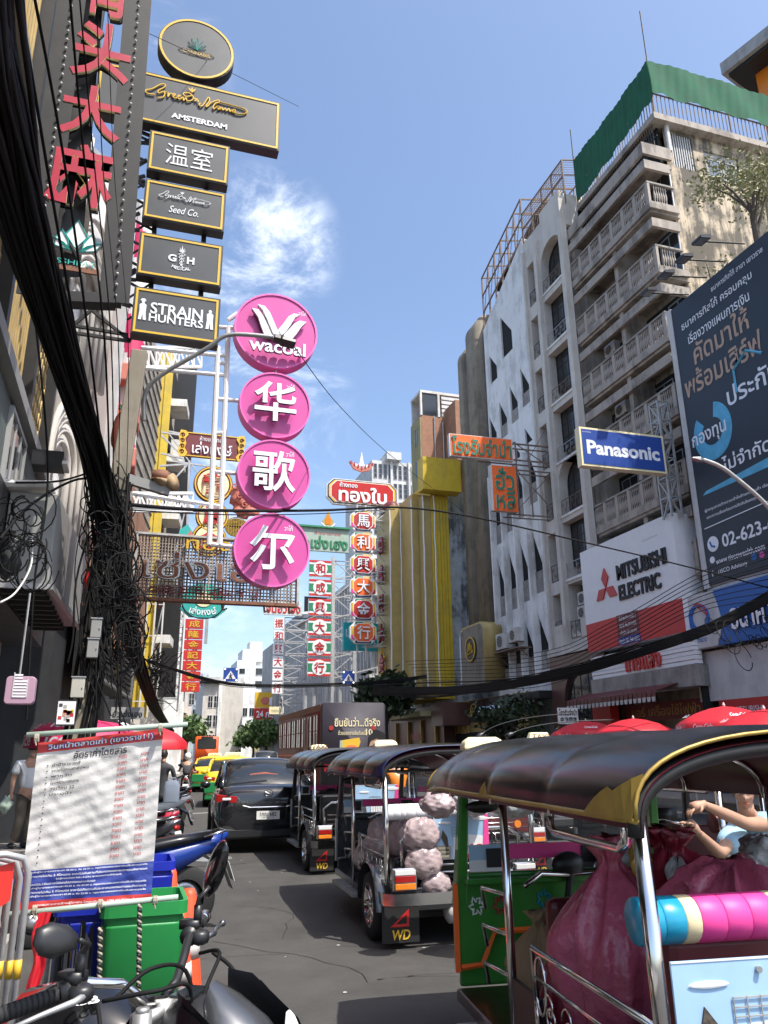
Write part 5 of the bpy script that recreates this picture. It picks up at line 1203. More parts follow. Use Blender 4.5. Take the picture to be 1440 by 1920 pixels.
t_ = thing('advert_board', 'dull red tilted hoarding above the slatted box beside the utility pole', 'board', q.o); b = mb('brick_red'); b.box(-q.w / 2, q.w / 2, 0, .08, 0, q.h); b.build('panel', t_)
# tiled louvre building and yellow pillar further back
tbq = thing('office_building', 'brown building with slanted tile screen left of the yellow pillar', 'building', (-.8, 26.5, 0), PI / 2 - .14)
b = mb('taupe'); b.box(0, 7.2, .1, 5, 4.2, 18.5); b.build('wall', tbq)
b = mb('concrete')
for i in range(36):
 b.bar((.1 + i * .2, .05, 4.6), (.1 + i * .2, .05, 17.9), .07)
for j in range(22): b.bar((0, .0, 4.8 + j * .6), (7.2, .0, 4.8 + j * .6), .06)
b.build('tile_screen', tbq)
b = mb('taupe'); b.box(7.2, 9.8, -.3, 5, 4, 19.8)
b.build('stair_tower', tbq); b = mb('white_wall')
for j in range(5): b.box(7.1, 8.6, -1.1, -.31, 6 + j * 2.7, 6.35 + j * 2.7)
b.build('balcony_slab', tbq); b = mb('glass_dark')
for j in range(5): b.box(7.3, 9.6, -.34, -.31, 6.9 + j * 2.7, 8.4 + j * 2.7)
b.build('opening', tbq)
for j in (1, 2, 3): acunit(tbq, 7.9, -.7, 6.4 + j * 2.7, 1.3)
b = mb('black_paint'); b.box(9.8, 10.1, -1.2, 5, 4, 20.2); b.build('edge_wall', tbq)
q = quad4((306, 655), (326, 655), (282, 1020), (300, 1020), Y=33)
yp = thing('pillar_sign', 'tall plain yellow pillar sign rising behind the white trusses', 'sign', (q.c.x - .1, 33, 0)); b = mb('yellow_clad'); hh_ = AY(310, 680, 33).z; b.box(-.28, 0, 0, .5, 3, hh_ + .6); b.box(.01, .34, -.05, .45, 3, hh_ + .6); b.build('pillar', yp)
b = mb('steel_rough'); b.bar((0, .1, 3), (1.4, .1, 12.5), .05); b.bar((.35, .2, 15.4), (2.2, .2, 15.2), .07); b.bar((.35, .2, 14.0), (2.6, .2, 13.9), .07); b.bar((.35, .2, 15.3), (2.0, .2, 13.2), .05); b.bar((2.5, .2, 6), (2.5, .2, 14), .12); b.bar((.4, .2, 8.5), (2.5, .2, 12.2), .07); b.build('bracket', yp)
b = mb('lamp_cream')
for k in range(7): b.box(-.5 - .0, .6, .3, .4, 2.6, 2.7) if k == 0 else None
b.mat('white_dirty')
for k in range(5): b.bar((-.6 + k * .32, -.2, 3), (-.6 + k * .32, -.2, 9.5), .06)
for k in range(5): b.bar((-.6, -.2, 3.6 + k * 1.3), (.7, -.2, 3.6 + k * 1.3), .04)
b.build('scaffold', yp)
# -- black sign stack (hangs over the road)
Yg_ = 8.5
def gpanel(TL, TR, BL, BR, lab, kind):
 f = quad4(TL, TR, BL, BR, Y=Yg_, rot=kind_rot); o = thing('hanging_sign', lab, 'sign', f.o, kind_rot)
 b = mb('black_paint'); b.box(-f.w / 2, f.w / 2, 0, .16, 0, f.h); b.build('box', o)
 b = mb('sign_grey'); b.box(-f.w / 2 + .012, f.w / 2 - .012, -.004, 0, .012, f.h - .012); b.build('face', o)
 b = mb('gold_paint'); w, h, t = f.w - .05, f.h - .05, .026
 for (a, c, d, e) in ((-w / 2, w / 2, h / 2 - t, h / 2), (-w / 2, w / 2, -h / 2, -h / 2 + t), (-w / 2, -w / 2 + t, -h / 2 + t, h / 2 - t), (w / 2 - t, w / 2, -h / 2 + t, h / 2 - t)): b.box(a, c, -.012, -.005, f.h / 2 + d, f.h / 2 + e)
 b.build('gold_border', o); return o, f
kind_rot = 0.0
o, f = gpanel((183, 120), (528, 187), (176, 212), (522, 279), 'large black signboard with gold border and gold script above white capitals', 0)
def script(b, pts, th, y=-.02, m='gold_paint'):
 b.mat(m); pts = [Vector(p) for p in pts]; out_ = []
 for i in range(len(pts) - 1):
  p0 = pts[max(i - 1, 0)]; p1 = pts[i]; p2 = pts[i + 1]; p3 = pts[min(i + 2, len(pts) - 1)]
  for k in range(5):
   t = k / 5; out_.append(.5 * ((2 * p1) + (-p0 + p2) * t + (2 * p0 - 5 * p1 + 4 * p2 - p3) * t * t + (-p0 + 3 * p1 - 3 * p2 + p3) * t ** 3))
 out_.append(pts[-1]); b.tube([(p.x, y, p.y) for p in out_], th, 5)
def scriptword(b, ox, oz, s, th, m, y=-.02):
 G = [(-.9, -.1), (-1.15, -.12), (-1.2, .0), (-1.0, .12), (-.75, .38), (-.6, .42), (-.62, .3), (-.8, .1), (-.78, .0), (-.6, .12), (-.62, -.12), (-.8, -.2)]
 r = [(-.62, .05), (-.5, .12), (-.48, -.08), (-.42, .08), (-.36, .1), (-.3, .02), (-.24, .08), (-.28, .12), (-.32, 0), (-.22, -.06), (-.12, .04), (-.08, .1), (-.14, .1), (-.16, 0), (-.08, -.06), (.02, .06), (.04, -.08), (.12, .06), (.16, -.06), (.3, .0), (.36, .16), (.2, .3), (.02, .22), (.1, .12), (.3, .2)]
 Hh = [(.62, -.02), (.56, -.1), (.68, -.12), (.86, .3), (.9, .16), (.8, -.1), (.86, -.08), (.98, .12), (1.2, .28), (1.24, .2), (1.1, .1), (1.04, -.1), (1.1, -.14)]
 o_ = [(1.1, -.1), (1.22, .02), (1.3, -.08), (1.2, -.12), (1.34, 0), (1.38, -.1), (1.46, 0), (1.5, -.1), (1.58, .02), (1.62, -.1), (1.66, -.02), (1.72, -.1), (1.8, -.02), (1.76, .04), (1.7, -.06), (1.84, -.12), (2.1, -.06), (2.2, .08), (2.0, .18), (1.2, .22)]
 for st in (G, r, Hh, o_): script(b, [(ox + x * s, oz + z * s) for x, z in st], th, y, m)
 b.mat(m)
 for k, a in enumerate((0.3, 1.0, 1.6, 2.2, 2.9)):
  if k in (1, 2, 3): q = [(ox + .3 * s, oz + .33 * s), (ox + (.3 + .12 * math.cos(a - .25)) * s, oz + (.33 + .14 * math.sin(a - .25)) * s), (ox + (.3 + .24 * math.cos(a)) * s, oz + (.33 + .24 * math.sin(a)) * s), (ox + (.3 + .12 * math.cos(a + .25)) * s, oz + (.33 + .14 * math.sin(a + .25)) * s)]; b.prism(q, y - .01, y)
 for a in (3.3, 4.1, 5.0): q = [(ox + .5 * s, oz + .12 * s), (ox + (.5 + .09 * math.cos(a - .3)) * s, oz + (.12 + .09 * math.sin(a - .3)) * s), (ox + (.5 + .17 * math.cos(a)) * s, oz + (.12 + .17 * math.sin(a)) * s), (ox + (.5 + .09 * math.cos(a + .3)) * s, oz + (.12 + .09 * math.sin(a + .3)) * s)]; b.prism(q, y - .01, y)
b = mb(); scriptword(b, -.12, f.h * .60, .385, .010, 'gold_paint'); b.build('script_lettering', o)
text(o, 'AMSTERDAM', .12, f.h * .24, .72, .085, -.012, 'white_letter', bold=.03)
o, f = gpanel((281, 247), (431, 271), (275, 319), (428, 346), 'black panel with two white Chinese characters under the large script signboard', 0); text(o, '温室', 0, f.h / 2, f.w * .58, f.h * .52, -.012, 'white_letter', bold=-.004)
o, f = gpanel((273, 338), (424, 360), (266, 405), (420, 437), 'black panel with small white script lettering, third in the stack', 0); b = mb(); scriptword(b, -.1, f.h * .62, .185, .0045, 'white_letter'); letters(b, 'Seed Co.', .0, f.h * .33, f.w * .36, f.h * .17, -.012, 'white_letter', slant=.25); b.build('script_lettering', o)
o, f = gpanel((263, 436), (418, 459), (254, 512), (415, 541), 'black panel with white G H letters round a leaf and snake staff', 0)
text(o, 'G', -.10, f.h * .5, .1, .1, -.012, 'white_letter', bold=.035); text(o, 'H', .12, f.h * .5, .09, .1, -.012, 'white_letter', bold=.035); text(o, 'MEDICAL', .01, f.h * .28, .22, .045, -.012, 'white_letter', arc=-.3, bold=.02)
b = mb('white_letter')
for k in range(7):
 a = PI / 2 + (k - 3) * .42; L_ = .1 if k == 3 else .085 - abs(k - 3) * .012; c = (.01, f.h * .66); b.prism([(c[0], c[1]), (c[0] + .5 * L_ * math.cos(a - .14), c[1] + .5 * L_ * math.sin(a - .14)), (c[0] + L_ * math.cos(a), c[1] + L_ * math.sin(a)), (c[0] + .5 * L_ * math.cos(a + .14), c[1] + .5 * L_ * math.sin(a + .14))], -.014, -.008)
b.tube([(.01 + .045 * math.sin(k * .8) * (1 - k / 26), -.014, f.h * .64 - k * .011) for k in range(20)], .006, 5); b.tube([(.01 - .045 * math.sin(k * .8) * (1 - k / 26), -.014, f.h * .64 - k * .011) for k in range(20)], .004, 5); b.tube([(.01, -.012, f.h * .66), (.01, -.012, f.h * .36)], .005, 5); b.build('emblem', o)
o, f = gpanel((253, 537), (414, 560), (243, 624), (409, 647), 'lowest black panel with white serif words between two small silhouettes', 0)
text(o, 'STRAIN', 0, f.h * .58, f.w * .6, f.h * .24, -.012, 'white_letter', bold=.02); text(o, 'HUNTERS', 0, f.h * .38, f.w * .62, f.h * .17, -.012, 'white_letter', bold=.02)
b = mb('white_letter')
for sx in (-1, 1):
 x = sx * f.w * .385; z = f.h * .3; b.prism([(x - .045, z), (x - .01, z), (x, z + .09), (x + .01, z), (x + .045, z), (x + .035, z + .12), (x + .04, z + .2), (x + .012, z + .225), (x - .012, z + .225), (x - .04, z + .2), (x - .035, z + .12)], -.012, -.006); b.prism(circ(.02, 10, x, z + .245), -.012, -.006)
 if sx < 0: b.prism([(x - .035, z + .255), (x + .035, z + .255), (x + .018, z + .285), (x - .018, z + .285)], -.013, -.006)
b.build('silhouettes', o)
c = AY(369, 92, Yg_); rdx = (AY(438, 92, Yg_) - AY(299, 92, Yg_)).length / 2
dk = thing('hanging_sign', 'round black sign with a green leaf outline on top of the signboard', 'sign', c)
b = mb('black_paint'); b.prism(circ(rdx, 40), 0, .17); b.build('disc', dk); b = mb('sign_grey'); b.prism(circ(rdx - .01, 40), -.004, 0); b.mat('gold_paint'); ring(b, circ(rdx - .015, 40), circ(rdx - .045, 40), -.012, -.005); b.build('gold_border', dk)
b = mb('sign_teal')
for k in range(7):
 a = PI / 2 + (k - 3) * .40; L_ = .24 - abs(k - 3) * .035; cz = -.03
 def pt(t, s): return (L_ * t * math.cos(a + s), -.012, cz + L_ * t * math.sin(a + s))
 b.tube([pt(0, 0), pt(.3, .16), pt(.6, .12), pt(1, 0), pt(.6, -.12), pt(.3, -.16), pt(0, 0)], .0028, 4)
b.build('leaf_outline', dk)
b = mb('gold_dim'); b.tube([(-.19, -.012, -.05), (.19, -.012, -.05), (.24, -.012, -.085), (.19, -.012, -.12), (-.19, -.012, -.12), (-.24, -.012, -.085), (-.19, -.012, -.05)], .0035, 4); b.tube([(-.1, -.012, -.135), (.1, -.012, -.135)], .002, 4); letters(b, 'CANNABIS', 0, -.085, .36, .05, -.012, 'gold_dim'); b.build('lettering', dk)
b = mb('black_steel'); b.cyl((0, .05, -rdx - .12), (0, .05, -rdx + .02), .02, 8); b.build('stem', dk)
fr = thing('sign_support', 'black steel mast and brackets carrying the black sign stack', 'sign bracket', (0, Yg_ + .2, 0))
b = mb('black_steel')
def gp(px, py, Y=Yg_ + .2): v = AY(px, py, Y); return (v.x, v.y - (Yg_ + .2), v.z)
b.bar(gp(392, 250), gp(372, 640), .06); b.bar(gp(300, 240), gp(278, 630), .06)
for (a, c) in (((215, 228), (300, 262)), ((210, 262), (290, 270)), ((205, 330), (275, 300)), ((200, 335), (272, 340)), ((205, 345), (272, 330)), ((215, 305), (270, 350)), ((205, 420), (262, 400)), ((205, 425), (262, 432)), ((200, 520), (255, 525)), ((205, 530), (255, 505)), ((200, 560), (245, 575)), ((110, 620), (245, 640)), ((170, 580), (245, 640)), ((120, 625), (170, 582)), ((115, 607), (240, 628))): b.bar(gp(*a), gp(*c), .035)
for k in range(9): y = 250 + k * 40; b.bar(gp(250 - k, y), gp(300 - k * 2, y + 24), .025); b.bar(gp(246 - k, y + 30), gp(300 - k * 2, y), .02)
b.build('truss', fr)
# -- red character frame
Yr = 6.5
def rp(px, py, Y=Yr): v = AY(px, py, Y); return Vector((v.x, v.y - Yr, v.z))
rf = thing('character_frame_sign', 'tall black steel frame sign with red brush style Chinese characters and bulb studded posts', 'sign', (0, Yr, 0))
for (t0, t1) in (((140, -30), (62, 560)), ((262, -30), (214, 572))):
 p, q = rp(*t0), rp(*t1); b = mb('black_steel'); b.bar(p, q, .10, .12); b.bar(p + Vector((.06, -.05, 0)), q + Vector((.06, -.05, 0)), .015, .14); b.bar(p + Vector((-.06, -.05, 0)), q + Vector((-.06, -.05, 0)), .015, .14); o = b.build('post', rf)
 bb_ = mb('white_dirty'); n = 34
 for i in range(n): c = p.lerp(q, (i + .5) / n); bb_.ell((c.x + .01, c.y - .075, c.z), (.013, .013, .013), 8, 5)
 bb_.build('bulbs', o, smooth=True)
b = mb('black_steel'); b.bar(rp(60, 560), rp(216, 566), .14, .1); b.build('bottom_beam', rf)
b = mb('black_paint'); p, q = rp(128, -30, Yr + .08), rp(196, 520, Yr + .08)
b.face([rp(148, -30, Yr + .08), rp(196, -30, Yr + .08), rp(150, 520, Yr + .08), rp(92, 520, Yr + .08)]); b.build('back_sheet', rf)
for ch, px, py, w, h in (('青', 205, -14, 82, 110), ('头', 192, 105, 106, 108), ('大', 172, 218, 112, 98), ('麻', 152, 336, 122, 118)):
 c = rp(px, py); sw = (rp(px + w / 2, py) - rp(px - w / 2, py)).length; shh = abs(rp(px, py - h / 2).z - rp(px, py + h / 2).z)
 b = mb(); letters(b, ch, c.x, c.z, sw, shh, -.035, 'red_letter', depth=.03, bold=.018, side='lamp_cream'); letters(b, ch, c.x, c.z, sw * 1.06, shh * 1.05, -.005, 'black_paint', depth=.03, bold=.02); b.build('character', rf)  # larger black copy behind each character is its shadow, built in as shape
b = mb('white_dirty'); c = rp(143, 462); s_ = .0042
def lot(pts): return [(c.x + x * s_, c.z - y * s_) for x, y in pts]
petals = [[(0, -58), (22, -18), (0, 14), (-22, -18)], [(30, -28), (42, -6), (14, 18), (16, -4)], [(-30, -28), (-42, -6), (-14, 18), (-16, -4)], [(52, -8), (40, 14), (6, 22), (24, 4)], [(-52, -8), (-40, 14), (-6, 22), (-24, 4)]]
for p_ in petals: b.mat('print_white').prism(lot(p_), -.05, -.01); b.mat('sign_teal').tube([(x, -.055, z) for x, z in lot(p_)], .007, 4, closed=True)
letters(b, 'ESSHEAT', c.x, c.z - .19, .38, .05, -.03, 'sign_teal'); b.mat('rust').box(c.x - .2, c.x + .2, -.02, 0, c.z - .27, c.z - .22); b.build('lotus_logo', rf)
# -- pink discs
Yw_ = 11.0
def wp(px, py, Y=Yw_): return AY(px, py, Y)
Wf = thing('sign_support', 'white painted pipe frame and trusses carrying the four pink discs', 'sign bracket', (0, Yw_, 0))
b = mb('white_paint')
def wq(px, py, dy=.25): v = wp(px, py, Yw_ + dy); return (v.x, dy, v.z)
b.tube([wq(428, 612), wq(412, 1022)], .042, 8); b.tube([wq(409, 650), wq(392, 1022)], .042, 8); b.tube([wq(428, 600), wq(445, 588)], .04, 8); b.build('upright', Wf)
for (l, r) in (((405, 613), (440, 615)), ((265, 652), (428, 668)), ((262, 690), (426, 704)), ((406, 748), (452, 752)), ((402, 812), (424, 812)), ((398, 884), (445, 888)), ((250, 925), (416, 950)), ((250, 952), (414, 958)), ((392, 1020), (440, 1026)), ((405, 680), (428, 682))):
 b = mb('white_paint'); b.tube([wq(*l), wq(*r)], .034, 8); b.build('crossbar', Wf)
b = mb('white_paint')
for (x0, x1, ya, yb) in ((265, 378, 652, 688), (248, 362, 925, 958)):
 n = 8
 for i in range(n):
  xa_, xb_ = x0 + (x1 - x0) * i / n, x0 + (x1 - x0) * (i + 1) / n
  b.bar(wq(xa_, ya if i % 2 else yb), wq(xb_, yb if i % 2 else ya), .03); b.bar(wq(xa_, ya, .7), wq(xb_, yb, .7), .028); b.bar(wq(xb_, ya), wq(xb_, yb), .025); b.bar(wq(xa_, ya), wq(xa_, ya, .7), .028); b.bar(wq(xa_, yb), wq(xb_, yb, .7), .028)
 for dy in (.25, .7): b.bar(wq(x0, ya, dy), wq(x1, ya, dy), .045); b.bar(wq(x0, yb, dy), wq(x1, yb, dy), .045)
b.build('truss', Wf)
discs = [(518, 621, 77, None, 'largest topmost pink disc with a white winged W logo'), (516, 760, 66, '华', 'second pink disc from the top with a white Chinese character'), (514, 889, 68, '歌', 'third pink disc from the top with a dense white Chinese character'), (510, 1031, 71, '尔', 'lowest pink disc with a white Chinese character over the mesh sign')]
for (px, py, r, ch, lab) in discs:
 c = wp(px, py); R_ = (wp(px + r, py) - wp(px - r, py)).length / 2
 d = thing('disc_sign', lab, 'sign', c, 0, 'pink discs hanging on the white frame')
 b = mb('pink_rim'); b.prism(circ(R_, 56), .0, .22); ring(b, circ(R_, 56), circ(R_ * .955, 56), -.025, 0); b.build('rim', d); b = mb('pink'); b.prism(circ(R_ * .955, 56), -.008, .0); b.build('face', d)
 if ch:
  text(d, ch, -.02, -.0, R_ * 1.18, R_ * 1.18, -.10, 'white_letter', depth=.05, bold=.014, side='letter_side', res=4, name='character'); text(d, 'วาโก้', R_ * .42, R_ * .62, .13, .085, -.012, 'white_letter', bold=.01)
 else:
  b = mb('white_letter'); k = R_ / 77
  def wing(pts): return [(x * k, -y * k) for x, y in pts]
  W1 = [(-48, -34), (-36, -33), (-27, -22), (-18, -4), (-10, 14), (-4, 22), (-13, 22), (-24, 15), (-30, 0), (-36, -18)]
  W2 = [(-38, -44), (-24, -42), (-14, -30), (-2, -2), (8, 18), (16, 26), (2, 24), (-8, 10), (-20, -18), (-28, -34)]
  W3 = [(42, -36), (30, -36), (20, -28), (10, -10), (2, 2), (8, 14), (16, 4), (26, -14), (32, -28)]
  W4 = [(54, -22), (42, -23), (32, -16), (22, -2), (12, 12), (18, 22), (28, 18), (38, 2), (44, -10)]
  for w_ in (W1, W2, W3, W4): b.prism(wing(w_)[::-1], -.10, -.05); 
  b.mat('letter_side')
  for w_ in (W1, W2, W3, W4): b.prism([(x * 1.0 - .004, z - .012) for x, z in wing(w_)][::-1], -.05, -.045)
  b.build('winged_logo', d); text(d, 'wacoal', .01, -R_ * .52, R_ * 1.34, R_ * .34, -.09, 'white_letter', depth=.045, bold=.02, side='letter_side', name='lettering'); text(d, 'วาโก้', R_ * .62, R_ * .58, .13, .085, -.012, 'white_letter', bold=.01)
 b = mb('steel_rough'); b.cyl((.02, .05, -R_ - .1), (.02, .05, -R_ + .06), .025, 8); b.build('hanger', d)
# -- mesh sign
q = quad4((252, 1008), (556, 1014), (256, 1124), (558, 1128), Y=13.2)
t_ = thing('mesh_sign', 'rusty wire mesh sign with hollow chrome Thai letters below the pink discs', 'sign', q.o)
w, h = q.w, q.h
b = mb('mesh_beige')
for i in range(int(w / .05)): x = -w / 2 + i * .05; b.box(x, x + .012, -.01, .01, 0, h)
for i in range(int(h / .055)): z = i * .055; b.box(-w / 2, w / 2, .012, .024, z, z + .012)
o = b.build('wire_mesh', t_); o['kind'] = 'stuff'
b = mb('mesh_beige')
for i in range(int(w / .06)): x = -w / 2 + i * .06; b.box(x, x + .02, .1, .12, 0, h)
for i in range(int(h / .06)): z = i * .06; b.box(-w / 2, w / 2, .121, .131, z, z + .018)
o = b.build('rear_mesh', t_); o['kind'] = 'stuff'
b = mb('rust'); b.box(-w / 2, w / 2, -.03, .14, -.05, 0); b.mat('galv'); b.box(-w / 2, w / 2, -.03, .14, h, h + .035); b.box(w / 2, w / 2 + .04, -.03, .14, -.05, h + .035); b.box(-w / 2 - .04, -w / 2, -.03, .14, -.05, h + .035); b.build('frame', t_)
text(t_, 'ทอง', -.2, h * .87, .75, .17, -.03, 'gold_paint', depth=.05, side='gold_dim'); 
text(t_, 'เซ่งเฮง', -.1, h * .5, w * .86, h * .44, -.03, 'steel', depth=.10, side='chrome', bold=.02); text(t_, 'เซ่งเฮง', -.1, h * .5, w * .855, h * .42, -.135, 'rust', depth=.004, bold=-.004)
text(t_, '盛興金行', -.2, h * .13, w * .7, h * .13, -.02, 'maroon_sign', depth=.03)
b = mb('rust')
for x in (-w * .35, .1, w * .3, w * .46): b.bar((x, .05, -.16), (x - .02, .05, .02), .03); b.bar((x, .05, -.16), (x + .08, .05, -.12), .025)
b.build('bracket', t_)
# ornate signs behind
q = quad4((342, 808), (455, 822), (340, 852), (452, 866), Y=22)
t_ = thing('shop_sign', 'maroon plaque with gold scroll ends and white Thai lettering behind the white pipes', 'sign', q.o); w, h = q.w, q.h
b = mb('maroon_sign'); b.prism(rrect(w, h, .12, 4, 0, h / 2), 0, .1); b.mat('gold_paint'); ring(b, rrect(w, h, .12, 4, 0, h / 2), rrect(w - .06, h - .06, .1, 4, 0, h / 2), -.02, 0); b.build('panel', t_)
b = mb('gold_paint')
for sx in (-1, 1):
 b.prism([(sx * w * .53, h * -.06), (sx * w * .44, -.04), (sx * w * .40, h * .12), (sx * w * .45, h * .3), (sx * w * .43, h * .5), (sx * w * .45, h * .7), (sx * w * .40, h * .88), (sx * w * .44, h * 1.04), (sx * w * .53, h * 1.06), (sx * w * .56, h * .8), (sx * w * .53, h * .5), (sx * w * .56, h * .2)][::int(sx)], -.04, -.0)
 b.mat('maroon_seat')
 for z in (.15, .38, .62, .85): scroll(b, sx * w * .49, h * z, .07, -.05, .012, sx)
 b.mat('gold_paint')
b.build('scroll_border', t_); text(t_, 'ห้างขายทอง', 0, h * .78, w * .42, h * .2, -.03, 'white_letter'); text(t_, 'เล่งหงษ์', 0, h * .38, w * .66, h * .5, -.03, 'white_letter', bold=.01, depth=.02)
on = thing('ornate_sign', 'column of round yellow and red ornate signs behind the white pipe frame', 'sign', (0, 24, 0))
def oq(px, py): v = AY(px, py, 24); return v
for (px, py, r, ch) in ((400, 908, 36, '龍'), (398, 968, 30, '鳳'), (392, 1012, 32, '金')):
 c = oq(px, py); R_ = r / 1442 * 25; b = mb('maroon_sign'); b.prism(circ(R_, 32, c.x, c.z), 0, .12); b.mat('gold_paint'); ring(b, circ(R_ * .95, 32, c.x, c.z), circ(R_ * .88, 32, c.x, c.z), -.03, 0); b.mat('lamp_cream'); b.prism(circ(R_ * .8, 32, c.x, c.z), -.02, 0); letters(b, ch, c.x, c.z, R_ * 1.1, R_ * 1.1, -.05, 'red_paint', depth=.03, bold=.04); b.build('roundel', on)
b = mb('coral'); c = oq(457, 932); b.ell((c.x, 0, c.z), (.48, .12, .42), 18, 12, jit=.25, seed=3); c = oq(452, 955); b.ell((c.x + .1, 0, c.z), (.45, .12, .3), 18, 12, jit=.35, seed=5)
for k in range(5): scroll(b, oq(440 + k * 9, 915 + (k % 3) * 16).x, oq(440, 915 + (k % 3) * 16).z, .12, -.13, .025)
b.build('dragon_relief', on, smooth=True)
b = mb('gold_dim'); c = oq(443, 988)
for k in range(7): b.tube([(c.x + .36 * math.cos(2 * PI * i / 20), -.05 * k * 0, c.z + .32 * math.sin(2 * PI * i / 20) * (1 - k / 7)) for i in range(20)], .014, 4, closed=True)
for k in range(9): x = -.32 + k * .08; b.bar((c.x + x, 0, c.z - .3 * math.sqrt(max(0, 1 - (x / .36) ** 2))), (c.x + x, 0, c.z + .3 * math.sqrt(max(0, 1 - (x / .36) ** 2))), .018)
b.mat('black_paint'); b.ell((c.x, .1, c.z), (.35, .05, .31), 14, 8); b.build('round_basket', on)
b = mb('sign_teal'); c = oq(352, 1000); b.prism([(c.x - .3, c.z - .2), (c.x + .75, c.z - .2), (c.x + .7, c.z + .1), (c.x + .35, c.z + .22), (c.x + .2, c.z - .02), (c.x - .02, c.z + .3), (c.x - .25, c.z + .1)], 0, .08); b.mat('coral'); b.prism([(c.x - .1, c.z - .15), (c.x + .2, c.z - .15), (c.x + .1, c.z + .1)], -.03, 0); b.build('wave_relief', on)
b = mb('steel_rough'); p0, p1 = oq(356, 860), oq(352, 985); b.bar((p0.x, .2, p0.z), (p1.x, .2, p1.z), .07); p0, p1 = oq(300, 870), oq(358, 866); b.bar((p0.x, .2, p0.z), (p1.x, .2, p1.z), .06); p0, p1 = oq(302, 846), oq(345, 856); b.bar((p0.x, .2, p0.z), (p1.x, .2, p1.z), .05); p0, p1 = oq(303, 812), oq(345, 852); b.bar((p0.x, .2, p0.z), (p1.x, .2, p1.z), .05); p0, p1 = oq(318, 905), oq(352, 868); b.bar((p0.x, .2, p0.z), (p1.x, .2, p1.z), .05); p0, p1 = oq(303, 806), oq(342, 812); b.bar((p0.x, .2, p0.z), (p1.x, .2, p1.z), .05); b.build('bracket', on)
q = quad4((339, 1112), (422, 1112), (339, 1160), (422, 1160), Y=26)
t_ = thing('shop_sign', 'teal half oval sign with curved white Thai lettering below the mesh sign', 'sign', q.c); w, h = q.w, q.h
b = mb('sign_teal'); b.prism([(x, z) for x, z in circ(w * .48, 36, 0, h * .2, h * .7)], 0, .12); b.prism([(-w * .52, -h * .15), (-w * .3, -h * .45), (w * .3, -h * .45), (w * .52, -h * .15), (w * .4, h * .2), (-w * .4, h * .2)], -.02, .1); b.mat('lamp_cream'); b.prism(circ(w * .2, 24, 0, h * .25, h * .3), -.04, 0); b.mat('print_black'); b.tube([(w * .49 * math.cos(a), -.03, h * .2 + h * .71 * math.sin(a)) for a in [PI + PI * i / 16 for i in range(17)]], .02, 4); b.build('panel', t_)
text(t_, 'เล่งหงษ์', 0, -h * .22, w * .6, h * .3, -.04, 'white_letter', arc=-1.3, bold=.02)
# red box sign on left and figurine
cf = AY(232, 800, 10.5); fg = thing('figurine', 'pink and green dragon fruit shaped figurine beside the utility pole', 'figurine', cf)
b = mb('hot_pink'); b.ell((-.05, 0, -.1), (.11, .1, .32), 14, 10, jit=.1, seed=2); b.ell((.05, 0, .14), (.1, .08, .16), 12, 8, jit=.15, seed=4); b.build('body', fg, smooth=True); recolour(fg, {'hot_pink': 'coral'}); b = mb('green_pale')
for k in range(5): a = .4 + k * .5; b.prism([(0, .2), (.04 + .16 * math.cos(a), .22 + .16 * math.sin(a)), (.0 + .10 * math.cos(a + .35), .2 + .1 * math.sin(a + .35))], -.08, -.04)
b.build('leaves', fg)
# fare banner etc. come with the foreground
# -- VEHICLES
def wheel(par, x, y, r, w, rim='steel', side=1, name='wheel'):
 o = bpy.data.objects.new(name, None); COL.objects.link(o); o.parent = par; o.location = (x, y, r)
 b = mb('black_rubber'); n = 28; prof = [(r * .62, -w / 2), (r * .93, -w / 2), (r, -w * .36), (r, w * .36), (r * .93, w / 2), (r * .62, w / 2)]
 b.loft([[(v, rr * math.cos(2 * PI * j / n), rr * math.sin(2 * PI * j / n)) for j in range(n)] for rr, v in prof], cap=False); b.build('tyre', o, smooth=math.radians(40))
 s = side; b = mb(rim); b.loft([[(v * s, rr * math.cos(2 * PI * j / n), rr * math.sin(2 * PI * j / n)) for j in range(n)] for rr, v in ((r * .66, w * .5), (r * .62, w * .5), (r * .58, w * .2), (r * .25, w * .1), (r * .2, w * .3), (0.001, w * .32))], cap=False)
 for k in range(8): a = 2 * PI * k / 8; b.bar((w * .3 * s, .15 * r * math.cos(a), .15 * r * math.sin(a)), (w * .42 * s, .62 * r * math.cos(a), .62 * r * math.sin(a)), .03 * r * 4, .02)
 b.build('rim', o, smooth=math.radians(30)); return o
def sup(a, e): return math.copysign(abs(a) ** e, a)
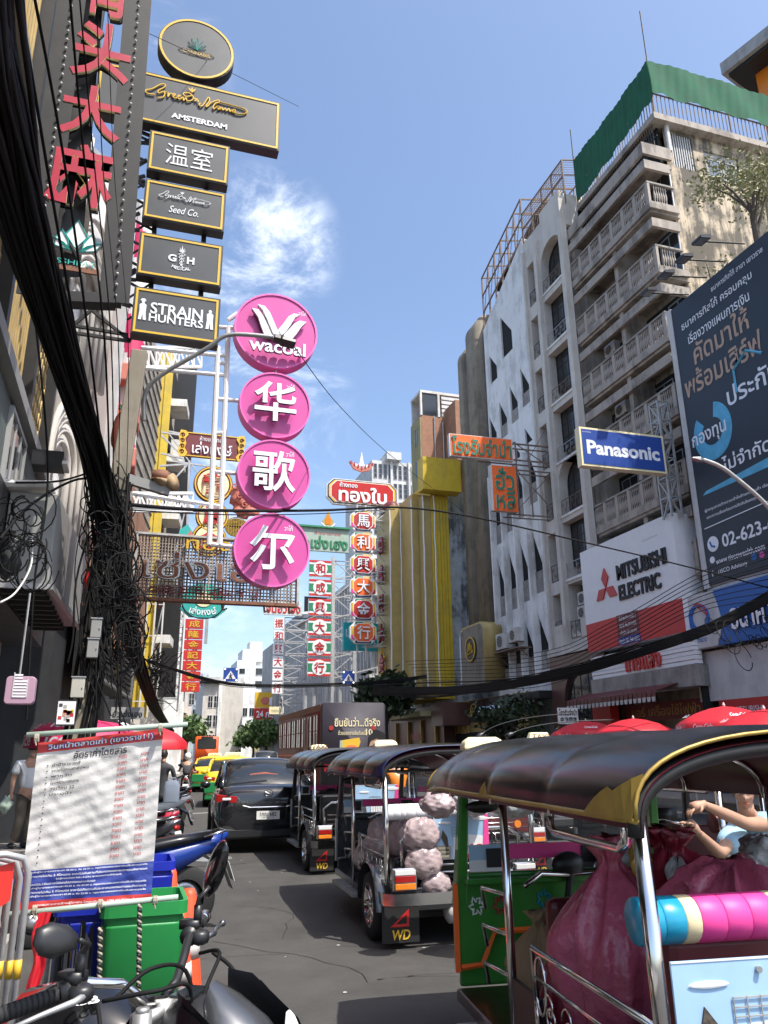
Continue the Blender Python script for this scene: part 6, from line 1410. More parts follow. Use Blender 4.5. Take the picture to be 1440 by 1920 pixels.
def tuktuk(label, x, y, rz, body='green_tuk', trim='gold_dim', roll=('blue_seat', 'cream_seat', 'hot_pink'), panel='burgundy', lamp=(0, 0, 0), sb=1.0, side=True, seat='maroon_seat', flap=True, taxi='TAXI', posters=True, sc=1.0, inner='maroon_vinyl'):
 t = thing('tuk_tuk', label, 'tuk-tuk', (x, y, 0), rz); t.scale = (sc, sc, sc)
 def rp_(u, v, off=0):
  tt = PI * u; k = abs(math.sin(PI * 4 * min(v, .9999))) ** .55; dr = max(0, v - .82) * .5
  w = .73 - max(0, v - .75) * .25; zb = 1.35 - dr * .4
  return (w * sup(math.cos(tt), .75) * (1 + .014 * k) * (1 - off), -1.45 + 2.85 * v, zb + (.255 + .026 * k - dr * .5) * abs(math.sin(tt)) ** .8 - off * 1.2)
 b = mb('black_vinyl'); b.grid(rp_, 28, 64); b.build('roof', t, smooth=True)
 b = mb(inner); b.grid(lambda u, v: rp_(u, v, .022), 28, 16); b.build('roof_lining', t, smooth=True)
 b = mb('chrome')
 for v in (.25, .5, .75): b.tube([tuple(Vector(rp_(i / 20, v, .03))) for i in range(21)], .014, 6)
 b.build('roof_hoop', t, smooth=True)
 b = mb(trim); b.tube([rp_(i / 26, 0) for i in range(27)], .007, 6); b.tube([rp_(0, i / 20) for i in range(21)], .011, 5); b.tube([rp_(1, i / 20) for i in range(21)], .011, 5); b.tube([rp_(i / 26, 1) for i in range(27)], .011, 5); b.build('roof_piping', t, smooth=True)
 b = mb('black_steel'); b.tube([(px_, py_ + .03, pz_ - .03) for px_, py_, pz_ in [rp_(i / 26, 0, .015) for i in range(27)]], .026, 8); b.build('rear_arch', t, smooth=True)
 b = mb(trim)
 for u0, s in ((0, 1), (1, -1)):
  for v0, wv, hh in ((.0, .11, .14), (.5, .05, .055)):
   n = 8
   for i in range(n):
    va, vb = v0 + wv * (i / n) - (.0 if v0 < .1 else wv / 2), v0 + wv * ((i + 1) / n) - (.0 if v0 < .1 else wv / 2)
    fa = (lambda q: (1 - q) ** 1.6 + .22 * (q > .4) * math.sin(q * PI) if v0 < .1 else 1 - abs(2 * q - 1))
    ua, ub = hh * fa(i / n), hh * fa((i + 1) / n)
    P = [rp_(abs(u0 - 0), max(va, 0)), rp_(u0, vb), rp_(abs(u0 - ub), vb), rp_(abs(u0 - ua), max(va, 0))]
    b.face([(p[0] * 1.012 + .004 * (1 if p[0] > 0 else -1), p[1], p[2] + .003) for p in P])
 b.build('corner_plate', t)
 def tub(name, paths, r, m='chrome', n=8):
  b = mb(m)
  for p in paths: b.tube(p, r, n)
  return b.build(name, t, smooth=True)
 for s in (-1, 1):
  tub('rear_post', [[(s * .67, -1.38, .42), (s * .69, -1.39, 1.36)]], .026); tub('middle_post', [[(s * .67, -.08, .3), (s * .68, -.1, 1.37)]], .02)
  b = mb(body); b.loft([[(s * .57, .93, .72), (s * .64, .93, .72), (s * .64, 1.02, .72), (s * .57, 1.02, .72)], [(s * .56, .84, 1.36), (s * .61, .84, 1.36), (s * .61, .9, 1.36), (s * .56, .9, 1.36)]]); b.build('windscreen_post', t, bevel=.01)
  tub('grab_rail', [[(s * .69, -.70, 1.34), (s * .70, -.71, 1.28), (s * .70, -.75, 1.255), (s * .70, -1.27, 1.255), (s * .70, -1.31, 1.28), (s * .70, -1.32, 1.36)]], .015)
  # side rails with scrolls
  b = mb('chrome')
  P = lambda yy, zz: (s * .69, yy, zz)
  b.tube([P(-.42, .62), P(-.40, .80), P(-1.36, .80)], .012, 6); b.tube([P(-.42, .70), P(-1.36, .70)], .008, 5); b.tube([P(-.42, .5), P(-1.36, .5)], .012, 6); b.tube([P(-.42, .62), P(-.42, .5)], .012, 6)
  for k in range(5):
   for sg in (1, -1): b.tube([P(-.55 - k * .17 + sg * .055 * (1 - i / 14) * math.cos(7 * i / 14), .60 + sg * .0 + .06 * (1 - i / 14) * math.sin(7 * i / 14) + sg * .02) for i in range(15)], .005, 4)
  b.tube([P(-.47 + .055 * math.cos(2 * PI * i / 14), .68 + .1 * math.sin(2 * PI * i / 14)) for i in range(14)], .007, 5, closed=True)
  b.build('side_rail', t, smooth=True)
  b = mb('chrome'); 
  for zz in (.62, .78, .94): b.tube([(s * .68, -.08, zz), (s * .69, .25, zz - .02), (s * .66, .3, zz - .12)], .009, 6)
  b.build('front_side_rail', t, smooth=True)
  # mudguard + wheel
  b = mb(panel if panel != 'burgundy' else 'burgundy'); n = 12
  arc_ = [(math.cos(PI * i / n), math.sin(PI * i / n)) for i in range(n + 1)]
  b.loft([[(s * xx, -1.0 - .36 * c_ * k_, .27 + .36 * s_ * k_) for c_, s_ in arc_] for xx, k_ in ((.44, .98), (.46, 1.0), (.74, 1.0), (.765, .96))], cap=False, closed=False); b.build('mudguard', t, smooth=True)
  wheel(t, s * .665, -1.0, .27, .16, 'chrome', s)
  b = mb('steel_rough'); b.box(min(s * .56, s * .76), max(s * .56, s * .76), -.42, .55, .24, .27)
  for k in range(9): b.box(min(s * .57, s * .75), max(s * .57, s * .75), -.38 + k * .1, -.36 + k * .1, .27, .278)
  b.build('step_plate', t)
  b = mb('chrome'); b.box(min(s * .44, s * .66), max(s * .44, s * .66), -1.50, -1.46, .44, .62); o = b.build('lamp_frame', t, bevel=.01)
  b = mb('lamp_red'); b.box(min(s * .46, s * .64), max(s * .46, s * .64), -1.515, -1.50, .51, .56); b.mat('lamp_white').box(min(s * .46, s * .64), max(s * .46, s * .64), -1.515, -1.50, .565, .605); b.mat('orange_lamp').box(min(s * .46, s * .64), max(s * .46, s * .64), -1.515, -1.50, .455, .50); b.build('tail_lamp', t, bevel=.004)
  if flap:
   b = mb('black_rubber'); b.prism([(s * .42 if s > 0 else -.74, .05), (s * .74 if s > 0 else -.42, .05), (s * .74 if s > 0 else -.42, .36), (s * .42 if s > 0 else -.74, .36)], -1.45, -1.435)
   fo = b.build('mud_flap', t); b = mb('red_paint'); cx = s * .58; ring(b, [(cx - .09, .17), (cx + .07, .17), (cx + .07, .3)], [(cx - .045, .19), (cx + .05, .19), (cx + .05, .26)], -1.456, -1.45); letters(b, 'WD', cx, .11, .16, .075, -1.455, 'gold_paint', bold=.02, slant=.15); b.build('lettering', fo)
 b = mb('chrome'); b.loft([[(-.74, -1.2, z) for z in (.34, .43)] + [(-.72, -1.2, .43), (-.72, -1.2, .34)], [(-.74, -1.48, .34), (-.74, -1.48, .43), (-.72, -1.46, .43), (-.72, -1.46, .34)], [(-.66, -1.56, .34), (-.66, -1.56, .43), (-.65, -1.54, .43), (-.65, -1.54, .34)], [(.66, -1.56, .34), (.66, -1.56, .43), (.65, -1.54, .43), (.65, -1.54, .34)], [(.74, -1.48, .34), (.74, -1.48, .43), (.72, -1.46, .43), (.72, -1.46, .34)], [(.74, -1.2, .34), (.74, -1.2, .43), (.72, -1.2, .43), (.72, -1.2, .34)]]); b.build('bumper', t)
 b = mb(panel); b.box(-.66, .66, -1.42, .9, .27, .33); b.box(-.66, .66, -1.46, -1.2, .33, .46); b.box(-.68, -.60, -1.36, -.42, .33, .5); b.box(.60, .68, -1.36, -.42, .33, .5); b.build('tub', t, bevel=.01)
 b = mb('black_paint'); b.box(-.68, -.66, -.42, -.08, .3, .62 if side else .34); b.box(.66, .68, -.42, -.08, .3, .62); b.box(-.4, .4, -1.1, .9, .16, .27); b.build('side_plate', t)
 b = mb(seat); b.box(-.56, .56, -1.12, -.62, .36, .56); b.box(-.56, .56, -1.24, -1.1, .5, sb); b.box(-.5, .5, -.14, -.04, .45, .92); b.box(-.3, .3, .0, .42, .33, .56); b.build('seat', t, bevel=.035)
 if roll:
  x0 = -.66
  for w_, c_ in ((.07, 0), (.07, 0), (.05, 1), (.085, 2), (.085, 2), (.085, 2), (.045, 1), (.08, 0), (.08, 0), (.05, 1), (.09, 2), (.09, 2), (.09, 2), (.05, 1), (.09, 0), (.09, 0)):
   b = mb(roll[c_]); x1 = x0 + w_; k = .068
   b.loft([[(xx, -1.24 + (k + q) * math.cos(a), 1.045 + (k + q) * math.sin(a)) for a in [2 * PI * j / 18 for j in range(18)]] for xx, q in ((x0, -.0025), (x0 + .004, 0), (x1 - .004, 0), (x1, -.0025))]); b.build('roll_segment', t, smooth=math.radians(40)); x0 = x1
 b = mb('chrome'); b.tube([(-.52, -1.36, .5), (-.55, -1.38, .82), (-.45, -1.40, .9), (.45, -1.40, .9), (.55, -1.38, .82), (.52, -1.36, .5)], .018, 8)
 for zz in (.56, .62, .68, .74): b.tube([(-.5, -1.40, zz), (.5, -1.40, zz)], .009, 6)
 b.build('rear_grille', t, smooth=True)
 b = mb('orange_lamp'); 
 for xx in (-.32, .32): b.tube([(xx, -1.42, .66), (xx, -1.40, .66)], .045, 14)
 b.build('reflector', t)
 # dash panel, nose, windscreen
 b = mb(body); b.prismf([(-.64, .42), (-.5, .42), (-.42, .58), (.42, .58), (.5, .42), (.64, .42), (.64, .84), (-.64, .84)], lambda x, z: (x, .93, z), lambda x, z: (x, 1.0, z)); b.box(-.6, .6, .84, 1.02, .84, .87); b.build('dash_panel', t, bevel=.008)
 b = mb('orange_sign' if body == 'green_tuk' else 'steel'); b.tube([(-.62, .925, .42), (-.5, .925, .43), (-.42, .925, .59), (.42, .925, .59), (.5, .925, .43), (.62, .925, .42)], .016, 5); b.tube([(-.64, .92, .40), (-.64, .92, .84)], .016, 5); b.build('dash_trim', t)
 if body == 'green_tuk':
  rr = random.Random(4)
  for (cx, cz, m_) in ((-.52, .72, 'lamp_white'), (-.38, .72, 'red_letter'), (-.12, .74, 'blue_seat'), (.05, .72, 'coral'), (.2, .74, 'navy'), (.36, .74, 'maroon_sign')):
   b = mb(m_)
   for k in range(6): a = k * 1.05 + cx; b.tube([(cx + .02 * math.cos(a), .926, cz + .02 * math.sin(a)), (cx + .045 * math.cos(a + .5), .924, cz + .05 * math.sin(a + .5)), (cx + .03 * math.cos(a + 1.1), .926, cz + .035 * math.sin(a + 1.1))], .006, 4)
   b.build('painted_flower', t)
 b = mb(body); b.loft([[(-.62, 1.0, .3), (.62, 1.0, .3), (.6, 1.0, .86), (-.6, 1.0, .86)], [(-.5, 1.2, .34), (.5, 1.2, .34), (.44, 1.2, .8), (-.44, 1.2, .8)], [(-.16, 1.45, .4), (.16, 1.45, .4), (.14, 1.45, .62), (-.14, 1.45, .62)]]); b.build('nose', t, bevel=.02)
 wheel(t, 0, 1.22, .25, .12, 'steel', 1)
 b = mb('glass_blue'); b.mat(mat('windscreen_glass', (.8, .85, .85), .03, var=0, alpha=.12, spec=.6)).face([(-.56, .93, .88), (.56, .93, .88), (.54, .86, 1.33), (-.54, .86, 1.33)]); b.build('windscreen', t)
 tub('windscreen_rim', [[(-.56, .925, .88), (.56, .925, .88)], [(-.54, .855, 1.34), (.54, .855, 1.34)]], .016, body)
 if posters:
  b = mb('sky_print'); b.box(-.56, -.34, .90, .905, .9, 1.04); b.mat('hot_pink').box(-.34, .5, .90, .905, .96, 1.04); b.mat('print_white').box(-.56, -.34, .895, .90, .9, .96); b.mat('print_black').box(-.46, -.36, .892, .894, .92, 1.02); b.box(.12, .26, .892, .894, .93, 1.02); b.build('windscreen_poster', t)
 tub('handlebar', [[(-.34, .62, .86), (-.2, .74, .9), (0, .8, .88), (.2, .74, .9), (.34, .62, .86)]], .013); tub('steering_column', [[(0, .8, .88), (0, .98, .5)]], .02, 'black_steel')
 b = mb('black_plastic'); b.ell((0, .82, .93), (.1, .05, .07), 12, 8); b.box(.2, .4, .8, .9, .86, 1.0); b.build('meter_cluster', t, smooth=True)
 b = mb('black_plastic'); b.ell((-.5, .8, 1.25), (.1, .02, .035), 12, 6); b.build('mirror', t, smooth=True)
 if taxi:
  b = mb('lamp_cream'); zt = 1.56; b.loft([[(-.14, 1.22, zt), (.14, 1.22, zt), (.14, 1.34, zt), (-.14, 1.34, zt)], [(-.13, 1.23, zt + .05), (.13, 1.23, zt + .05), (.13, 1.33, zt + .05), (-.13, 1.33, zt + .05)], [(-.09, 1.25, zt + .078), (.09, 1.25, zt + .078), (.09, 1.31, zt + .078), (-.09, 1.31, zt + .078)]]); o = b.build('roof_lamp', t, bevel=.015); o.location = lamp
  if taxi != ' ': b = mb(); letters(b, taxi, 0, zt + .045, .24, .06, 1.215, 'rust', bold=.02); b.build('lettering', o)
 return t
# rope of near tuk-tuks: rear left ground point measured, heading a little right of the road
def place(rear_left_roof, rz):
 c, s = math.cos(rz), math.sin(rz); lx_, ly_ = -.73, -1.45
 return rear_left_roof[0] - (c * lx_ - s * ly_), rear_left_roof[1] - (s * lx_ + c * ly_)
h3 = -math.radians(7.2); x3, y3 = place((1.43, 2.08), h3)
t3 = tuktuk('nearest tuk-tuk, black padded roof with gold corner plates and green painted dash', x3, y3, h3, taxi=' ', lamp=(-.33, 0, 0))
h2 = -math.radians(2.6); r2 = AZ(716, 1449, 1.36); x2, y2 = place(tuple(AY(716, 1447, 6.75))[:2], h2)
t2 = tuktuk('tuk-tuk with navy trim and clear bundles of goods, second in the queue', x2, y2, h2, 'silver_paint', 'navy', ('print_white', 'print_white', 'print_white'), 'silver_paint', taxi=' ', seat='black_vinyl', lamp=(-.15, -.7, .05), sb=.66, side=False)
p = AY(590, 1440, 11.0); x1_, y1_ = AY(553, 1420, 11.2).x + .75, 12.4
t1 = tuktuk('tuk-tuk with cream taxi roof lamp just right of the black sedan', x1_ + .24, y1_, -.04, 'black_paint', 'black_steel', None, 'black_paint', inner='burgundy', seat='black_vinyl', lamp=(-.3, -.9, .05))
t4 = tuktuk('tuk-tuk with mustard roof lining behind the nearest tuk-tuk', 4.75, 6.1, -math.radians(4), 'black_paint', 'gold_dim', ('maroon_seat',) * 3, 'maroon_seat', taxi=None, inner='olive_wall', posters=False)
t5 = tuktuk('tuk-tuk with plain dark roof beyond the second one in the queue', 4.6, 11.0, -math.radians(4), 'black_paint', 'steel', None, 'black_paint', taxi=' ', inner='cloth_dark')
t6 = tuktuk('far tuk-tuk before the gold shops across the road', 8.3, 19.0, -math.radians(2), 'red_paint', 'red_paint', None, 'black_paint', taxi=' ', inner='red_sign', posters=False)
# -- cars
def car(name, label, cat, x, y, rz, m, prof, L=4.4, Wd=1.76, lower=None, plate=None, group=None):
 """prof: list of (y, z_belt, z_top, halfwidth_top); rear at y=0"""
 t = thing(name, label, cat, (x, y, 0), rz, group); hw = Wd / 2
 b = mb(m); rings = []
 for (yy, zl, zb, kk) in prof['body']:
  w = hw * kk; rings.append([(-w * .93, yy, zl), (-w, yy, zl + (zb - zl) * .3), (-w * .995, yy, zl + (zb - zl) * .62), (-w * .93, yy, zb - .03), (-w * .78, yy, zb), (0, yy, zb + .015), (w * .78, yy, zb), (w * .93, yy, zb - .03), (w * .995, yy, zl + (zb - zl) * .62), (w, yy, zl + (zb - zl) * .3), (w * .93, yy, zl), (0, yy, zl - .01)])
 b.loft(rings); b.build('body', t, smooth=math.radians(50), subd=1)
 g = mb('glass_dark'); r2 = [[(-hw * k * .9, yy, zb), (-hw * k * .88, yy, zb + (zt - zb) * .5), (-hw * k * .74, yy, zt - .04), (0, yy, zt), (hw * k * .74, yy, zt - .04), (hw * k * .88, yy, zb + (zt - zb) * .5), (hw * k * .9, yy, zb)] for (yy, zb, zt, k) in prof['cab']]
 g.loft(r2, cap=True); g.build('windows', t, smooth=math.radians(35))
 b = mb(m); rf_ = [[(-hw * k * .80, yy, zt - .075), (-hw * k * .72, yy, zt - .02), (-hw * k * .4, yy, zt + .012), (0, yy, zt + .022), (hw * k * .4, yy, zt + .012), (hw * k * .72, yy, zt - .02), (hw * k * .80, yy, zt - .075)] for (yy, zb, zt, k) in prof['cab'][1:-1]]
 b.loft(rf_); b.build('roof', t, smooth=True)
 b = mb(m)
 c0, c1 = prof['cab'][0], prof['cab'][1]
 for s in (-1, 1): b.tube([(s * hw * .86, c0[0] - .02, c0[1] + .0), (s * hw * .78, c1[0], c1[2] - .05)], [.05, .045], 6); b.tube([(s * hw * .87, prof['cab'][-1][0], prof['cab'][-1][1]), (s * hw * .76, prof['cab'][-2][0], prof['cab'][-2][2] - .04)], .03, 6); b.tube([(s * hw * .875, L * .48, .92), (s * hw * .76, L * .47, prof['cab'][2][2] - .05)], .03, 6)
 b.build('pillars', t, smooth=True)
 for s in (-1, 1):
  for yy in (prof['wr'], prof['wf']): wheel(t, s * (hw - .1), yy, .31, .2, 'steel', s)
  b = mb('lamp_red'); zr = prof['lamp']; b.loft([[(s * hw * .60, -.02 + prof['ry'], zr), (s * hw * .97, .05 + prof['ry'], zr + .02), (s * hw * .97, .05 + prof['ry'], zr + .14), (s * hw * .58, -.01 + prof['ry'], zr + .1)], [(s * hw * .60, .05 + prof['ry'], zr), (s * hw * 1.005, .35 + prof['ry'], zr + .05), (s * hw * 1.0, .35 + prof['ry'], zr + .15), (s * hw * .58, .05 + prof['ry'], zr + .1)]]); b.mat('lamp_white'); b.box(min(s * hw * .7, s * hw * .86), max(s * hw * .7, s * hw * .86), prof['ry'] - .035, prof['ry'] + .02, zr + .045, zr + .085); b.build('tail_lamp', t, bevel=.01)
  b = mb(m); b.ell((s * (hw + .1), L * .66, .98), (.1, .05, .07), 12, 8); b.build('wing_mirror', t, smooth=True)
 b = mb(lower or 'black_plastic'); b.box(-hw * .93, hw * .93, .0 + prof['ry'], .3, .22, .40); b.build('bumper', t, bevel=.04)
 b = mb('plate_white'); b.box(-.19, .19, prof['ry'] - .045, prof['ry'] - .03, prof['pz'], prof['pz'] + .13)
 if plate: letters(b, plate, 0, prof['pz'] + .08, .27, .065, prof['ry'] - .048, 'print_black', bold=.01); letters(b, 'กรุงเทพมหานคร', 0, prof['pz'] + .025, .2, .022, prof['ry'] - .048, 'print_black')
 b.build('number_plate', t); return t
sedan = dict(body=[(0.02, .30, .84, .86), (.06, .27, 1.02, .93), (.3, .25, 1.06, .98), (.8, .24, 1.04, 1), (2.0, .24, .99, 1), (3.2, .24, .96, .98), (3.9, .25, .84, .95), (4.4, .3, .62, .84), (4.5, .36, .55, .7)], cab=[(.42, 1.02, 1.05, .96), (1.15, .98, 1.42, .9), (1.9, .96, 1.47, .9), (2.5, .95, 1.43, .9), (3.35, .95, 1.0, .96)], wr=.85, wf=3.5, lamp=.78, ry=.03, pz=.52)
px_ = AY(517, 1500, 13.6)
cs = car('parked_car', 'glossy black sedan seen from behind between taxi and tuk-tuk', 'car', px_.x - .12, 13.6, -.07, 'car_black', sedan, plate='1กฌ 682')
b = mb('chrome'); b.tube([(-.5, -.02 + .03, .86), (-.42, -.0, .74), (-.3, -.0, .71), (.3, -.0, .71), (.42, -.0, .74), (.5, -.01, .86)], .011, 6); b.tube([(.07 * math.cos(2 * PI * i / 20), .0, .93 + .05 * math.sin(2 * PI * i / 20)) for i in range(20)], .007, 5, closed=True); b.tube([(-.06, -.005, .95), (0, -.008, .92), (.06, -.005, .95)], .006, 5); b.build('chrome_trim', cs)
b = mb('print_white'); letters(b, 'mazda 2', -.42, .80, .16, .03, -.0, 'steel'); b.build('lettering', cs)
b = mb('coral'); b.prismf([(-.35, 0), (.3, 0), (.22, .05), (0, .085), (-.25, .06)], lambda x, z: (x, .75, 1.16 + z), lambda x, z: (x, .8, 1.16 + z)); b.build('tissue_box', cs)
def taxi(label, x, y, rz):
 t = car('taxi', label, 'taxi', x, y, rz, 'taxi_yellow', sedan, lower='taxi_green', plate='ทษ 43', group='yellow and green taxis')
 b = mb('lamp_cream'); b.loft([[(-.32, 1.95, 1.5), (.32, 1.95, 1.5), (.32, 2.15, 1.5), (-.32, 2.15, 1.5)], [(-.26, 2.0, 1.62), (.26, 2.0, 1.62), (.26, 2.1, 1.62), (-.26, 2.1, 1.62)]]); o = b.build('roof_lamp', t, bevel=.02); text(o, 'TAXI-METER', 0, 1.56, .44, .07, 1.94, 'red_paint')
 b = mb('taxi_green'); b.box(-.83, .83, -.01, .06, .42, .74); b.build('boot_band', t, bevel=.02); return t
taxi('yellow and green taxi with lamp just ahead of the black sedan', AY(436, 1440, 25.5).x, 25.5, -.13)
taxi('yellow and green taxi further off before the orange bus', AY(398, 1400, 36).x, 36, -.16)
suv = dict(body=[(0.02, .35, 1.0, .9), (.08, .32, 1.1, .96), (.5, .3, 1.12, 1), (3.0, .3, 1.1, 1), (4.2, .32, .95, .95), (4.5, .4, .7, .85)], cab=[(.05, 1.05, 1.12, .96), (.35, 1.05, 1.68, .92), (1.5, 1.05, 1.74, .92), (2.6, 1.05, 1.68, .9), (3.4, 1.05, 1.1, .96)], wr=.85, wf=3.6, lamp=1.0, ry=.02, pz=.75)
car('parked_car', 'dark grey sport utility car waiting left of the big bus', 'car', AY(500, 1400, 52).x, 52, -.12, 'car_grey', suv, plate='ฆด 88')
c7 = car('parked_car', 'tall white taxi van behind the roof lamp of the nearest tuk-tuk', 'car', AY(1012, 1385, 15).x, 13.2, -.04, 'car_white', suv, plate='1กข 40')
b = mb('lamp_cream'); b.loft([[(-.26, 1.9, 1.76), (.26, 1.9, 1.76), (.26, 2.1, 1.76), (-.26, 2.1, 1.76)], [(-.2, 1.94, 1.92), (.2, 1.94, 1.92), (.2, 2.06, 1.92), (-.2, 2.06, 1.92)]]); o = b.build('roof_lamp', c7, bevel=.02); text(o, 'TAXI', 0, 1.835, .38, .1, 1.9, 'rust', bold=.02)
# -- buses
bx = AY(604, 1380, 29).x; bx1 = AY(722, 1380, 29).x; bw = bx1 - bx; bz = AY(640, 1317, 29).z
bus = thing('bus', 'dark city bus with a Thai advert and a woman printed on its rear', 'bus', ((bx + bx1) / 2, 29, 0))
b = mb('sign_grey'); b.mat(mat('bus_dark', (.026, .022, .034), .62, var=.1)); b.prism(rrect(bw, bz - .35, .12, 4, 0, (bz + .35) / 2), 0, .3); b.mat('maroon_sign'); b.prism(rrect(bw - .02, bz - .38, .1, 4, 0, (bz + .35) / 2), .3, 11); b.build('body', bus, smooth=math.radians(30))
b = mb('rust'); b.box(-bw / 2 - .02, bw / 2 + .02, .3, 11, bz - .3, bz - .05); b.build('roof_edge', bus)
sb_ = bpy.data.objects.new('side_bay', None); COL.objects.link(sb_); sb_.parent = bus; sb_.location = (-bw / 2, 0, 0); sb_.rotation_euler = (0, 0, -PI / 2)
for i in range(8): window(sb_, -1.2 - i * 1.28, 1.75, 1.15, 1.25, -.02, 'maroon_sign', 'glass_dark', 2, 2)
b = mb('orange_sign'); b.box(-10.8, -.6, -.03, 0, 1.45, 1.5); b.mat('maroon_seat'); b.box(-3.6, -2.6, -.04, 0, .5, 2.9); b.build('door', sb_)
bus.rotation_euler = (0, 0, -.03)
text(bus, 'ยืนยันว่า...ดีจริง', .28 - bw * .06, bz * .79, bw * .72, .34, -.02, 'lamp_cream', bold=.012); text(bus, 'ด้วยยอดขายอันดับหนึ่ง', -.05, bz * .675, bw * .46, .17, -.02, 'lamp_cream', bold=.004); text(bus, '10', bw * .24, bz * .68, .26, .24, -.02, 'lamp_cream', bold=.02); text(bus, 'ปีซ้อน', bw * .38, bz * .675, .3, .13, -.02, 'lamp_cream', bold=.01)
b = mb('green_pale'); b.box(-.55, -.45, -.03, 0, 1.2, 2.0); b.mat('gold_paint'); b.prism([(-.55, 1.1), (-.05, 1.15), (.25, 1.95), (.2, 2.1), (-.5, 2.0)], -.02, 0); b.mat('orange_sign'); b.ell((-.1, -.03, 1.6), (.3, .02, .25), 12, 6); b.mat('red_paint'); b.prism([(-.35, 1.2), (.35, 1.35), (.3, 1.5), (-.3, 1.4)], -.04, -.0); b.build('printed_pack', bus)
b = mb('skin'); fx = bw * .37; b.prism([(fx - .3, 1.2), (fx - .34, 1.5), (fx - .33, 1.85), (fx - .2, 2.1), (fx + .05, 2.18), (fx + .24, 2.0), (fx + .27, 1.5), (fx + .2, 1.15), (fx + .1, .9), (fx + .3, .8), (fx - .4, .8), (fx - .12, .95)][::-1], -.02, 0)
b.mat('hair'); b.prism([(fx - .36, 1.7), (fx - .34, 2.15), (fx - .05, 2.4), (fx + .28, 2.25), (fx + .38, 1.8), (fx + .34, 1.4), (fx + .26, 1.35), (fx + .22, 1.8), (fx - .02, 2.08), (fx - .26, 1.98)][::-1], -.035, -.02); b.mat('print_black'); b.prism([(fx - .28, 1.66), (fx - .14, 1.66), (fx - .2, 1.72)], -.036, -.02); b.prism([(fx + .0, 1.64), (fx + .15, 1.66), (fx + .08, 1.71)], -.036, -.02); b.bar((fx - .3, -.03, 1.79), (fx - .12, -.03, 1.80), .02); b.bar((fx, -.03, 1.79), (fx + .17, -.03, 1.77), .02); b.mat('lamp_red'); b.prism([(fx - .16, 1.3), (fx + .02, 1.3), (fx - .06, 1.35)], -.036, -.02); b.build('printed_woman', bus)
b = mb('lamp_red')
for x in (-bw * .36, bw * .3): b.prism(circ(.09, 16, x, 2.45), -.03, 0)
for x in (-bw * .42, bw * .42): b.box(x - .1, x + .1, -.03, 0, .9, 1.15)
b.build('tail_lamp', bus)
for s in (-1, 1):
 for yy in (2.2, 8.6): wheel(bus, s * (bw / 2 - .15), yy, .45, .26, 'steel_rough', s)
f = quad4((366, 1367), (410, 1367), (366, 1425), (410, 1425), Y=82)
ob = thing('bus', 'orange coach far down the left lane', 'bus', (f.c.x, 82, 0), -.08); w = f.w
b = mb('orange_bus'); b.prism(rrect(w, 2.95, .18, 4, 0, 1.85), 0, 11); b.build('body', ob, smooth=math.radians(30)); b = mb('glass_dark'); b.prism(rrect(w * .8, .95, .15, 4, 0, 2.6), -.03, 0); b.prism(rrect(w * .5, .3, .05, 4, 0, 3.15), -.03, 0); b.build('rear_window', ob); b = mb('black_paint'); b.box(-w / 2 + .1, w / 2 - .1, -.03, 0, .4, 1.0); b.mat('lamp_red'); b.box(-w / 2 + .05, -w / 2 + .3, -.04, 0, 1.1, 1.3); b.box(w / 2 - .3, w / 2 - .05, -.04, 0, 1.1, 1.3); b.build('bumper', ob)
for s in (-1, 1): wheel(ob, s * (w / 2 - .2), 2.2, .45, .26, 'steel_rough', s)
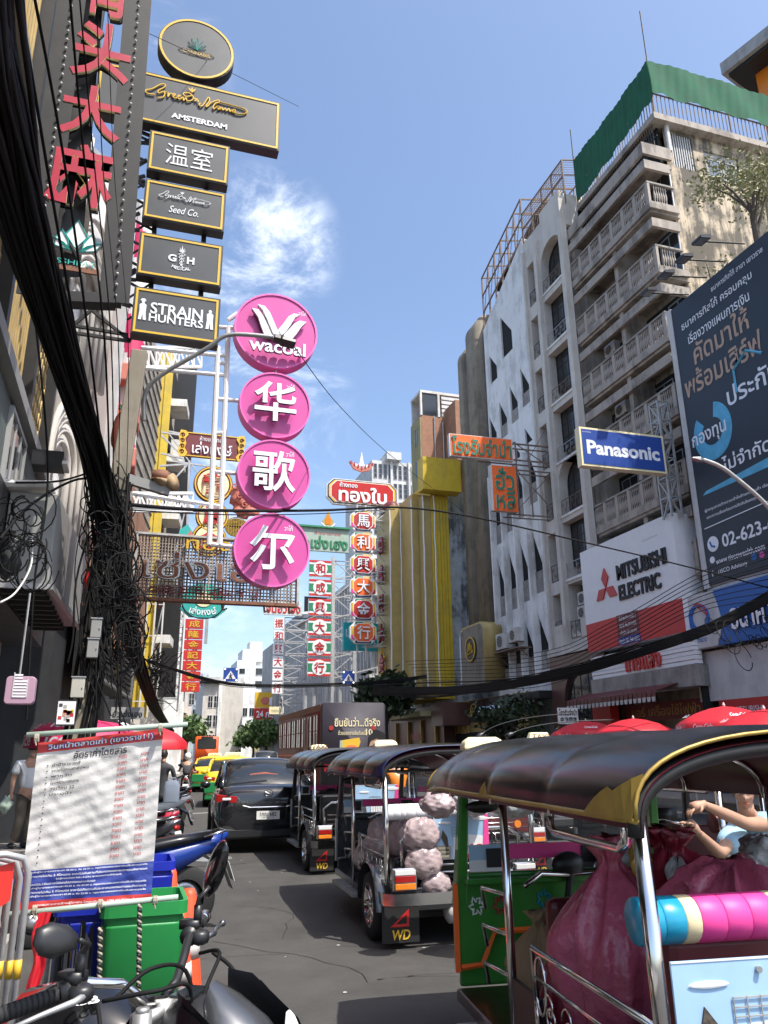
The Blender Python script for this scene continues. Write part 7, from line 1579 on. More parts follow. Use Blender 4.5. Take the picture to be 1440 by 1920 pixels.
# -- motorcycles (small step-through type)
def moto(label, x, y, rz, col='blue_paint', plate='', lean=.0, parent_group='motorcycles parked at the left kerb'):
 t = thing('motorcycle', label, 'motorcycle', (x, y, 0), 0, parent_group); t.rotation_euler = (0, lean, rz)
 wheel(t, 0, -.62, .28, .09, 'steel', 1, 'rear_wheel'); wheel(t, 0, .62, .28, .08, 'steel', 1, 'front_wheel')
 b = mb(col); R = lambda y_, w1, z0, z1, w2: [(-w1, y_, z0), (w1, y_, z0), (w2, y_, (z0 + z1) / 2), (w2 * .7, y_, z1), (-w2 * .7, y_, z1), (-w2, y_, (z0 + z1) / 2)]
 b.loft([R(-1.0, .012, .80, .84, .015), R(-.85, .05, .68, .82, .07), R(-.5, .08, .52, .76, .12), R(-.15, .08, .42, .66, .13), R(.05, .05, .36, .5, .09)]); b.loft([[(-.16, .38, .36), (.16, .38, .36), (.17, .42, .36), (-.17, .42, .36)], [(-.18, .34, .62), (.18, .34, .62), (.16, .46, .62), (-.16, .46, .62)], [(-.10, .24, .92), (.10, .24, .92), (.09, .36, .92), (-.09, .36, .92)]]); b.loft([R(.2, .1, .88, .98, .12), R(.36, .07, .86, .96, .08)]); b.build('fairing', t, smooth=math.radians(45))
 b = mb('black_vinyl'); b.loft([R(-.84, .08, .80, .86, .10), R(-.5, .11, .74, .83, .13), R(-.2, .10, .70, .78, .12), R(.02, .07, .66, .74, .09)]); b.build('seat', t, smooth=True)
 b = mb(col); n = 8; b.loft([[(xx, .62 + .33 * math.cos(.3 + 1.9 * i / n), .28 + .33 * math.sin(.3 + 1.9 * i / n)) for i in range(n + 1)] for xx in (-.06, .06)], cap=False, closed=False); b.build('front_mudguard', t, smooth=True)
 b = mb('black_plastic'); b.loft([[(-.06, -.72, .66), (.06, -.72, .66), (.06, -.7, .7), (-.06, -.7, .7)], [(-.07, -.98, .52), (.07, -.98, .52), (.07, -.96, .56), (-.07, -.96, .56)], [(-.06, -1.06, .34), (.06, -1.06, .34), (.06, -1.04, .36), (-.06, -1.04, .36)]]); b.build('rear_mudguard', t)
 b = mb('steel'); b.tube([(0, .28, .9), (0, .36, .62)], .03, 8); b.tube([(-.07, .36, .62), (-.07, .62, .28)], .018, 7); b.tube([(.07, .36, .62), (.07, .62, .28)], .018, 7); b.tube([(.09, -.35, .62), (.09, -.62, .3)], .025, 8); b.tube([(-.09, -.35, .62), (-.09, -.62, .3)], .025, 8); b.build('fork', t)
 b = mb('steel_rough'); b.box(-.1, .1, -.15, .12, .22, .42); b.tube([(.13, .0, .25), (.14, -.3, .25)], .022, 7); b.tube([(.14, -.3, .26), (.15, -.85, .36)], [.045, .055], 10); b.build('engine', t, bevel=.02)
 b = mb('chrome'); b.tube([(-.34, .2, 1.0), (-.2, .24, .98), (0, .26, .95), (.2, .24, .98), (.34, .2, 1.0)], .012, 6); b.tube([(-.2, .24, .98), (-.26, .2, 1.16)], .006, 5); b.tube([(.2, .24, .98), (.26, .2, 1.16)], .006, 5); b.tube([(-.11, -.75, .82), (-.12, -.95, .86), (.12, -.95, .86), (.11, -.75, .82)], .011, 6); b.build('handlebar', t, smooth=True)
 b = mb('black_plastic')
 for s in (-1, 1): b.ell((s * .28, .19, 1.2), (.06, .015, .045), 10, 6); b.tube([(s * .24, .225, .985), (s * .36, .19, 1.0)], .018, 7)
 b.build('mirror', t, smooth=True)
 b = mb('lamp_red'); b.ell((0, -.96, .74), (.07, .03, .035), 10, 6); b.build('tail_lamp', t, smooth=True)
 b = mb('plate_white'); b.X = Matrix.Translation((0, -1.03, .5)) @ Matrix.Rotation(-.35, 4, 'X'); b.box(-.09, .09, -.004, 0, -.09, .09)
 if plate: letters(b, plate, 0, -.04, .12, .05, -.006, 'print_black', bold=.02); letters(b, '1กข', 0, .045, .1, .035, -.006, 'print_black'); letters(b, 'กรุงเทพมหานคร', 0, .005, .13, .016, -.006, 'print_black')
 b.build('number_plate', t); return t
pm_ = AY(423, 1552, 7.9)
m1 = moto('blue motorcycle with its tail over the road behind the traffic cones', pm_.x - .95, 7.95, PI / 2 + .12, 'blue_paint')
for (px, py, Y, col, pl, lab, rz) in ((322, 1560, 10.2, 'silver_paint', '6', 'motorcycle with a tilted white plate numbered 6 behind the blue one', PI / 2 - .5), (322, 1520, 11.6, 'red_letter', '354', 'dark red motorcycle with plate 354 beside the jerrycan', PI / 2 - .5), (345, 1470, 15.5, 'car_white', '21', 'white motorcycle parked beside the food stall on the left', PI / 2 - .4), (350, 1440, 19.0, 'black_gloss', '77', 'black motorcycle with helmet by the stall under the red umbrella', PI / 2 + .2)):
 p = AY(px, py, Y); moto(lab, p.x - .8, Y + .2, rz, col, pl)
p = AY(352, 1425, 30); moto('white motorcycle in the road far beyond the stall', p.x, 30, -.1, 'car_white', '9'); p = AY(362, 1418, 40); moto('red motorcycle in the road near the orange coach', p.x, 40, -.1, 'red_paint', '5')
p = AY(752, 1500, 13.5); sc_ = moto('red and white delivery motorcycle between the queued tuk-tuks', p.x, 13.8, -.05, 'red_paint', '8', parent_group='motorcycles in the traffic')
# -- FOREGROUND AND STREET THINGS
def place_on(t, local): return t.matrix_basis @ Vector(local)
bpy.context.view_layer.update()
# fare banner on two poles
q = quad4((62, 1393), (298, 1366), (45, 1706), (292, 1690), Y=3.75, rot=0)
bn = thing('banner', 'crumpled white fare list banner with red and blue bands tied between two poles', 'banner', q.o); w, h = q.w, q.h
sl = (AY(298, 1366, 3.75).z - AY(62, 1393, 3.75).z) / w; slb = (AY(292, 1690, 3.75).z - AY(45, 1706, 3.75).z) / w
def bw_(x, z): return -.004 * math.sin(z * 19 + 3 * math.sin(x * 9)) * (.4 + abs(x) / w) - .0025 * math.sin(x * 31 + z * 17) - .0012 * math.sin(z * 83 + x * 23 + 2 * math.sin(x * 40)) - .0011 * math.sin(z * 131 - x * 37)
def bp(x, z, off=0): t = z / h; return (x, bw_(x, z) - off, z + x * (sl * t + slb * (1 - t)))
b = MB()
NU, NV = 60, 90
for j in range(NV):
 for i in range(NU):
  z0, z1 = h * j / NV, h * (j + 1) / NV; x0, x1 = -w / 2 + w * i / NU, -w / 2 + w * (i + 1) / NU; t = (j + .5) / NV
  m_ = 'print_red' if t < .045 else 'print_blue' if t < .225 else 'paper' if t < .93 else 'print_red'
  b.mat(m_).face([bp(x0, z0), bp(x1, z0), bp(x1, z1), bp(x0, z1)])
b.build('sheet', bn, smooth=True)
def btxt(b, s, cx, cz, ww, hh, m, bold=.0, off=.004):
 vs, fs = glyphs(s, 0, bold, 2); X0 = min(v.x for v in vs); X1 = max(v.x for v in vs); Y0 = min(v.y for v in vs); Y1 = max(v.y for v in vs)
 b.mat(m); o = b.V([bp(cx + (v.x - (X0 + X1) / 2) / (X1 - X0) * ww, cz + (v.y - (Y0 + Y1) / 2) / max(Y1 - Y0, .01) * hh, off) for v in vs])
 for f_ in fs: b.F([o + i for i in f_])
b = mb(); btxt(b, 'วินหน้าตลาดเก่า (เยาวราช11)', 0, h * .963, w * .86, h * .052, 'print_blue', .055, .003); btxt(b, 'วินหน้าตลาดเก่า (เยาวราช11)', 0, h * .963, w * .84, h * .046, 'print_white', .012, .006)
btxt(b, 'อัตราค่าโดยสาร', .0, h * .90, w * .42, h * .05, 'print_black', .015)
rows_ = ['ท่าน้ำราชวงศ์', 'รถไฟใต้ดิน(หัวลำโพง)', 'พาหุรัด', 'โรงพยาบาลกลาง', 'วงเวียน 22', 'ประตูน้ำ']
for i in range(17):
 z = h * (.855 - i * .0365)
 btxt(b, 'ราคา', w * .18, z, w * .07, h * .016, 'ink_red', .012); btxt(b, 'บาท', w * .36, z + .002, w * .06, h * .016, 'ink_red', .012)
 if i < 6: btxt(b, rows_[i], -w * .40 + w * .045 * (1 + len(rows_[i]) * .11) + .015, z - .004, w * .09 * (1 + len(rows_[i]) * .11), h * .021, 'print_black', .012)
 btxt(b, '•', -w * .405, z - .004, .006, .006, 'print_black')
for i in range(7): btxt(b, ['รับส่งผู้โดยสารระหว่างเวลา 05.00 น. ถึง 22.00 น. กรุณาตรวจสอบราคาก่อนใช้บริการทุกครั้ง', 'ระยะทางไม่เกิน 5 กิโลเมตร ราคาไม่เกินตามที่ประกาศของกรมการขนส่งทางบก'][i % 2], 0 if i != 3 else -w * .2, h * (.21 - i * .023), w * (.9 if i not in (2, 3) else .5), h * .014, 'print_white', .01)
btxt(b, 'หากพบการเอาเปรียบผู้โดยสาร โปรดแจ้ง โทร. 1584 กรมการขนส่งทางบก', .02, h * .022, w * .84, h * .018, 'print_white', .01); b.build('lettering', bn)
for (a, c, nm) in (((50, 1378), (352, 1358), 'top'), ((8, 1716), (334, 1682), 'bot')):
 pa, pc = AY(*a, 3.72) - q.o, AY(*c, 3.72) - q.o; b = mb('green_pale'); b.tube([pa, pc], .0115, 10); b.build('pole', bn, smooth=True)
b = mb('rope')
for (px, py) in ((66, 1384), (298, 1366), (62, 1706), (185, 1695), (288, 1688)):
 c = AY(px, py, 3.70) - q.o
 for k in range(3): b.tube([(c.x + k * .006, c.y + .014 * math.cos(a), c.z + .016 * math.sin(a)) for a in [2 * PI * i / 10 for i in range(11)]], .0035, 5)
 b.tube([(c.x, c.y - .01, c.z), (c.x + .008, c.y - .014, c.z - .03)], .003, 4)
b.build('tie', bn)
for (px, py0, py1, lab) in ((262, 1696, 1880, 'twisted cord hanging in front of the green bin'), (188, 1740, 1930, 'twisted cord hanging left beside the bike mirror')):
 c0, c1 = AY(px, py0, 3.7), AY(px - 3, py1, 3.7); b = MB()
 for s in (0, PI): b.mat('rope' if s else 'black_plastic'); b.tube([(c0.x + (c1.x - c0.x) * i / 90 + .0055 * math.cos(i * .9 + s), c0.y + .0055 * math.sin(i * .9 + s), c0.z + (c1.z - c0.z) * i / 90) for i in range(91)], .0062, 5)
 tag(b.build('cord', None, smooth=True), lab, 'cord')
# wheelie bins
def bin_(label, px, py, Y, w, hgt, m, rz=0, X=None):
 p = AY(px, py, Y); t = thing('wheelie_bin', label, 'bin', (X if X is not None else p.x, Y + w / 2, 0), rz); b = mb(m)
 k = .93; b.loft([rr3 for rr3 in ([(x * s, y * s * 1.1, z) for x, y in rrect(w, w, .05, 3)] for s, z in ((k, .04), (.99, hgt - .1), (1.0, hgt - .09)))]); b.build('body', t, smooth=math.radians(30))
 b = mb(m); o_ = rrect(w * 1.04, w * 1.15, .04, 3); i_ = rrect(w * .93, w * 1.04, .03, 3)
 for a, c in zip(range(len(o_)), range(len(o_))):
  j = (a + 1) % len(o_); b.face([(*o_[a], hgt), (*o_[j], hgt), (*i_[j], hgt), (*i_[a], hgt)]); b.face([(*o_[a], hgt - .055), (*o_[j], hgt - .055), (*o_[j], hgt), (*o_[a], hgt)]); b.face([(*i_[a], hgt), (*i_[j], hgt), (*i_[j], hgt - .3), (*i_[a], hgt - .3)])
 b.face([(x, y, hgt - .3) for x, y in i_]); b.build('rim', t, smooth=math.radians(30))
 for s in (-1, 1): wheel(t, s * w * .42, w * .5, .1, .05, 'black_plastic', s)
 return t
gb_ = AY(268, 1750, 4.05); bin_('green wheelie bin with open top behind the fare banner', 268, 1750, 4.1, .375, .90, 'green_bin')
bin_('blue wheelie bin left of the green one behind the banner', 186, 1760, 4.35, .42, .88, 'blue_bin')
bin_('blue wheelie bin further back by the blue motorcycle', 268, 1600, 5.9, .42, .86, 'blue_bin')
def cone(label, px, py, Y, hh=.72):
 p = AY(px, py, Y); t = thing('traffic_cone', label, 'traffic cone', (p.x, Y, 0), random.uniform(-.3, .3), 'traffic cones by the bins')
 b = mb('orange_cone'); b.box(-.17, .17, -.17, .17, 0, .03); b.lathe([(.13, .03), (.118, .1), (.045, hh - .03), (.03, hh), (.001, hh)], (0, 0, 0), 24); b.build('cone_body', t, smooth=math.radians(40))
 b = mb('white_dirty')
 for a, c in ((.36, .5), (.62, .72)): b.lathe([(.133 - .088 * (z - .0) / 1 * 1.0, z * hh) for z in (a + .12, c + .12)], (0, 0, 0), 24) if a < .5 else None
 b.build('reflective_band', t, smooth=True)
cone('orange traffic cone standing nearest beside the green bin', 352, 1720, 5.5, .74); cone('orange traffic cone standing behind the nearer one by the motorcycle', 321, 1620, 6.5, .74); cone('orange traffic cone half hidden left of the nearest cone', 335, 1760, 5.1, .68)
# crowd barriers folded together
for i, (px, Y, lab) in enumerate(((6, 3.7, 'leftmost'), (24, 3.6, 'second'), (42, 3.5, 'third'), (58, 3.4, 'rightmost'))):
 top = AY(px, 1615 - i * 6 + (20 if i == 0 else 0), Y); t = thing('crowd_barrier', '%s steel pipe crowd barrier with yellow bands in the row behind the banner' % lab, 'barrier', (top.x, Y, 0), 0, 'crowd barriers stacked at the left edge'); zt = top.z
 b = mb('galv'); L_ = 1.5; b.tube([(0, 0, .02), (0, 0, zt - .08), (-.02, -.02, zt - .02), (-.08, -.05, zt), (-.9, -.3, zt + .01), (-.98, -.33, zt - .05), (-1.0, -.34, .02)], .0125, 8); b.build('frame_pipe', t, smooth=True)
 b = mb('gold_paint'); b.cyl((0, 0, zt - .42), (0, 0, zt - .36), .014, 10); b.cyl((0, 0, zt - .95), (0, 0, zt - .88), .014, 10); b.build('yellow_band', t, smooth=True)
 b = mb('red_plastic'); 
 for k in range(4): b.mat('red_plastic' if k % 2 == 0 else 'white_paint').prismf([(-.05 - k * .2, zt - .03), (-.25 - k * .2, zt - .08), (-.25 - k * .2, zt - .28), (-.05 - k * .2, zt - .16)], lambda x, z: (x, x * .33 - .004, z), lambda x, z: (x, x * .33 + .004, z))
 b.build('striped_board', t)
q = quad4((62, 1700), (80, 1700), (55, 1930), (74, 1930), Y=3.4); t_ = thing('cloth_banner', 'magenta cloth banner hanging beside the barriers with a white letter', 'banner', q.o); b = mb('umbrella_red'); b.grid(lambda u, v: (-.02 + .045 * u + .008 * math.sin(14 * v), .01 * math.sin(9 * u + 4 * v), v * q.h * .95), 8, 16); b.build('cloth', t_, smooth=True); text(t_, 'S', .0, q.h * .75, .026, .05, -.03, 'print_white', bold=.03)
t_ = thing('paper_bundle', 'bundle of folded papers and cloths between barriers and blue bin', 'bundle', (AY(130, 1780, 4.1).x, 4.1, 0)); b = MB(); rr = random.Random(5)
for k in range(26): b.mat(rr.choice(['paper', 'print_white', 'gold_paint', 'cloth_dark', 'print_grey', 'cloth_dark'])); x = -.1 + .2 * k / 26; b.face([(x, rr.uniform(-.03, .03), .0), (x + .012, rr.uniform(-.06, .0), .0), (x + .012 + rr.uniform(-.02, .02), rr.uniform(-.06, 0), rr.uniform(.72, .86)), (x + rr.uniform(-.02, .02), .0, rr.uniform(.7, .85))])
b.build('folded_sheets', t_)
# -- near motorcycle
fb = thing('motorcycle', 'large grey and black motorcycle in the lower left corner seen from above its handlebar', 'motorcycle', (.125, 2.40, 0), math.atan2(-.8, -.6))
b = mb('chrome'); b.tube([(.30, -.12, 1.0), (.20, -.08, 1.015), (.13, -.02, 1.0), (.07, .01, .95), (.0, .02, .935)], .0125, 10); b.build('handlebar', fb, smooth=True)
b = mb('black_plastic'); b.tube([(-.30, -.08, 1.04), (-.2, -.04, 1.04), (-.13, -.01, 1.0), (-.07, .01, .96), (0, .02, .94)], .0125, 10); b.build('handlebar_tube', fb, smooth=True)
for s in (1, -1):
 b = mb('black_rubber'); g0 = Vector((s * .27, -.10 if s > 0 else -.07, 1.005 if s > 0 else 1.04)); g1 = Vector((s * .40, -.17 if s > 0 else -.12, .985 if s > 0 else 1.045))
 for k in range(12): a_ = g0.lerp(g1, k / 12); c_ = g0.lerp(g1, (k + .8) / 12); b.cyl(a_, c_, .0185, 12)
 b.cyl(g0, g1, .0165, 12); b.build('grip', fb, smooth=math.radians(40)); d = (g1 - g0).normalized(); b = mb('chrome'); b.tube([g1, g1 + d * .012, g1 + d * .045, g1 + d * .05], [.014, .02, .021, .012], 14); b.build('bar_end', fb, smooth=True)
 b = mb('black_plastic'); c_ = g0 - d * .035; b.cyl(c_ - d * .03, c_ + d * .03, .027, 12); b.ell((c_.x, c_.y + .03, c_.z - .005), (.035, .035, .025), 12, 8, jit=.1, seed=3); b.box(c_.x - .02, c_.x + .02, c_.y - .03, c_.y + .03, c_.z + .015, c_.z + .04); b.build('switch_housing', fb, smooth=math.radians(40))
 b = mb('silver_paint' if s < 0 else 'steel_rough'); p0 = c_ + Vector((0, .05, -.005)); b.tube([p0, p0 + d * .05 + Vector((0, .02, 0)), p0 + d * .12 + Vector((0, .012, -.005)), p0 + d * .20 + Vector((0, .018, -.008))], [.009, .0085, .0065, .006], 8); b.ell(p0 + d * .205 + Vector((0, .018, -.008)), (.011, .011, .011), 10, 6); b.build('lever', fb, smooth=True)
 b = mb('black_plastic'); m0 = c_ + Vector((0, .02, .03))
 if s > 0: mirr = Vector((.05, -.05, .19)); mc = AY(130, 1786, 2.0)
 pts = [m0, m0 + Vector((0, 0, .05)), m0 + Vector((s * .0, .02, .07)), m0 + Vector((s * .05, .03, .09))] if s > 0 else [m0, m0 + Vector((0, 0, .05)), m0 + Vector((.015, .01, .07)), m0 + Vector((-.01, .03, .10))]
 b.tube(pts, [.011, .010, .0065, .0065], 8); b.tube([pts[0], pts[1]], .0125, 8); b.build('mirror_stem', fb, smooth=True)
 e = pts[-1]; b = mb('black_gloss' if s < 0 else 'black_plastic')
 if s > 0:
  o_ = [(-.02, -.035), (.05, -.045), (.085, -.03), (.10, .0), (.09, .035), (.05, .045), (-.0, .03), (-.03, .0)]
  X_ = Matrix.Translation(e + Vector((.04, 0, .015))) @ Matrix.Rotation(-.35, 4, 'Z') @ Matrix.Rotation(.25, 4, 'X'); b.X = X_ @ Matrix.Scale(.85, 4); b.loft([[(x * k_ + .03 * (1 - k_), y_ * .7, z * k_) for x, z in o_] for y_, k_ in ((-.012, .96), (-.008, 1), (.006, .97), (.02, .75), (.026, .4))]); b.mat('glass_blue').prism([(x * .86 + .003, z * .84) for x, z in o_], -.0135, -.012)
 else:
  X_ = Matrix.Translation(e + Vector((-.03, .0, .045))) @ Matrix.Rotation(1.1, 4, 'Z') @ Matrix.Rotation(.55, 4, 'Y'); b.X = X_; b.ell((0, 0, 0), (.042, .02, .095), 16, 12)
 b.build('mirror_head', fb, smooth=math.radians(50))
b = mb('steel_rough'); b.box(-.10, .10, -.01, .04, .90, .925); b.cyl((0, .02, .86), (0, .02, .94), .03, 12)
for s in (-1, 1): b.cyl((s * .09, .03, .6), (s * .09, .02, .93), .024, 12); b.cyl((s * .09, .02, .93), (s * .09, .02, .94), .017, 8)
b.build('triple_clamp', fb, smooth=math.radians(40))
b = mb('cable_black')
for (P_) in ([(.2, -.02, .98), (.16, .1, 1.0), (.05, .13, .98), (.02, .1, .8)], [(.22, -.02, .98), (.24, .05, .86), (.1, .08, .75)], [(-.2, .0, 1.0), (-.14, .1, 1.02), (-.02, .13, .95), (0, .12, .8)], [(-.22, .03, 1.0), (-.2, .12, .95), (-.1, .14, .85)], [(.18, 0, .98), (.1, .04, 1.03), (-.02, .07, 1.0), (-.05, .1, .85)]):
 p_ = [Vector(v) for v in P_]; o_ = []
 for i in range(len(p_) - 1):
  for k in range(6): t = k / 6; a_, b_, c_, d_ = p_[max(i - 1, 0)], p_[i], p_[i + 1], p_[min(i + 2, len(p_) - 1)]; o_.append(.5 * (2 * b_ + (c_ - a_) * t + (2 * a_ - 5 * b_ + 4 * c_ - d_) * t * t + (3 * b_ - a_ - 3 * c_ + d_) * t ** 3))
 b.tube(o_ + [p_[-1]], .0055, 6)
b.build('control_cable', fb, smooth=True)
def shell(b, rows, n=14):
 b.loft([[(hw * math.cos(PI * i / n), y, zl + (zt - zl) * math.sin(PI * i / n) ** .75) for i in range(n + 1)] for y, hw, zt, zl in rows], closed=False, cap=False)
b = mb('black_plastic'); shell(b, [(.05, .07, .93, .8), (.10, .10, .955, .8), (.16, .11, .955, .78), (.2, .1, .94, .75)]); b.build('instrument_cover', fb, smooth=True)
b = mb('glass_dark'); b.box(-.05, .05, .07, .13, .955, .962); b.build('instrument_glass', fb)
b = mb('silver_paint'); shell(b, [(.17, .05, .99, .9), (.22, .115, .965, .80), (.30, .125, .92, .72), (.38, .11, .85, .64), (.45, .06, .76, .58)]); b.build('nose_cowl', fb, smooth=True)
b = mb('black_gloss')
for s in (-1, 1): b.loft([[(s * .12, .14, .99), (s * .13, .14, .80)], [(s * .15, .2, .975), (s * .185, .22, .72)], [(s * .15, .34, .88), (s * .2, .34, .60)], [(s * .1, .48, .72), (s * .17, .46, .48)]], closed=False, cap=False); b.loft([[(s * .135, .15, .97), (s * .145, .15, .78)], [(s * .165, .22, .955), (s * .20, .23, .70)], [(s * .165, .34, .86), (s * .215, .35, .58)], [(s * .11, .48, .70), (s * .18, .47, .46)]], closed=False, cap=False)
b.build('side_fairing', fb, smooth=True)
b = mb('lamp_white')
for s in (-1, 1): b.X = Matrix.Translation((s * .07, .37, .855)) @ Matrix.Rotation(-1.0, 4, 'X') @ Matrix.Rotation(s * .5, 4, 'Z'); b.ell((0, 0, 0), (.032, .075, .012), 12, 8)
b.build('headlight', fb, smooth=True)
b = mb('black_gloss'); shell(b, [(-.06, .10, .90, .72), (-.14, .16, .955, .66), (-.26, .175, .97, .62), (-.42, .14, .93, .6), (-.5, .1, .84, .6)]); b.mat('silver_paint'); b.build('fuel_tank', fb, smooth=True)
b = mb(); b.X = Matrix.Translation((.10, -.15, .945)) @ Matrix.Rotation(2.4, 4, 'Z') @ Matrix.Rotation(-1.2, 4, 'X'); letters(b, 'CB', 0, 0, .07, .03, 0, 'print_white', bold=.03); b.build('lettering', fb)
b = mb('black_vinyl'); shell(b, [(-.5, .11, .84, .6), (-.8, .15, .80, .6), (-1.1, .12, .84, .66), (-1.3, .05, .88, .7)]); b.build('seat', fb, smooth=True)
wheel(fb, 0, .55, .3, .12, 'steel', 1, 'front_wheel'); wheel(fb, 0, -.85, .3, .15, 'steel', 1, 'rear_wheel')
b = mb('steel_rough'); b.box(-.12, .12, -.5, .1, .25, .6); b.tube([(-.09, .03, .62), (-.09, .55, .3)], .022, 8); b.tube([(.09, .03, .62), (.09, .55, .3)], .022, 8); b.build('engine', fb, bevel=.03)
# -- bags and goods
def bag(label, loc, r, hh, m, seed, group=None, tie=True, ry=None, lean=(0, 0)):
 rr = random.Random(seed); ph = [rr.uniform(0, 6.28) for _ in range(8)]; b = mb(m); n, k = 64, 26; ry = ry or r; rings = []
 for j in range(k + 1):
  t = j / k
  if tie: pr_ = (math.sin(min(t / .55, 1) * PI / 2) ** .6 if t < .55 else 1 - ((t - .55) / .35) ** 1.5 * .9 if t < .9 else .1 + (t - .9) * 2.0)
  else: pr_ = math.sin(max(.02, min(.98, t)) * PI) ** .45
  pl = .03 + (max(0, t - .1) * .24 if t < .92 else .45); rings.append([])
  for i in range(n):
   a = 2 * PI * i / n; q_ = pr_ * (1 + pl * (.55 * math.sin(9 * a + ph[0] + 2 * t) + .4 * math.sin(14 * a + ph[1] - 3 * t) + .3 * math.sin(23 * a + ph[2])) + .07 * math.sin(2 * a + ph[3] + 4 * t) + .06 * math.sin(3 * a + ph[4] - 5 * t) + .035 * math.sin(5 * a + 9 * t + ph[5]) - .10 * min(1, 2 * t) * abs(math.sin(3.5 * a + ph[6] + 1.5 * math.sin(4 * t))) - .05 * abs(math.sin(6 * a - 5 * t + ph[7])))
   rings[-1].append((r * q_ * math.cos(a) + lean[0] * t, ry * q_ * math.sin(a) + lean[1] * t, hh * t + .02 * math.sin(3 * a + ph[6]) * t))
 b.loft(rings); o = b.build('bag', None, smooth=True); o.location = loc; tag(o, label, 'bag', group); return o
P3 = lambda x, y, z: place_on(t3, (x, y, z))
bag('big pink plastic sack tied at the top at the left of the back seat', P3(-.36, -.48, .34), .27, .86, 'bag_pink', 1, 'plastic sacks in the nearest tuk-tuk')
bag('dark red plastic sack with a knotted top behind the pink ones', P3(.08, -.42, .5), .40, .72, 'bag_dark', 2, 'plastic sacks in the nearest tuk-tuk', lean=(-.16, 0))
bag('pink plastic sack slumped in the middle of the back seat', P3(-.06, -.86, .55), .30, .60, 'bag_pink', 3, 'plastic sacks in the nearest tuk-tuk', tie=False)
bag('dark red sack low on the floor beside the side plate', P3(-.42, -.28, .32), .2, .46, 'bag_dark', 6, 'plastic sacks in the nearest tuk-tuk', tie=False)
bag('small clear bag with green lid goods between the pink sacks', P3(-.16, -.66, 1.0), .05, .13, 'bag_grey', 7, tie=False); bag('small yellow packet on top of the big pink sack', P3(-.30, -.62, 1.06), .045, .12, 'gold_dim', 8, tie=False)
bag('brown cloth sack in the footwell of the nearest tuk-tuk', P3(-.42, .22, .3), .18, .5, 'bag_brown', 9)
P2 = lambda x, y, z: place_on(t2, (x, y, z)); rr = random.Random(11); k = 0
for (x, y, z, s) in ((-.54, -.12, .42, .14), (-.56, -.36, .44, .15), (-.42, -.3, .62, .16), (-.2, -.5, .66, .17), (-.5, -.66, .56, .16), (-.36, -.85, .60, .17)):
 k += 1; b = mb('bag_clear'); b.ell((0, 0, s), (s * 1.05, s * .9, s * 1.1), 44, 30, jit=.10, seed=k); o = b.build('wrapped_bundle', None, smooth=True); o.location = P2(x, y, z); tag(o, ['foremost low bundle', 'second low bundle', 'bundle above the foremost two', 'raised middle bundle', 'rearmost low bundle', 'innermost high bundle'][k - 1] + ' in clear wrap piled inside the second tuk-tuk', 'bundle', 'wrapped bundles inside the second tuk-tuk')
for i, (x, z, s, lab) in enumerate(((-.38, .76, .14, 'upper clear wrapped bundle hanging on the rear of the second tuk-tuk'), (-.36, .54, .14, 'middle clear wrapped bundle hanging on the rear of the second tuk-tuk'), (-.26, .38, .11, 'lowest pinkish wrapped bundle at the rear bumper of the second tuk-tuk'))):
 b = mb('bag_clear'); b.ell((0, 0, s * .8), (s * 1.25, s * .8, s * 1.0), 44, 30, jit=.09, seed=20 + i); o = b.build('wrapped_bundle', None, smooth=True); o.location = P2(x, -1.43, z); tag(o, lab, 'bundle')
b = mb('white_dirty'); b.tube([(-.28, 0, 0), (-.25, 0, 0), (.25, 0, 0), (.28, 0, 0)], [.05, .09, .09, .05], 18); o = b.build('gas_cylinder', t2, smooth=math.radians(40)); o.location = (.12, -1.36, .24)
for i, (px, py, Y, s, m, lab) in enumerate(((822, 1508, 6.2, .13, 'bag_clear', 'grey plastic wrapped load right of the second tuk-tuk'), (885, 1502, 6.6, .16, 'bag_grey', 'crumpled clear plastic load beyond the windscreen of the nearest tuk-tuk'), (1395, 1640, 3.1, .1, 'bag_clear', 'wrapped roll with blue tape below the man in blue'), (1432, 1600, 3.2, .11, 'bag_grey', 'upper wrapped roll with blue edging below the man in blue'), (960, 1495, 6.0, .2, 'bag_grey', 'shiny clear plastic load left of the driver mirror frame'))):
 p = AY(px, py, Y); b = mb(m); b.ell((0, 0, 0), (s * 1.2, s, s * .8), 48, 30, jit=.12, seed=40 + i); o = b.build('wrapped_bundle', None, smooth=True); o.location = p; tag(o, lab, 'bundle')
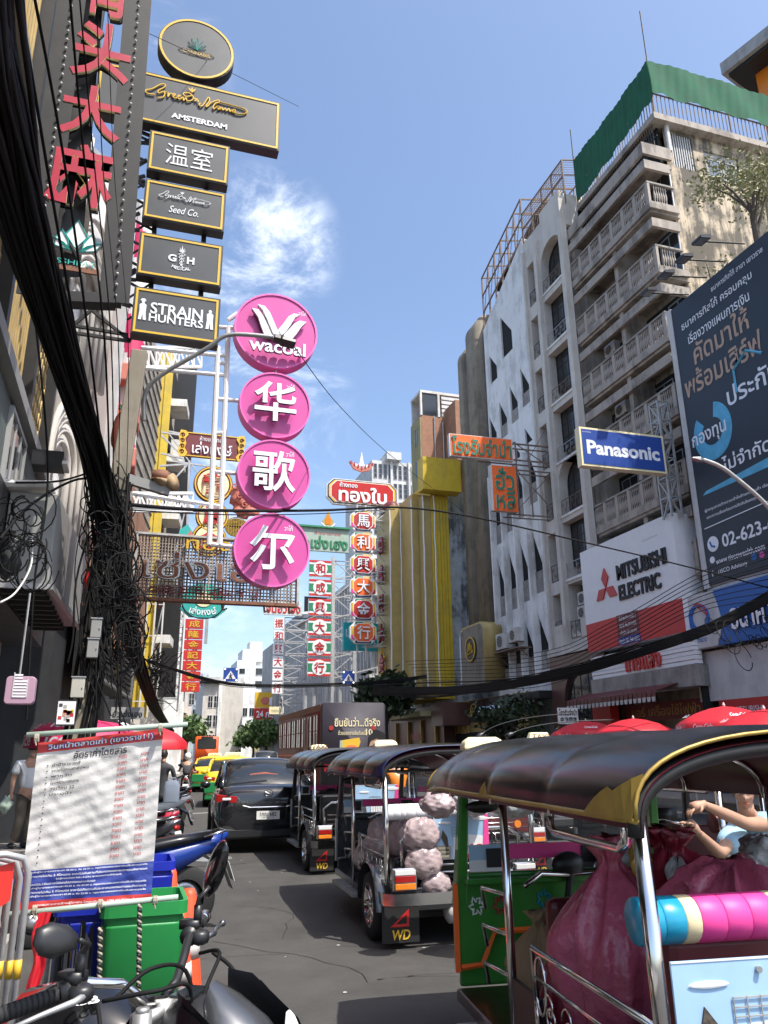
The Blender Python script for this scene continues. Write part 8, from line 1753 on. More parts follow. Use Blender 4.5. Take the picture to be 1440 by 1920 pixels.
# picture board on the rear of the nearest tuk-tuk
def photo_board(T, lab, x0, x1, z0, z1, y=-1.53, wood=True):
 pb = thing('picture_board', lab, 'board', place_on(T, (0, y, 0)), T.rotation_euler.z); w_, h_ = x1 - x0, z1 - z0
 b = mb('sky_print'); b.box(x0, x1, 0, .008, z0, z1); b.build('board', pb)
 X_ = lambda u: x0 + w_ * u
 Zz = lambda v: z0 + h_ * v
 b = mb('print_white'); b.prism([(X_(.0), z1 - .004), (X_(1), z1 - .004), (X_(1), z1), (X_(0), z1)][::-1], -.002, 0)
 b.prism([(X_(.34), Zz(0)), (X_(1), Zz(0)), (X_(.97), Zz(.48)), (X_(.66), Zz(.54)), (X_(.34), Zz(.5))], -.003, 0)
 for k in range(6): b.bar((X_(.36) + k * w_ * .055, -.005, Zz(.25)), (X_(.36) + k * w_ * .055, -.005, Zz(.5)), w_ * .02)
 b.ell((X_(.86), -.004, Zz(.9)), (w_ * .16, .003, h_ * .05), 12, 6); b.ell((X_(.2), -.004, Zz(.82)), (w_ * .12, .003, h_ * .03), 12, 6)
 b.mat('print_grey'); b.prism([(X_(0), Zz(0)), (X_(.3), Zz(0)), (X_(.3), Zz(.30)), (X_(0), Zz(.33))], -.004, 0)
 for k in range(4): b.bar((X_(.33) + k * w_ * .08, -.005, Zz(.5)), (X_(.33) + k * w_ * .08, -.005, Zz(.72)), .003)
 for k in range(4): b.bar((X_(.33), -.005, Zz(.5 + k * .07)), (X_(.57), -.005, Zz(.5 + k * .07)), .003)
 b.mat('lamp_cream')
 for k in range(3): b.box(X_(.05), X_(.26), -.006, -.004, Zz(.05 + k * .09), Zz(.1 + k * .09))
 b.mat('bark'); b.prism([(X_(.2), Zz(.1)), (X_(.27), Zz(.12)), (X_(.24), Zz(.5)), (X_(.16), Zz(.66)), (X_(.13), Zz(.5)), (X_(.2), Zz(.3))], -.006, 0)
 b.mat('hot_pink'); b.prism([(X_(.88), Zz(.3)), (X_(1), Zz(.3)), (X_(1), Zz(1)), (X_(.93), Zz(.98))], -.005, 0); b.mat('red_sign'); b.prism([(X_(.45), Zz(0)), (X_(1), Zz(0)), (X_(1), Zz(.1)), (X_(.8), Zz(.14)), (X_(.5), Zz(.08))], -.006, 0); b.box(X_(.62), X_(.86), -.006, 0, Zz(.2), Zz(.32)); b.mat('print_white'); b.prism(circ(w_ * .05, 12, X_(.74), Zz(.26)), -.008, -.006); b.build('print', pb)
 b = mb('steel_rough'); b.cyl(((x0 + x1) / 2, -.012, z1 - .03), ((x0 + x1) / 2, 0, z1 - .03), .009, 10); b.build('screw', pb); return pb
photo_board(t3, 'picture board of a sunny street scene hung on the nearest tuk-tuk rear', -.655, -.12, .64, .975, -1.425)
photo_board(t2, 'picture board of a street scene tilted on the second tuk-tuk seat back', -.26, .25, .66, 1.02, -1.42); photo_board(t1, 'picture board of a street scene on the tuk-tuk beside the sedan', -.12, .5, .6, 1.12, -1.46)
# -- umbrellas and stalls
def umbrella(label, x, y, z, r, m='umbrella_red', logo='Coca-Cola', drop=.42, group=None, n=8):
 t = thing('umbrella', label, 'umbrella', (x, y, 0), 0, group); b = mb(m)
 rings = [[(rr_ * math.cos(2 * PI * j / 40) * (1 - .045 * (abs(math.sin(n / 2 * 2 * PI * j / 40)) if rr_ > .1 else 0)), rr_ * math.sin(2 * PI * j / 40) * (1 - .045 * (abs(math.sin(n / 2 * 2 * PI * j / 40)) if rr_ > .1 else 0)), z + zz) for j in range(40)] for rr_, zz in ((.02, 0), (r * .3, -.05), (r * .6, -drop * .38), (r * .86, -drop * .75), (r, -drop), (r * 1.0, -drop - .14))]
 b.loft(rings, cap=False); b.build('canopy', t, smooth=math.radians(35)); b = mb('white_dirty'); b.cyl((0, 0, 0), (0, 0, z + .04), .022, 8); b.lathe([(.03, z), (.035, z + .03), (.01, z + .09)], (0, 0, 0), 8); b.build('pole', t)
 b = mb('steel_rough')
 for k in range(n): a = 2 * PI * k / n; b.bar((0, 0, z - .04), (r * .98 * math.cos(a), r * .98 * math.sin(a), z - drop - .01), .012)
 b.build('rib', t)
 if logo:
  b = mb()
  for k in range(n):
   a = 2 * PI * (k + .5) / n; b.X = Matrix.Rotation(a + PI / 2, 4, 'Z'); letters(b, logo, 0, z - drop - .06, r * .42, .12, -r * .975, 'white_letter', slant=.25, bold=.02)
   b.X = Matrix.Rotation(a + PI / 2, 4, 'Z') @ Matrix.Translation((0, -r * .77, z - drop * .60)) @ Matrix.Rotation(-.95, 4, 'X'); letters(b, logo, 0, 0, r * .34, .13, -.035, 'white_letter', slant=.25, bold=.02) if k % 2 else None
  b.build('lettering', t)
 return t
for (px, py, X_, r, lab) in ((1098, 1352, 15.0, 1.25, 'leftmost of the three red drink umbrellas in front of the maroon shop'), (1187, 1347, 14.2, 1.2, 'plain middle red umbrella between the two lettered ones'), (1357, 1324, 13.6, 1.15, 'biggest red drink umbrella under the bank sign')):
 p = AX(px, py, X_); umbrella(lab, X_, p.y, p.z, r, logo='Coca-Cola' if 'plain' not in lab else None, group='red umbrellas on the far pavement')
p = AX(1432, 1330, 13.2); umbrella('red umbrella cut by the right edge of the view', 13.2, p.y, p.z, 1.1, group='red umbrellas on the far pavement')
p = AX(1290, 1362, 14.6); umbrella('dark blue umbrella behind the red ones', 14.6, p.y, p.z, 1.2, 'navy', None)
p = AY(158, 1343, 9.6); umbrella('pinkish red umbrella on the pavement behind the fare banner', p.x, 9.6, p.z, .6, 'umbrella_pink', 'ice', .2)
p = AY(315, 1364, 17.0); umbrella('red umbrella over the food stall beside the kerb', p.x - .15, 17, p.z, .55, 'umbrella_red', None, .3)
def stall(label, x, y, rz=0.0, m='sign_teal'):
 t = thing('food_stall', label, 'stall', (x, y, 0), rz); b = mb('steel'); b.box(-.6, .6, -.4, .4, .72, .78); 
 for sx in (-.55, .55):
  for sy in (-.35, .35): b.bar((sx, sy, .1), (sx, sy, 1.5), .03)
 b.build('frame', t); b = mb(m); b.box(-.58, .58, -.38, .38, .3, .7); b.build('cupboard', t); b = mb('glass_blue'); b.box(-.5, .5, -.3, .3, .8, 1.2); b.mat('white_dirty'); b.box(-.55, .55, -.35, .35, 1.2, 1.23); b.build('glass_case', t)
 for s in (-1, 1): wheel(t, s * .55, .1, .2, .05, 'steel', s)
 return t
p = AY(308, 1500, 14.2); stall('steel food stall cart with teal cupboard under the red umbrella', p.x - .75, 14.0, .1, 'dark_green_wall' if 0 else 'sign_teal')
p = AY(322, 1480, 13.4); t_ = thing('jerrycan', 'pale blue plastic jerrycan hanging on the food cart', 'jerrycan', (p.x, 13.4, AY(322, 1505, 13.4).z)); b = mb('jerry'); b.loft([[(x * s, y * s * .7, z) for x, y in rrect(.24, .24, .05, 3)] for s, z in ((.9, 0), (1, .03), (1, .26), (.8, .32), (.3, .34))]); b.build('tank', t_, smooth=True); b = mb('jerry'); b.tube([(-.06, 0, .33), (-.05, 0, .37), (.05, 0, .37), (.06, 0, .33)], .012, 6); b.build('handle', t_)
# -- people
def skin(name, parent, J, E_, m, sub=1, root=0):
 me = bpy.data.meshes.new(name); me.from_pydata([j[:3] for j in J], E_, []); o = bpy.data.objects.new(name, me); COL.objects.link(o); o.parent = parent; me.materials.append(M[m])
 sk = o.modifiers.new('skin', 'SKIN'); sk.use_smooth_shade = True
 if not me.skin_vertices: 
  bpy.context.view_layer.objects.active = o
  bpy.ops.mesh.customdata_skin_add() if hasattr(bpy.ops.mesh, 'customdata_skin_add') else None
 for v, j in zip(me.skin_vertices[0].data, J): v.radius = (j[3], j[4] if len(j) > 4 else j[3])
 me.skin_vertices[0].data[root].use_root = True
 s = o.modifiers.new('subd', 'SUBSURF'); s.levels = sub; s.render_levels = sub; return o
def hand(parent, w, d, up, curl=.6, sgn=1, m='skin', s=.92):
 w = Vector(w); d = Vector(d).normalized(); up = Vector(up); side = d.cross(up).normalized(); up = side.cross(d).normalized(); J = [(*w, .026 * s, .018 * s), (*(w + d * .05 * s), .036 * s, .015 * s), (*(w + d * .085 * s), .036 * s, .014 * s)]; E_ = [(0, 1), (1, 2)]
 b = mb(m); b.tube([w - d * .02, w, w + d * .04 * s, w + d * .085 * s, w + d * .095 * s], [.02, .024, .034, .036, .02], 10)
 for k, L_ in enumerate((.066, .075, .07, .055)):
  base = w + d * .085 * s + side * (.026 - .0175 * k) * s * sgn; p_ = [base]; dd = d.copy()
  for q_ in range(3): dd = (dd - up * curl * (.45 + .2 * q_)).normalized(); p_.append(p_[-1] + dd * L_ * s * (.45, .32, .23)[q_])
  b.tube(p_, [.0095 * s, .009 * s, .008 * s, .0065 * s], 7)
 base = w + d * .03 * s + side * .028 * s * sgn; t1d = (d * .6 + side * sgn * .8 - up * .3).normalized(); p_ = [base, base + t1d * .035 * s, base + t1d * .05 * s + (d - up * .5).normalized() * .022 * s]; b.tube(p_, [.012 * s, .010 * s, .008 * s], 7)
 return b.build('hand', parent, smooth=True)
def head(parent, c, yaw, pitch=0, s=.92, hair='short'):
 o = bpy.data.objects.new('head', None); X_ = Matrix.Translation(c) @ Matrix.Rotation(yaw, 4, 'Z') @ Matrix.Rotation(pitch, 4, 'X') @ Matrix.Scale(s, 4)
 b = mb('skin', X_)
 def hf(u, v):
  t = PI * v; p_ = 2 * PI * u; x = .074 * math.sin(t) * math.sin(p_); y = -.095 * math.sin(t) * math.cos(p_); z = .118 * math.cos(t)
  if z < -.01: k = 1 + z * 2.6; x *= max(.55, k); y = y * max(.7, 1 + z * 1.4) - .008
  f_ = math.exp(-((u if u < .5 else u - 1) / .05) ** 2); y -= .024 * f_ * math.exp(-((z + .02) / .022) ** 2) + .008 * f_ * math.exp(-((z + .062) / .012) ** 2) + .01 * f_ * math.exp(-((z + .1) / .016) ** 2)
  fe = math.exp(-(((u if u < .5 else u - 1)) ** 2 - .006) ** 2 / .00002); y += .008 * fe * math.exp(-((z - .012) / .014) ** 2)
  return (x, y, z)
 b.grid(hf, 40, 30)
 for sx in (-1, 1): b.ell((sx * .076, .005, -.005), (.010, .02, .032), 10, 8); b.mat('print_white').ell((sx * .03, -.080, .012), (.012, .008, .007), 10, 6); b.mat('hair').ell((sx * .03, -.087, .012), (.005, .004, .005), 8, 6); b.tube([(sx * .016, -.092, .032), (sx * .032, -.092, .036), (sx * .048, -.08, .031)], .004, 5); b.mat('skin')
 b.mat('coral').tube([(-.022, -.089, -.060), (0, -.097, -.058), (.022, -.089, -.060)], .0045, 5); b.mat('skin').tube([(0, .01, -.08), (0, .02, -.19)], [.055, .058], 12); o = b.build('head', parent, smooth=True)
 b = mb('hair', X_); rr = random.Random(2)
 def hh_(u, v):
  t = PI * (.0 + v * .62); p_ = 2 * PI * u; fr_ = max(0, math.cos(p_)); t = t * (1 - .38 * fr_); k = 1.09 + .02 * math.sin(u * 70) * math.sin(v * 20)
  return (.078 * k * math.sin(t) * math.sin(p_), -.097 * k * math.sin(t) * math.cos(p_) + .004, .120 * k * math.cos(t))
 b.grid(hh_, 40, 14); b.build('hair', o, smooth=True); return o
# man in the pale blue shirt reaching into the load
mp_ = AY(1452, 1600, 4.7); man = thing('person', 'man in a pale blue printed T-shirt tying down a load with both arms raised', 'person', (mp_.x, 4.75, 0)); mz = AY(1430, 1560, 4.7).z
hd = AY(1392, 1493, 4.7) - Vector((mp_.x, 4.75, 0)); e1 = AY(1400, 1545, 4.55) - Vector((mp_.x, 4.75, 0)); h1 = AY(1318, 1508, 4.3) - Vector((mp_.x, 4.75, 0)); e2 = AY(1350, 1600, 4.5) - Vector((mp_.x, 4.75, 0)); h2_ = AY(1308, 1560, 4.35) - Vector((mp_.x, 4.75, 0))
sh1 = Vector((.12, .02, hd.z - .20)); sh2 = Vector((-.13, .1, hd.z - .22)); e1 = Vector((.07, -.42, hd.z - .16)) * .0 + e1
skin('body', man, [(0, .15, .72, .13, .1), (0, .1, .95, .13, .09), (0, .03, hd.z - .25, .14, .09), (hd.x * .5, .0, hd.z - .15, .05), (hd.x, hd.y, hd.z - .05, .05), (*sh1, .062), (*e1, .046), (*((Vector(e1) + h1) / 2), .042), (*h1, .024), (*sh2, .06), (*e2, .042), (*h2_, .024), (.09, .15, .66, .085), (.1, .12, .38, .06), (.1, .2, .06, .04), (-.09, .15, .66, .085), (-.1, .12, .38, .06), (-.1, .2, .06, .04)], [(0, 1), (1, 2), (2, 3), (3, 4), (2, 5), (5, 6), (6, 7), (7, 8), (2, 9), (9, 10), (10, 11), (0, 12), (12, 13), (13, 14), (0, 15), (15, 16), (16, 17)], 'skin', 2)
m1_ = sh1.lerp(Vector(e1), .55); m2_ = sh2.lerp(Vector(e2), .75)
skin('shirt', man, [(0, .15, .68, .17, .13), (0, .1, .92, .18, .125), (0, .03, hd.z - .27, .165, .115), (hd.x * .4, .02, hd.z - .17, .07), (*sh1, .085), (*m1_, .088), (*sh2, .082), (*m2_, .085)], [(0, 1), (1, 2), (2, 3), (2, 4), (4, 5), (2, 6), (6, 7)], 'blue_cloth', 2)
skin('trousers', man, [(0, .16, .70, .15, .12), (.09, .15, .6, .1), (.1, .12, .38, .08), (.1, .2, .1, .07), (-.09, .15, .6, .1), (-.1, .12, .38, .08), (-.1, .2, .1, .07)], [(0, 1), (1, 2), (2, 3), (0, 4), (4, 5), (5, 6)], 'trousers', 1)
b = mb('navy'); letters(b, 'DARK', 0, .0, .2, .05, 0, 'navy'); o = b.build('shirt_print', man); o.location = (-.02, -.06, hd.z - .34)
head(man, (hd.x, hd.y - .02, hd.z + .03), -.7, .25); hand(man, h1, (-.8, .1, -.25), (0, 0, 1), .8, -1); hand(man, h2_, (-.6, -.1, .5), (0, 0, 1), .8, 1)
b = mb('black_plastic')
for s in (-1, 1): b.ell((s * .1, .14, .04), (.05, .13, .04), 12, 8)
b.build('shoe', man, smooth=True)
# pedestrian in white shirt
pd = AZ(40, 1592, .14); ped = thing('person', 'man in white short sleeved shirt and brown trousers walking away on the pavement', 'person', (pd.x, pd.y, .14), .5)
skin('body', ped, [(0, 0, .86, .12, .09), (0, 0, 1.1, .13, .09), (0, 0, 1.3, .15, .08), (0, 0, 1.42, .05), (.2, 0, 1.3, .055), (.25, .03, 1.05, .045), (.27, -.08, .84, .028), (-.2, 0, 1.3, .055), (-.25, .04, 1.05, .045), (-.28, -.04, .84, .028), (.09, 0, .8, .09), (.1, .06, .46, .06), (.1, .12, .08, .04), (-.09, 0, .8, .09), (-.1, -.05, .46, .06), (-.1, .12, .1, .04)], [(0, 1), (1, 2), (2, 3), (2, 4), (4, 5), (5, 6), (2, 7), (7, 8), (8, 9), (0, 10), (10, 11), (11, 12), (0, 13), (13, 14), (14, 15)], 'skin', 2)
skin('shirt', ped, [(0, 0, .84, .17, .12), (0, 0, 1.1, .165, .115), (0, 0, 1.3, .17, .1), (0, 0, 1.38, .08), (.2, 0, 1.3, .078), (.24, .02, 1.13, .075), (-.2, 0, 1.3, .078), (-.24, .02, 1.13, .075)], [(0, 1), (1, 2), (2, 3), (2, 4), (4, 5), (2, 6), (6, 7)], 'white_shirt', 2)
skin('trousers', ped, [(0, 0, .88, .135, .11), (.09, 0, .74, .1), (.1, .06, .46, .085), (.1, .11, .1, .075), (-.09, 0, .74, .1), (-.1, -.05, .46, .085), (-.1, .11, .12, .075)], [(0, 1), (1, 2), (2, 3), (0, 4), (4, 5), (5, 6)], 'trousers', 2)
head(ped, (0, 0, 1.56), PI, 0, .95); hand(ped, (.27, -.08, .84), (0, -.1, -1), (-1, 0, 0), .3, 1); hand(ped, (-.28, -.04, .84), (0, -.1, -1), (1, 0, 0), .3, -1)
b = mb('black_plastic'); b.ell((.1, .16, .04), (.05, .14, .04), 12, 8); b.ell((-.1, .16, .05), (.05, .14, .04), 12, 8); b.build('shoe', ped, smooth=True)
b = mb('green_pale'); b.ell((0, 0, 0), (.1, .06, .13), 14, 10, jit=.3, seed=2); o = b.build('shopping_bag', None, smooth=True); o.location = (pd.x - .28, pd.y - .25, .82); tag(o, 'pale green bag held by the walking man in white shirt', 'bag')
# rider on the delivery motorcycle, second rider far off
def rider(label, x, y, rz, shirt, helmet):
 t = thing('person', label, 'person', (x, y, 0), rz)
 skin('body', t, [(0, -.2, .84, .12, .1), (0, -.16, 1.05, .12, .09), (0, -.08, 1.24, .14, .08), (0, -.04, 1.36, .05), (.19, -.06, 1.24, .055), (.26, .1, 1.05, .042), (.3, .2, 1.0, .028), (-.19, -.06, 1.24, .055), (-.26, .1, 1.05, .042), (-.3, .2, 1.0, .028), (.12, .1, .76, .08), (.14, .15, .4, .05), (-.12, .1, .76, .08), (-.14, .15, .4, .05)], [(0, 1), (1, 2), (2, 3), (2, 4), (4, 5), (5, 6), (2, 7), (7, 8), (8, 9), (0, 10), (10, 11), (0, 12), (12, 13)], 'skin', 1)
 skin('shirt', t, [(0, -.2, .82, .16, .13), (0, -.16, 1.05, .16, .12), (0, -.08, 1.24, .17, .11), (.19, -.06, 1.24, .08), (.24, .03, 1.12, .07), (-.19, -.06, 1.24, .08), (-.24, .03, 1.12, .07)], [(0, 1), (1, 2), (2, 3), (3, 4), (2, 5), (5, 6)], shirt, 1)
 skin('trousers', t, [(0, -.2, .82, .14, .12), (.12, .1, .78, .09), (.14, .14, .36, .07), (-.12, .1, .78, .09), (-.14, .14, .36, .07)], [(0, 1), (1, 2), (0, 3), (3, 4)], 'cloth_dark', 1)
 b = mb(helmet); b.ell((0, -.02, 1.5), (.125, .14, .135), 18, 12); b.build('helmet', t, smooth=True); b = mb('skin'); b.ell((0, .03, 1.44), (.07, .08, .09), 12, 8); b.build('head', t, smooth=True); return t
rider('rider with a dark helmet on the delivery motorcycle between the tuk-tuks', sc_.location.x, sc_.location.y, sc_.rotation_euler.z, 'orange_lamp', 'black_gloss')
p = AY(352, 1425, 30); rider('rider in white helmet on the white motorcycle far down the road', p.x, 30, -.1, 'cloth_dark', 'car_white')
p = AY(335, 1400, 18.3); vd = thing('person', 'street vendor in dark clothes standing by the food stall', 'person', (p.x - .3, 18.2, 0), 2.6)
skin('body', vd, [(0, 0, .86, .13, .1), (0, 0, 1.3, .16, .09), (0, 0, 1.42, .05), (.2, 0, 1.3, .06), (.24, -.1, 1.06, .05), (.2, -.3, 1.0, .03), (-.2, 0, 1.3, .06), (-.24, -.1, 1.06, .05), (-.2, -.3, 1.0, .03), (.1, 0, .45, .07), (.1, 0, .08, .05), (-.1, 0, .45, .07), (-.1, 0, .08, .05)], [(0, 1), (1, 2), (1, 3), (3, 4), (4, 5), (1, 6), (6, 7), (7, 8), (0, 9), (9, 10), (0, 11), (11, 12)], 'cloth_dark', 1); head(vd, (0, 0, 1.56), 0)
# roof wiper-like aerials on the nearest tuk-tuk
for (a, m_, c, lab) in (((895, 1385), (925, 1345), (1075, 1338), 'left curved aerial rising from the roof lamp of the nearest tuk-tuk'), ((950, 1382), (985, 1352), (1150, 1350), 'right curved aerial rising from the roof lamp of the nearest tuk-tuk')):
 A, Mi, C_ = AY(*a, 5.2), AY(*m_, 5.2), AY(*c, 5.0); b = mb('black_plastic'); pts = [(1 - t) ** 2 * A + 2 * t * (1 - t) * Mi + t * t * C_ for t in [i / 20 for i in range(21)]]; b.tube(pts, [.018 if i < 3 else .004 for i in range(21)], 6); tag(b.build('aerial', None, smooth=True), lab, 'aerial', 'aerials on the tuk-tuk roof')
# -- POLE, CABLES, STREET LAMPS
def spl(P_, k=8):
 P_ = [Vector(p) for p in P_]; o = []
 for i in range(len(P_) - 1):
  a, b_, c, d = P_[max(i - 1, 0)], P_[i], P_[i + 1], P_[min(i + 2, len(P_) - 1)]
  for q_ in range(k): t = q_ / k; o.append(.5 * (2 * b_ + (c - a) * t + (2 * a - 5 * b_ + 4 * c - d) * t * t + (3 * b_ - a - 3 * c + d) * t ** 3))
 return o + [P_[-1]]
A8 = lambda px, py, Y=8.0: AY(px, py, Y)
pb_, pt_ = A8(152, 1360), A8(268, 620); d_ = (pt_ - pb_).normalized(); base = pb_ - d_ * (pb_.z / d_.z)
pole = thing('utility_pole', 'leaning square concrete utility pole wrapped in black cables on the left pavement', 'utility pole', base)
b = mb('brown_conc'); tp = pt_ - d_ * .28 - base; b.loft([[Vector((x * .11, y * .11, -.05)) for x, y in ((-1, -1), (1, -1), (1, 1), (-1, 1))], [tp + Vector((x * .085, y * .085, 0)) for x, y in ((-1, -1), (1, -1), (1, 1), (-1, 1))]]); b.build('shaft', pole, bevel=.012)
b = mb('grey_box'); q0, q1 = A8(222, 893) - base, A8(318, 922) - base; b.bar(q0, q1, .07, .1); b.build('crossarm', pole)
b = mb('cable_black'); rr = random.Random(3)
for k in range(16): a = rr.uniform(0, 6.28); b.tube([base * 0 + d_ * (z_ / 10) + Vector((math.cos(a + z_ * .05) * .13, math.sin(a + z_ * .05) * .13, 0)) for z_ in range(2, 42, 4)], rr.uniform(.008, .022), 5)
b.build('riser_cables', pole, smooth=True)['kind'] = 'stuff'
for (px0, py0, px1, py1, Y, m_, nm, lab) in ((170, 1160, 190, 1195, 7.7, 'grey_box', 'junction_box', 'upper grey junction box on the utility pole'), (163, 1198, 184, 1233, 7.7, 'grey_box', 'junction_box', 'lower grey junction box with door on the utility pole'), (133, 1270, 158, 1308, 7.6, 'meter_box', 'meter_box', 'cream meter box on the utility pole with a black mark')):
 f = quad4((px0, py0), (px1, py0), (px0, py1), (px1, py1), Y=Y); t_ = thing(nm, lab, 'electric box', f.o); b = mb(m_); b.box(-f.w / 2, f.w / 2, 0, .08, 0, f.h); b.build('case', t_, bevel=.006); b = mb('steel_rough'); b.box(-f.w / 2 - .006, f.w / 2 + .006, -.008, .085, f.h, f.h + .01); b.cyl((f.w * .35, -.01, f.h * .5), (f.w * .35, 0, f.h * .5), .006, 8); b.build('lid', t_)
f = quad4((106, 1312), (146, 1312), (104, 1361), (140, 1361), Y=7.4); t_ = thing('poster', 'framed poster with small product pictures at the foot of the pole', 'poster', f.o); b = mb('black_paint'); b.box(-f.w / 2, f.w / 2, 0, .02, 0, f.h); b.build('frame', t_); b = mb('print_white'); rr = random.Random(8)
b.box(-f.w * .44, f.w * .44, -.003, 0, f.h * .06, f.h * .94)
for k in range(16): b.mat(rr.choice(['print_grey', 'skin', 'print_black', 'red_sign', 'gold_paint', 'cloth_dark'])); x, z = rr.uniform(-.36, .36) * f.w, rr.uniform(.14, .86) * f.h; b.box(x - .014, x + .014, -.005, -.003, z - .014, z + .014)
b.build('print', t_)
f = quad4((188, 1222), (204, 1222), (172, 1345), (186, 1345), Y=9.0); t_ = thing('board', 'narrow grimy white board leaning beside the pole', 'board', A8(178, 1345, 9.0)); b = mb('white_dirty'); p1 = A8(196, 1222, 9.0) - A8(178, 1345, 9.0); b.bar((0, 0, 0), p1, .1, .03); b.build('board', t_)
b = mb('lamp_uv'); c = A8(172, 1265, 9.4); b.box(-.03, .03, 0, .03, -.01, .01); o = b.build('lamp', None); o.location = c; tag(o, 'small violet lamp glowing behind the utility pole', 'lamp')
# street lamp on the pole
lp = thing('street_lamp', 'street lamp arm from the utility pole to a black head over the top pink disc', 'street lamp', A8(270, 790))
L0 = A8(270, 790); b = mb('steel_rough'); b.tube(spl([A8(*q, Y_) - L0 for q, Y_ in (((270, 790), 8), ((272, 740), 7.9), ((300, 705), 7.8), ((385, 655), 7.6), ((430, 628), 7.5), ((512, 632), 7.4))]), .024, 8); b.build('arm', lp, smooth=True)
c = A8(535, 640, 7.38) - L0; b = mb('black_plastic'); b.X = Matrix.Translation(c) @ Matrix.Rotation(.12, 4, 'Y'); b.loft([[(x, y, z) for y, z in ((-.06, -.02), (.06, -.02), (.05, .035), (-.05, .035))] for x in (-.13, -.06)] + [[(x, y * 1.1, z) for y, z in ((-.07, -.03), (.07, -.03), (.06, .02), (-.06, .02))] for x in (-.04, .11)]); b.cyl((-.06, 0, .03), (-.06, 0, .06), .025, 12); b.build('lamp_head', lp, bevel=.008)
rl = thing('street_lamp', 'grey street lamp arm in front of the dark billboard', 'street lamp', AY(1300, 862, 13)); L0 = AY(1300, 862, 13)
b = mb('galv'); b.tube(spl([AY(*q, 13) - L0 for q in ((1318, 862), (1345, 872), (1375, 892), (1440, 950), (1475, 1010), (1500, 1200), (1530, 1560))]), .045, 8); b.build('arm', rl, smooth=True); b = mb('steel'); b.loft([[(-.05, -.05, .02), (-.05, .05, .02), (-.05, .05, .04), (-.05, -.05, .04)], [(.15, -.07, -.02), (.15, .07, -.02), (.15, .07, .06), (.15, -.07, .06)], [(.28, -.04, -.02), (.28, .04, -.02), (.28, .04, .03), (.28, -.04, .03)]]); b.build('lamp_head', rl, bevel=.01)
# horn speakers
sp_ = thing('loudspeaker', 'pair of beige and dark horn loudspeakers at the end of the crossarm', 'loudspeaker', A8(300, 905)); b = mb('bag_brown'); b.tube([(-.02, 0, -.03), (.0, 0, 0), (-.0, 0, .02)], [.05, .10, .11], 14); b.tube([(.03, .05, -.02), (.10, .0, .0), (.15, -.03, .01)], [.03, .08, .1], 14); b.mat('rust'); b.cyl((0, 0, .02), (-.01, 0, .12), .09, 14); b.build('horns', sp_, smooth=math.radians(50))
# main bundle
CW = [AY(-90, -160, 1.7), AY(-12, 170, 2.9), AY(50, 420, 4.2), AY(112, 640, 5.6), AY(178, 850, 7.4), AY(208, 985, 8.0), AY(228, 1110, 9.6), AY(256, 1230, 12.5), AY(290, 1325, 19.0), AY(322, 1372, 32)]
rad = [.15, .14, .135, .125, .115, .16, .14, .10, .11, .1]
b = mb('cable_black'); rr = random.Random(21)
for k in range(110):
 a, r0 = rr.uniform(0, 6.28), rr.uniform(.15, 1) ** .6; P_ = []
 for i, (c, R_) in enumerate(zip(CW, rad)): a2 = a + rr.uniform(-.5, .5); r_ = R_ * r0 * rr.uniform(.75, 1.2); P_.append(c + Vector((math.cos(a2) * r_, math.sin(a2) * r_ * .4, math.sin(a2) * r_)))
 b.tube(spl(P_, 5), rr.uniform(.007, .015), 5, caps=False)
tag(b.build('cable_bundle', None, smooth=True), 'thick black bundle of cables sweeping down from the top left to the pole', 'cable bundle', kind='stuff')
b = mb('cable_black')
for k in range(120):
 t = rr.uniform(0, 1); c = A8(195 + 45 * t + rr.gauss(0, 15), 930 + 300 * t + rr.uniform(-50, 50), 7.8 + rr.uniform(-.2, .5)); R_ = rr.uniform(.05, .2); a0 = rr.uniform(0, 6.28); n = 14; e = rr.uniform(.6, 1.8); tilt = rr.uniform(-.6, .6)
 b.tube([c + Vector((R_ * math.cos(a0 + s), R_ * .4 * math.sin(s + tilt), R_ * e * math.sin(a0 + s) + tilt * R_ * math.cos(a0 + s))) for s in [i * rr.uniform(.36, .40) for i in range(n)]], rr.uniform(.004, .009), 5, caps=False)
for k in range(46):
 x = rr.uniform(165, 250); y0 = rr.uniform(880, 1040); b.tube(spl([A8(x, y0, 7.9), A8(x + rr.uniform(-25, 10), y0 + 90, 7.8), A8(x + rr.uniform(-35, 20), y0 + 190, 7.8), A8(x + rr.uniform(-45, 30), y0 + rr.uniform(200, 380), 7.8)], 4), rr.uniform(.005, .012), 5, caps=False)
for k in range(26):
 c = AY(292 + rr.gauss(0, 12), 1262 + rr.gauss(0, 22), 17); b.tube([c + Vector((rr.uniform(-.2, .2), 0, rr.uniform(-.25, .25))) for i in range(5)], .012, 4, caps=False)
tag(b.build('cable_tangle', None, smooth=True), 'tangle of black cable loops hanging round the utility pole', 'cables', kind='stuff')
b = mb('cable_black'); rr = random.Random(5)
for k in range(34):
 c = AY(rr.uniform(0, 70), rr.uniform(950, 1080), 6.2); a0 = rr.uniform(0, 6.28); R_ = rr.uniform(.04, .16); b.tube([c + Vector((R_ * math.cos(a0 + i * .4), .03 * i / 9, R_ * 1.3 * math.sin(a0 + i * .4))) for i in range(12)], rr.uniform(.003, .007), 4, caps=False)
b.mat('white_dirty'); b.tube(spl([AY(60, 1000, 6.3), AY(58, 1060, 6.2), AY(30, 1110, 6.1), AY(0, 1130, 6)]), .008, 5); b.mat('dark_wall'); b.ell(AY(15, 1040, 6.4), (.12, .1, .2), 12, 8, jit=.2, seed=3)
tag(b.build('cable_tangle', None, smooth=True), 'coils of black and white wires before the left building beside the canopy box', 'cables', kind='stuff')
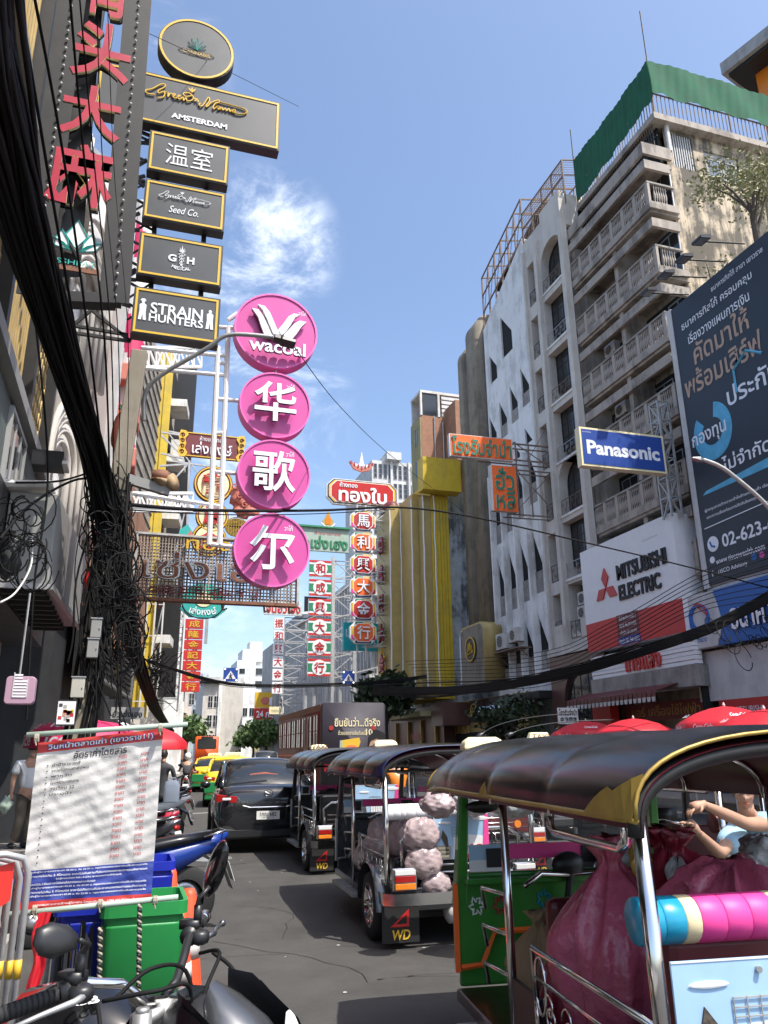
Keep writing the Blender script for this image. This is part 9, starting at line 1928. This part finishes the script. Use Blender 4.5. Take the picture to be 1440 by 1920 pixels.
def cable(pts, r, lab, grp, name='cable', m='cable_black'): b = mb(m); b.tube(spl([AY(x, y, Y) for x, y, Y in pts], 8), r, 5, caps=False); return tag(b.build(name, None, smooth=True), lab, 'cable', grp)
for i, (x0, xm, ym, xe, r) in enumerate(((-6, 52, 300, 170, .011), (8, 66, 300, 178, .009), (30, 86, 300, 190, .011), (58, 120, 300, 200, .010), (128, 158, 300, 206, .009), (146, 176, 300, 212, .006), (180, 192, 300, 222, .0045), (200, 214, 320, 236, .0035))):
 cable([(x0, -40, 3.0 + i * .25), (xm, ym, 4.2 + i * .25), ((xm * 1.05 + xe) / 2 + (10 if i > 3 else 4), 640, 6), (xe, 930, 7.9)], r, ['leftmost of the straight cables in front of the red character frame', 'second straight cable from the left before the red character frame', 'third straight cable from the left before the red character frame', 'fourth straight cable crossing the left post of the red character frame', 'fifth straight cable crossing the red characters', 'sixth cable over the right half of the red characters', 'seventh thin cable over the red characters', 'rightmost thin wire beside the right post of the red character frame'][i], 'cables running down to the utility pole')
cable([(225, 945, 8), (400, 957, 9.5), (600, 957, 12), (760, 952, 14.5), (900, 972, 16), (1100, 1018, 17), (1290, 1063, 17.5), (1470, 1110, 18)], .022, 'long black cable crossing the whole street in front of the sign strips', 'cables over the road')
cable([(225, 955, 8.1), (420, 965, 9.5), (600, 963, 12), (740, 955, 14.5)], .008, 'thin wire just under the long street cable', 'cables over the road')
cable([(548, 645, 7.6), (640, 765, 11), (740, 860, 16), (870, 960, 22)], .006, 'thin wire slanting from the street lamp down to the yellow tower', 'cables over the road')
cable([(262, 55, 8), (380, 110, 8.4), (560, 200, 12)], .004, 'thin wire passing behind the large script signboard', 'cables over the road')
cable([(30, 905, 6.4), (110, 902, 7), (170, 885, 7.8)], .010, 'sagging wire from the left building to the utility pole', 'cables at the left building')
cable([(0, 1010, 6), (60, 945, 6.5), (140, 900, 7.4), (190, 900, 8)], .012, 'thick wire rising from the wire coils to the utility pole', 'cables at the left building')
cable([(62, 560, 6), (90, 880, 6.4), (64, 1100, 6.4), (50, 1350, 6.4)], .009, 'vertical wire down the corner of the left building', 'cables at the left building')
rr = random.Random(9)
for (n, P_, R_, lab, Yk) in ((9, [(280, 1240, 26), (430, 1282, 38), (560, 1285, 42), (700, 1280, 44), (800, 1268, 40)], 5, 'dark cables slung across the far street under the blue crossing signs', .02), (36, [(700, 1295, 40), (800, 1296, 34), (920, 1288, 27), (1060, 1262, 22), (1200, 1222, 19), (1330, 1178, 17.5), (1470, 1105, 16.5)], 10, 'thick sagging bundle of black cables along the right hand shops', .03)):
 b = mb('cable_black')
 for k in range(n):
  oy = rr.gauss(0, R_ * .45); pts = [AY(x, y + oy + rr.gauss(0, R_ * .22), Y) for x, y, Y in P_]; b.tube(spl(pts, 6), rr.uniform(.6, 1.2) * Yk, 4, caps=False)
 tag(b.build('cable_bundle', None, smooth=True), lab, 'cable bundle', kind='stuff')
for i in range(9):
 cable([(760 + i * 6, 1240 + i * 6, 38), (1000, 1225 + i * 8, 25), (1150, 1165 + i * 8, 20.5), (1310, 1075 + i * 9, 17.5), (1470, 1010 + i * 14, 16)], .012, ['topmost', 'second', 'third', 'fourth', 'fifth', 'sixth', 'seventh', 'eighth', 'lowest'][i] + ' thin cable crossing the white and red sign box', 'thin cables in front of the right hand signs')
b = mb('cable_black'); rr = random.Random(31)
for k in range(14): x = rr.uniform(1330, 1440); c = AY(x, 1170 + rr.uniform(-20, 40), 16.6); R_ = rr.uniform(.12, .4); b.tube([c + Vector((R_ * .7 * math.cos(a), .1 * math.sin(a), -R_ + R_ * math.sin(a))) for a in [i * .42 for i in range(15)]], .014, 4, caps=False)
tag(b.build('cable_tangle', None, smooth=True), 'looped cables hanging in front of the blue bank sign', 'cables', kind='stuff')
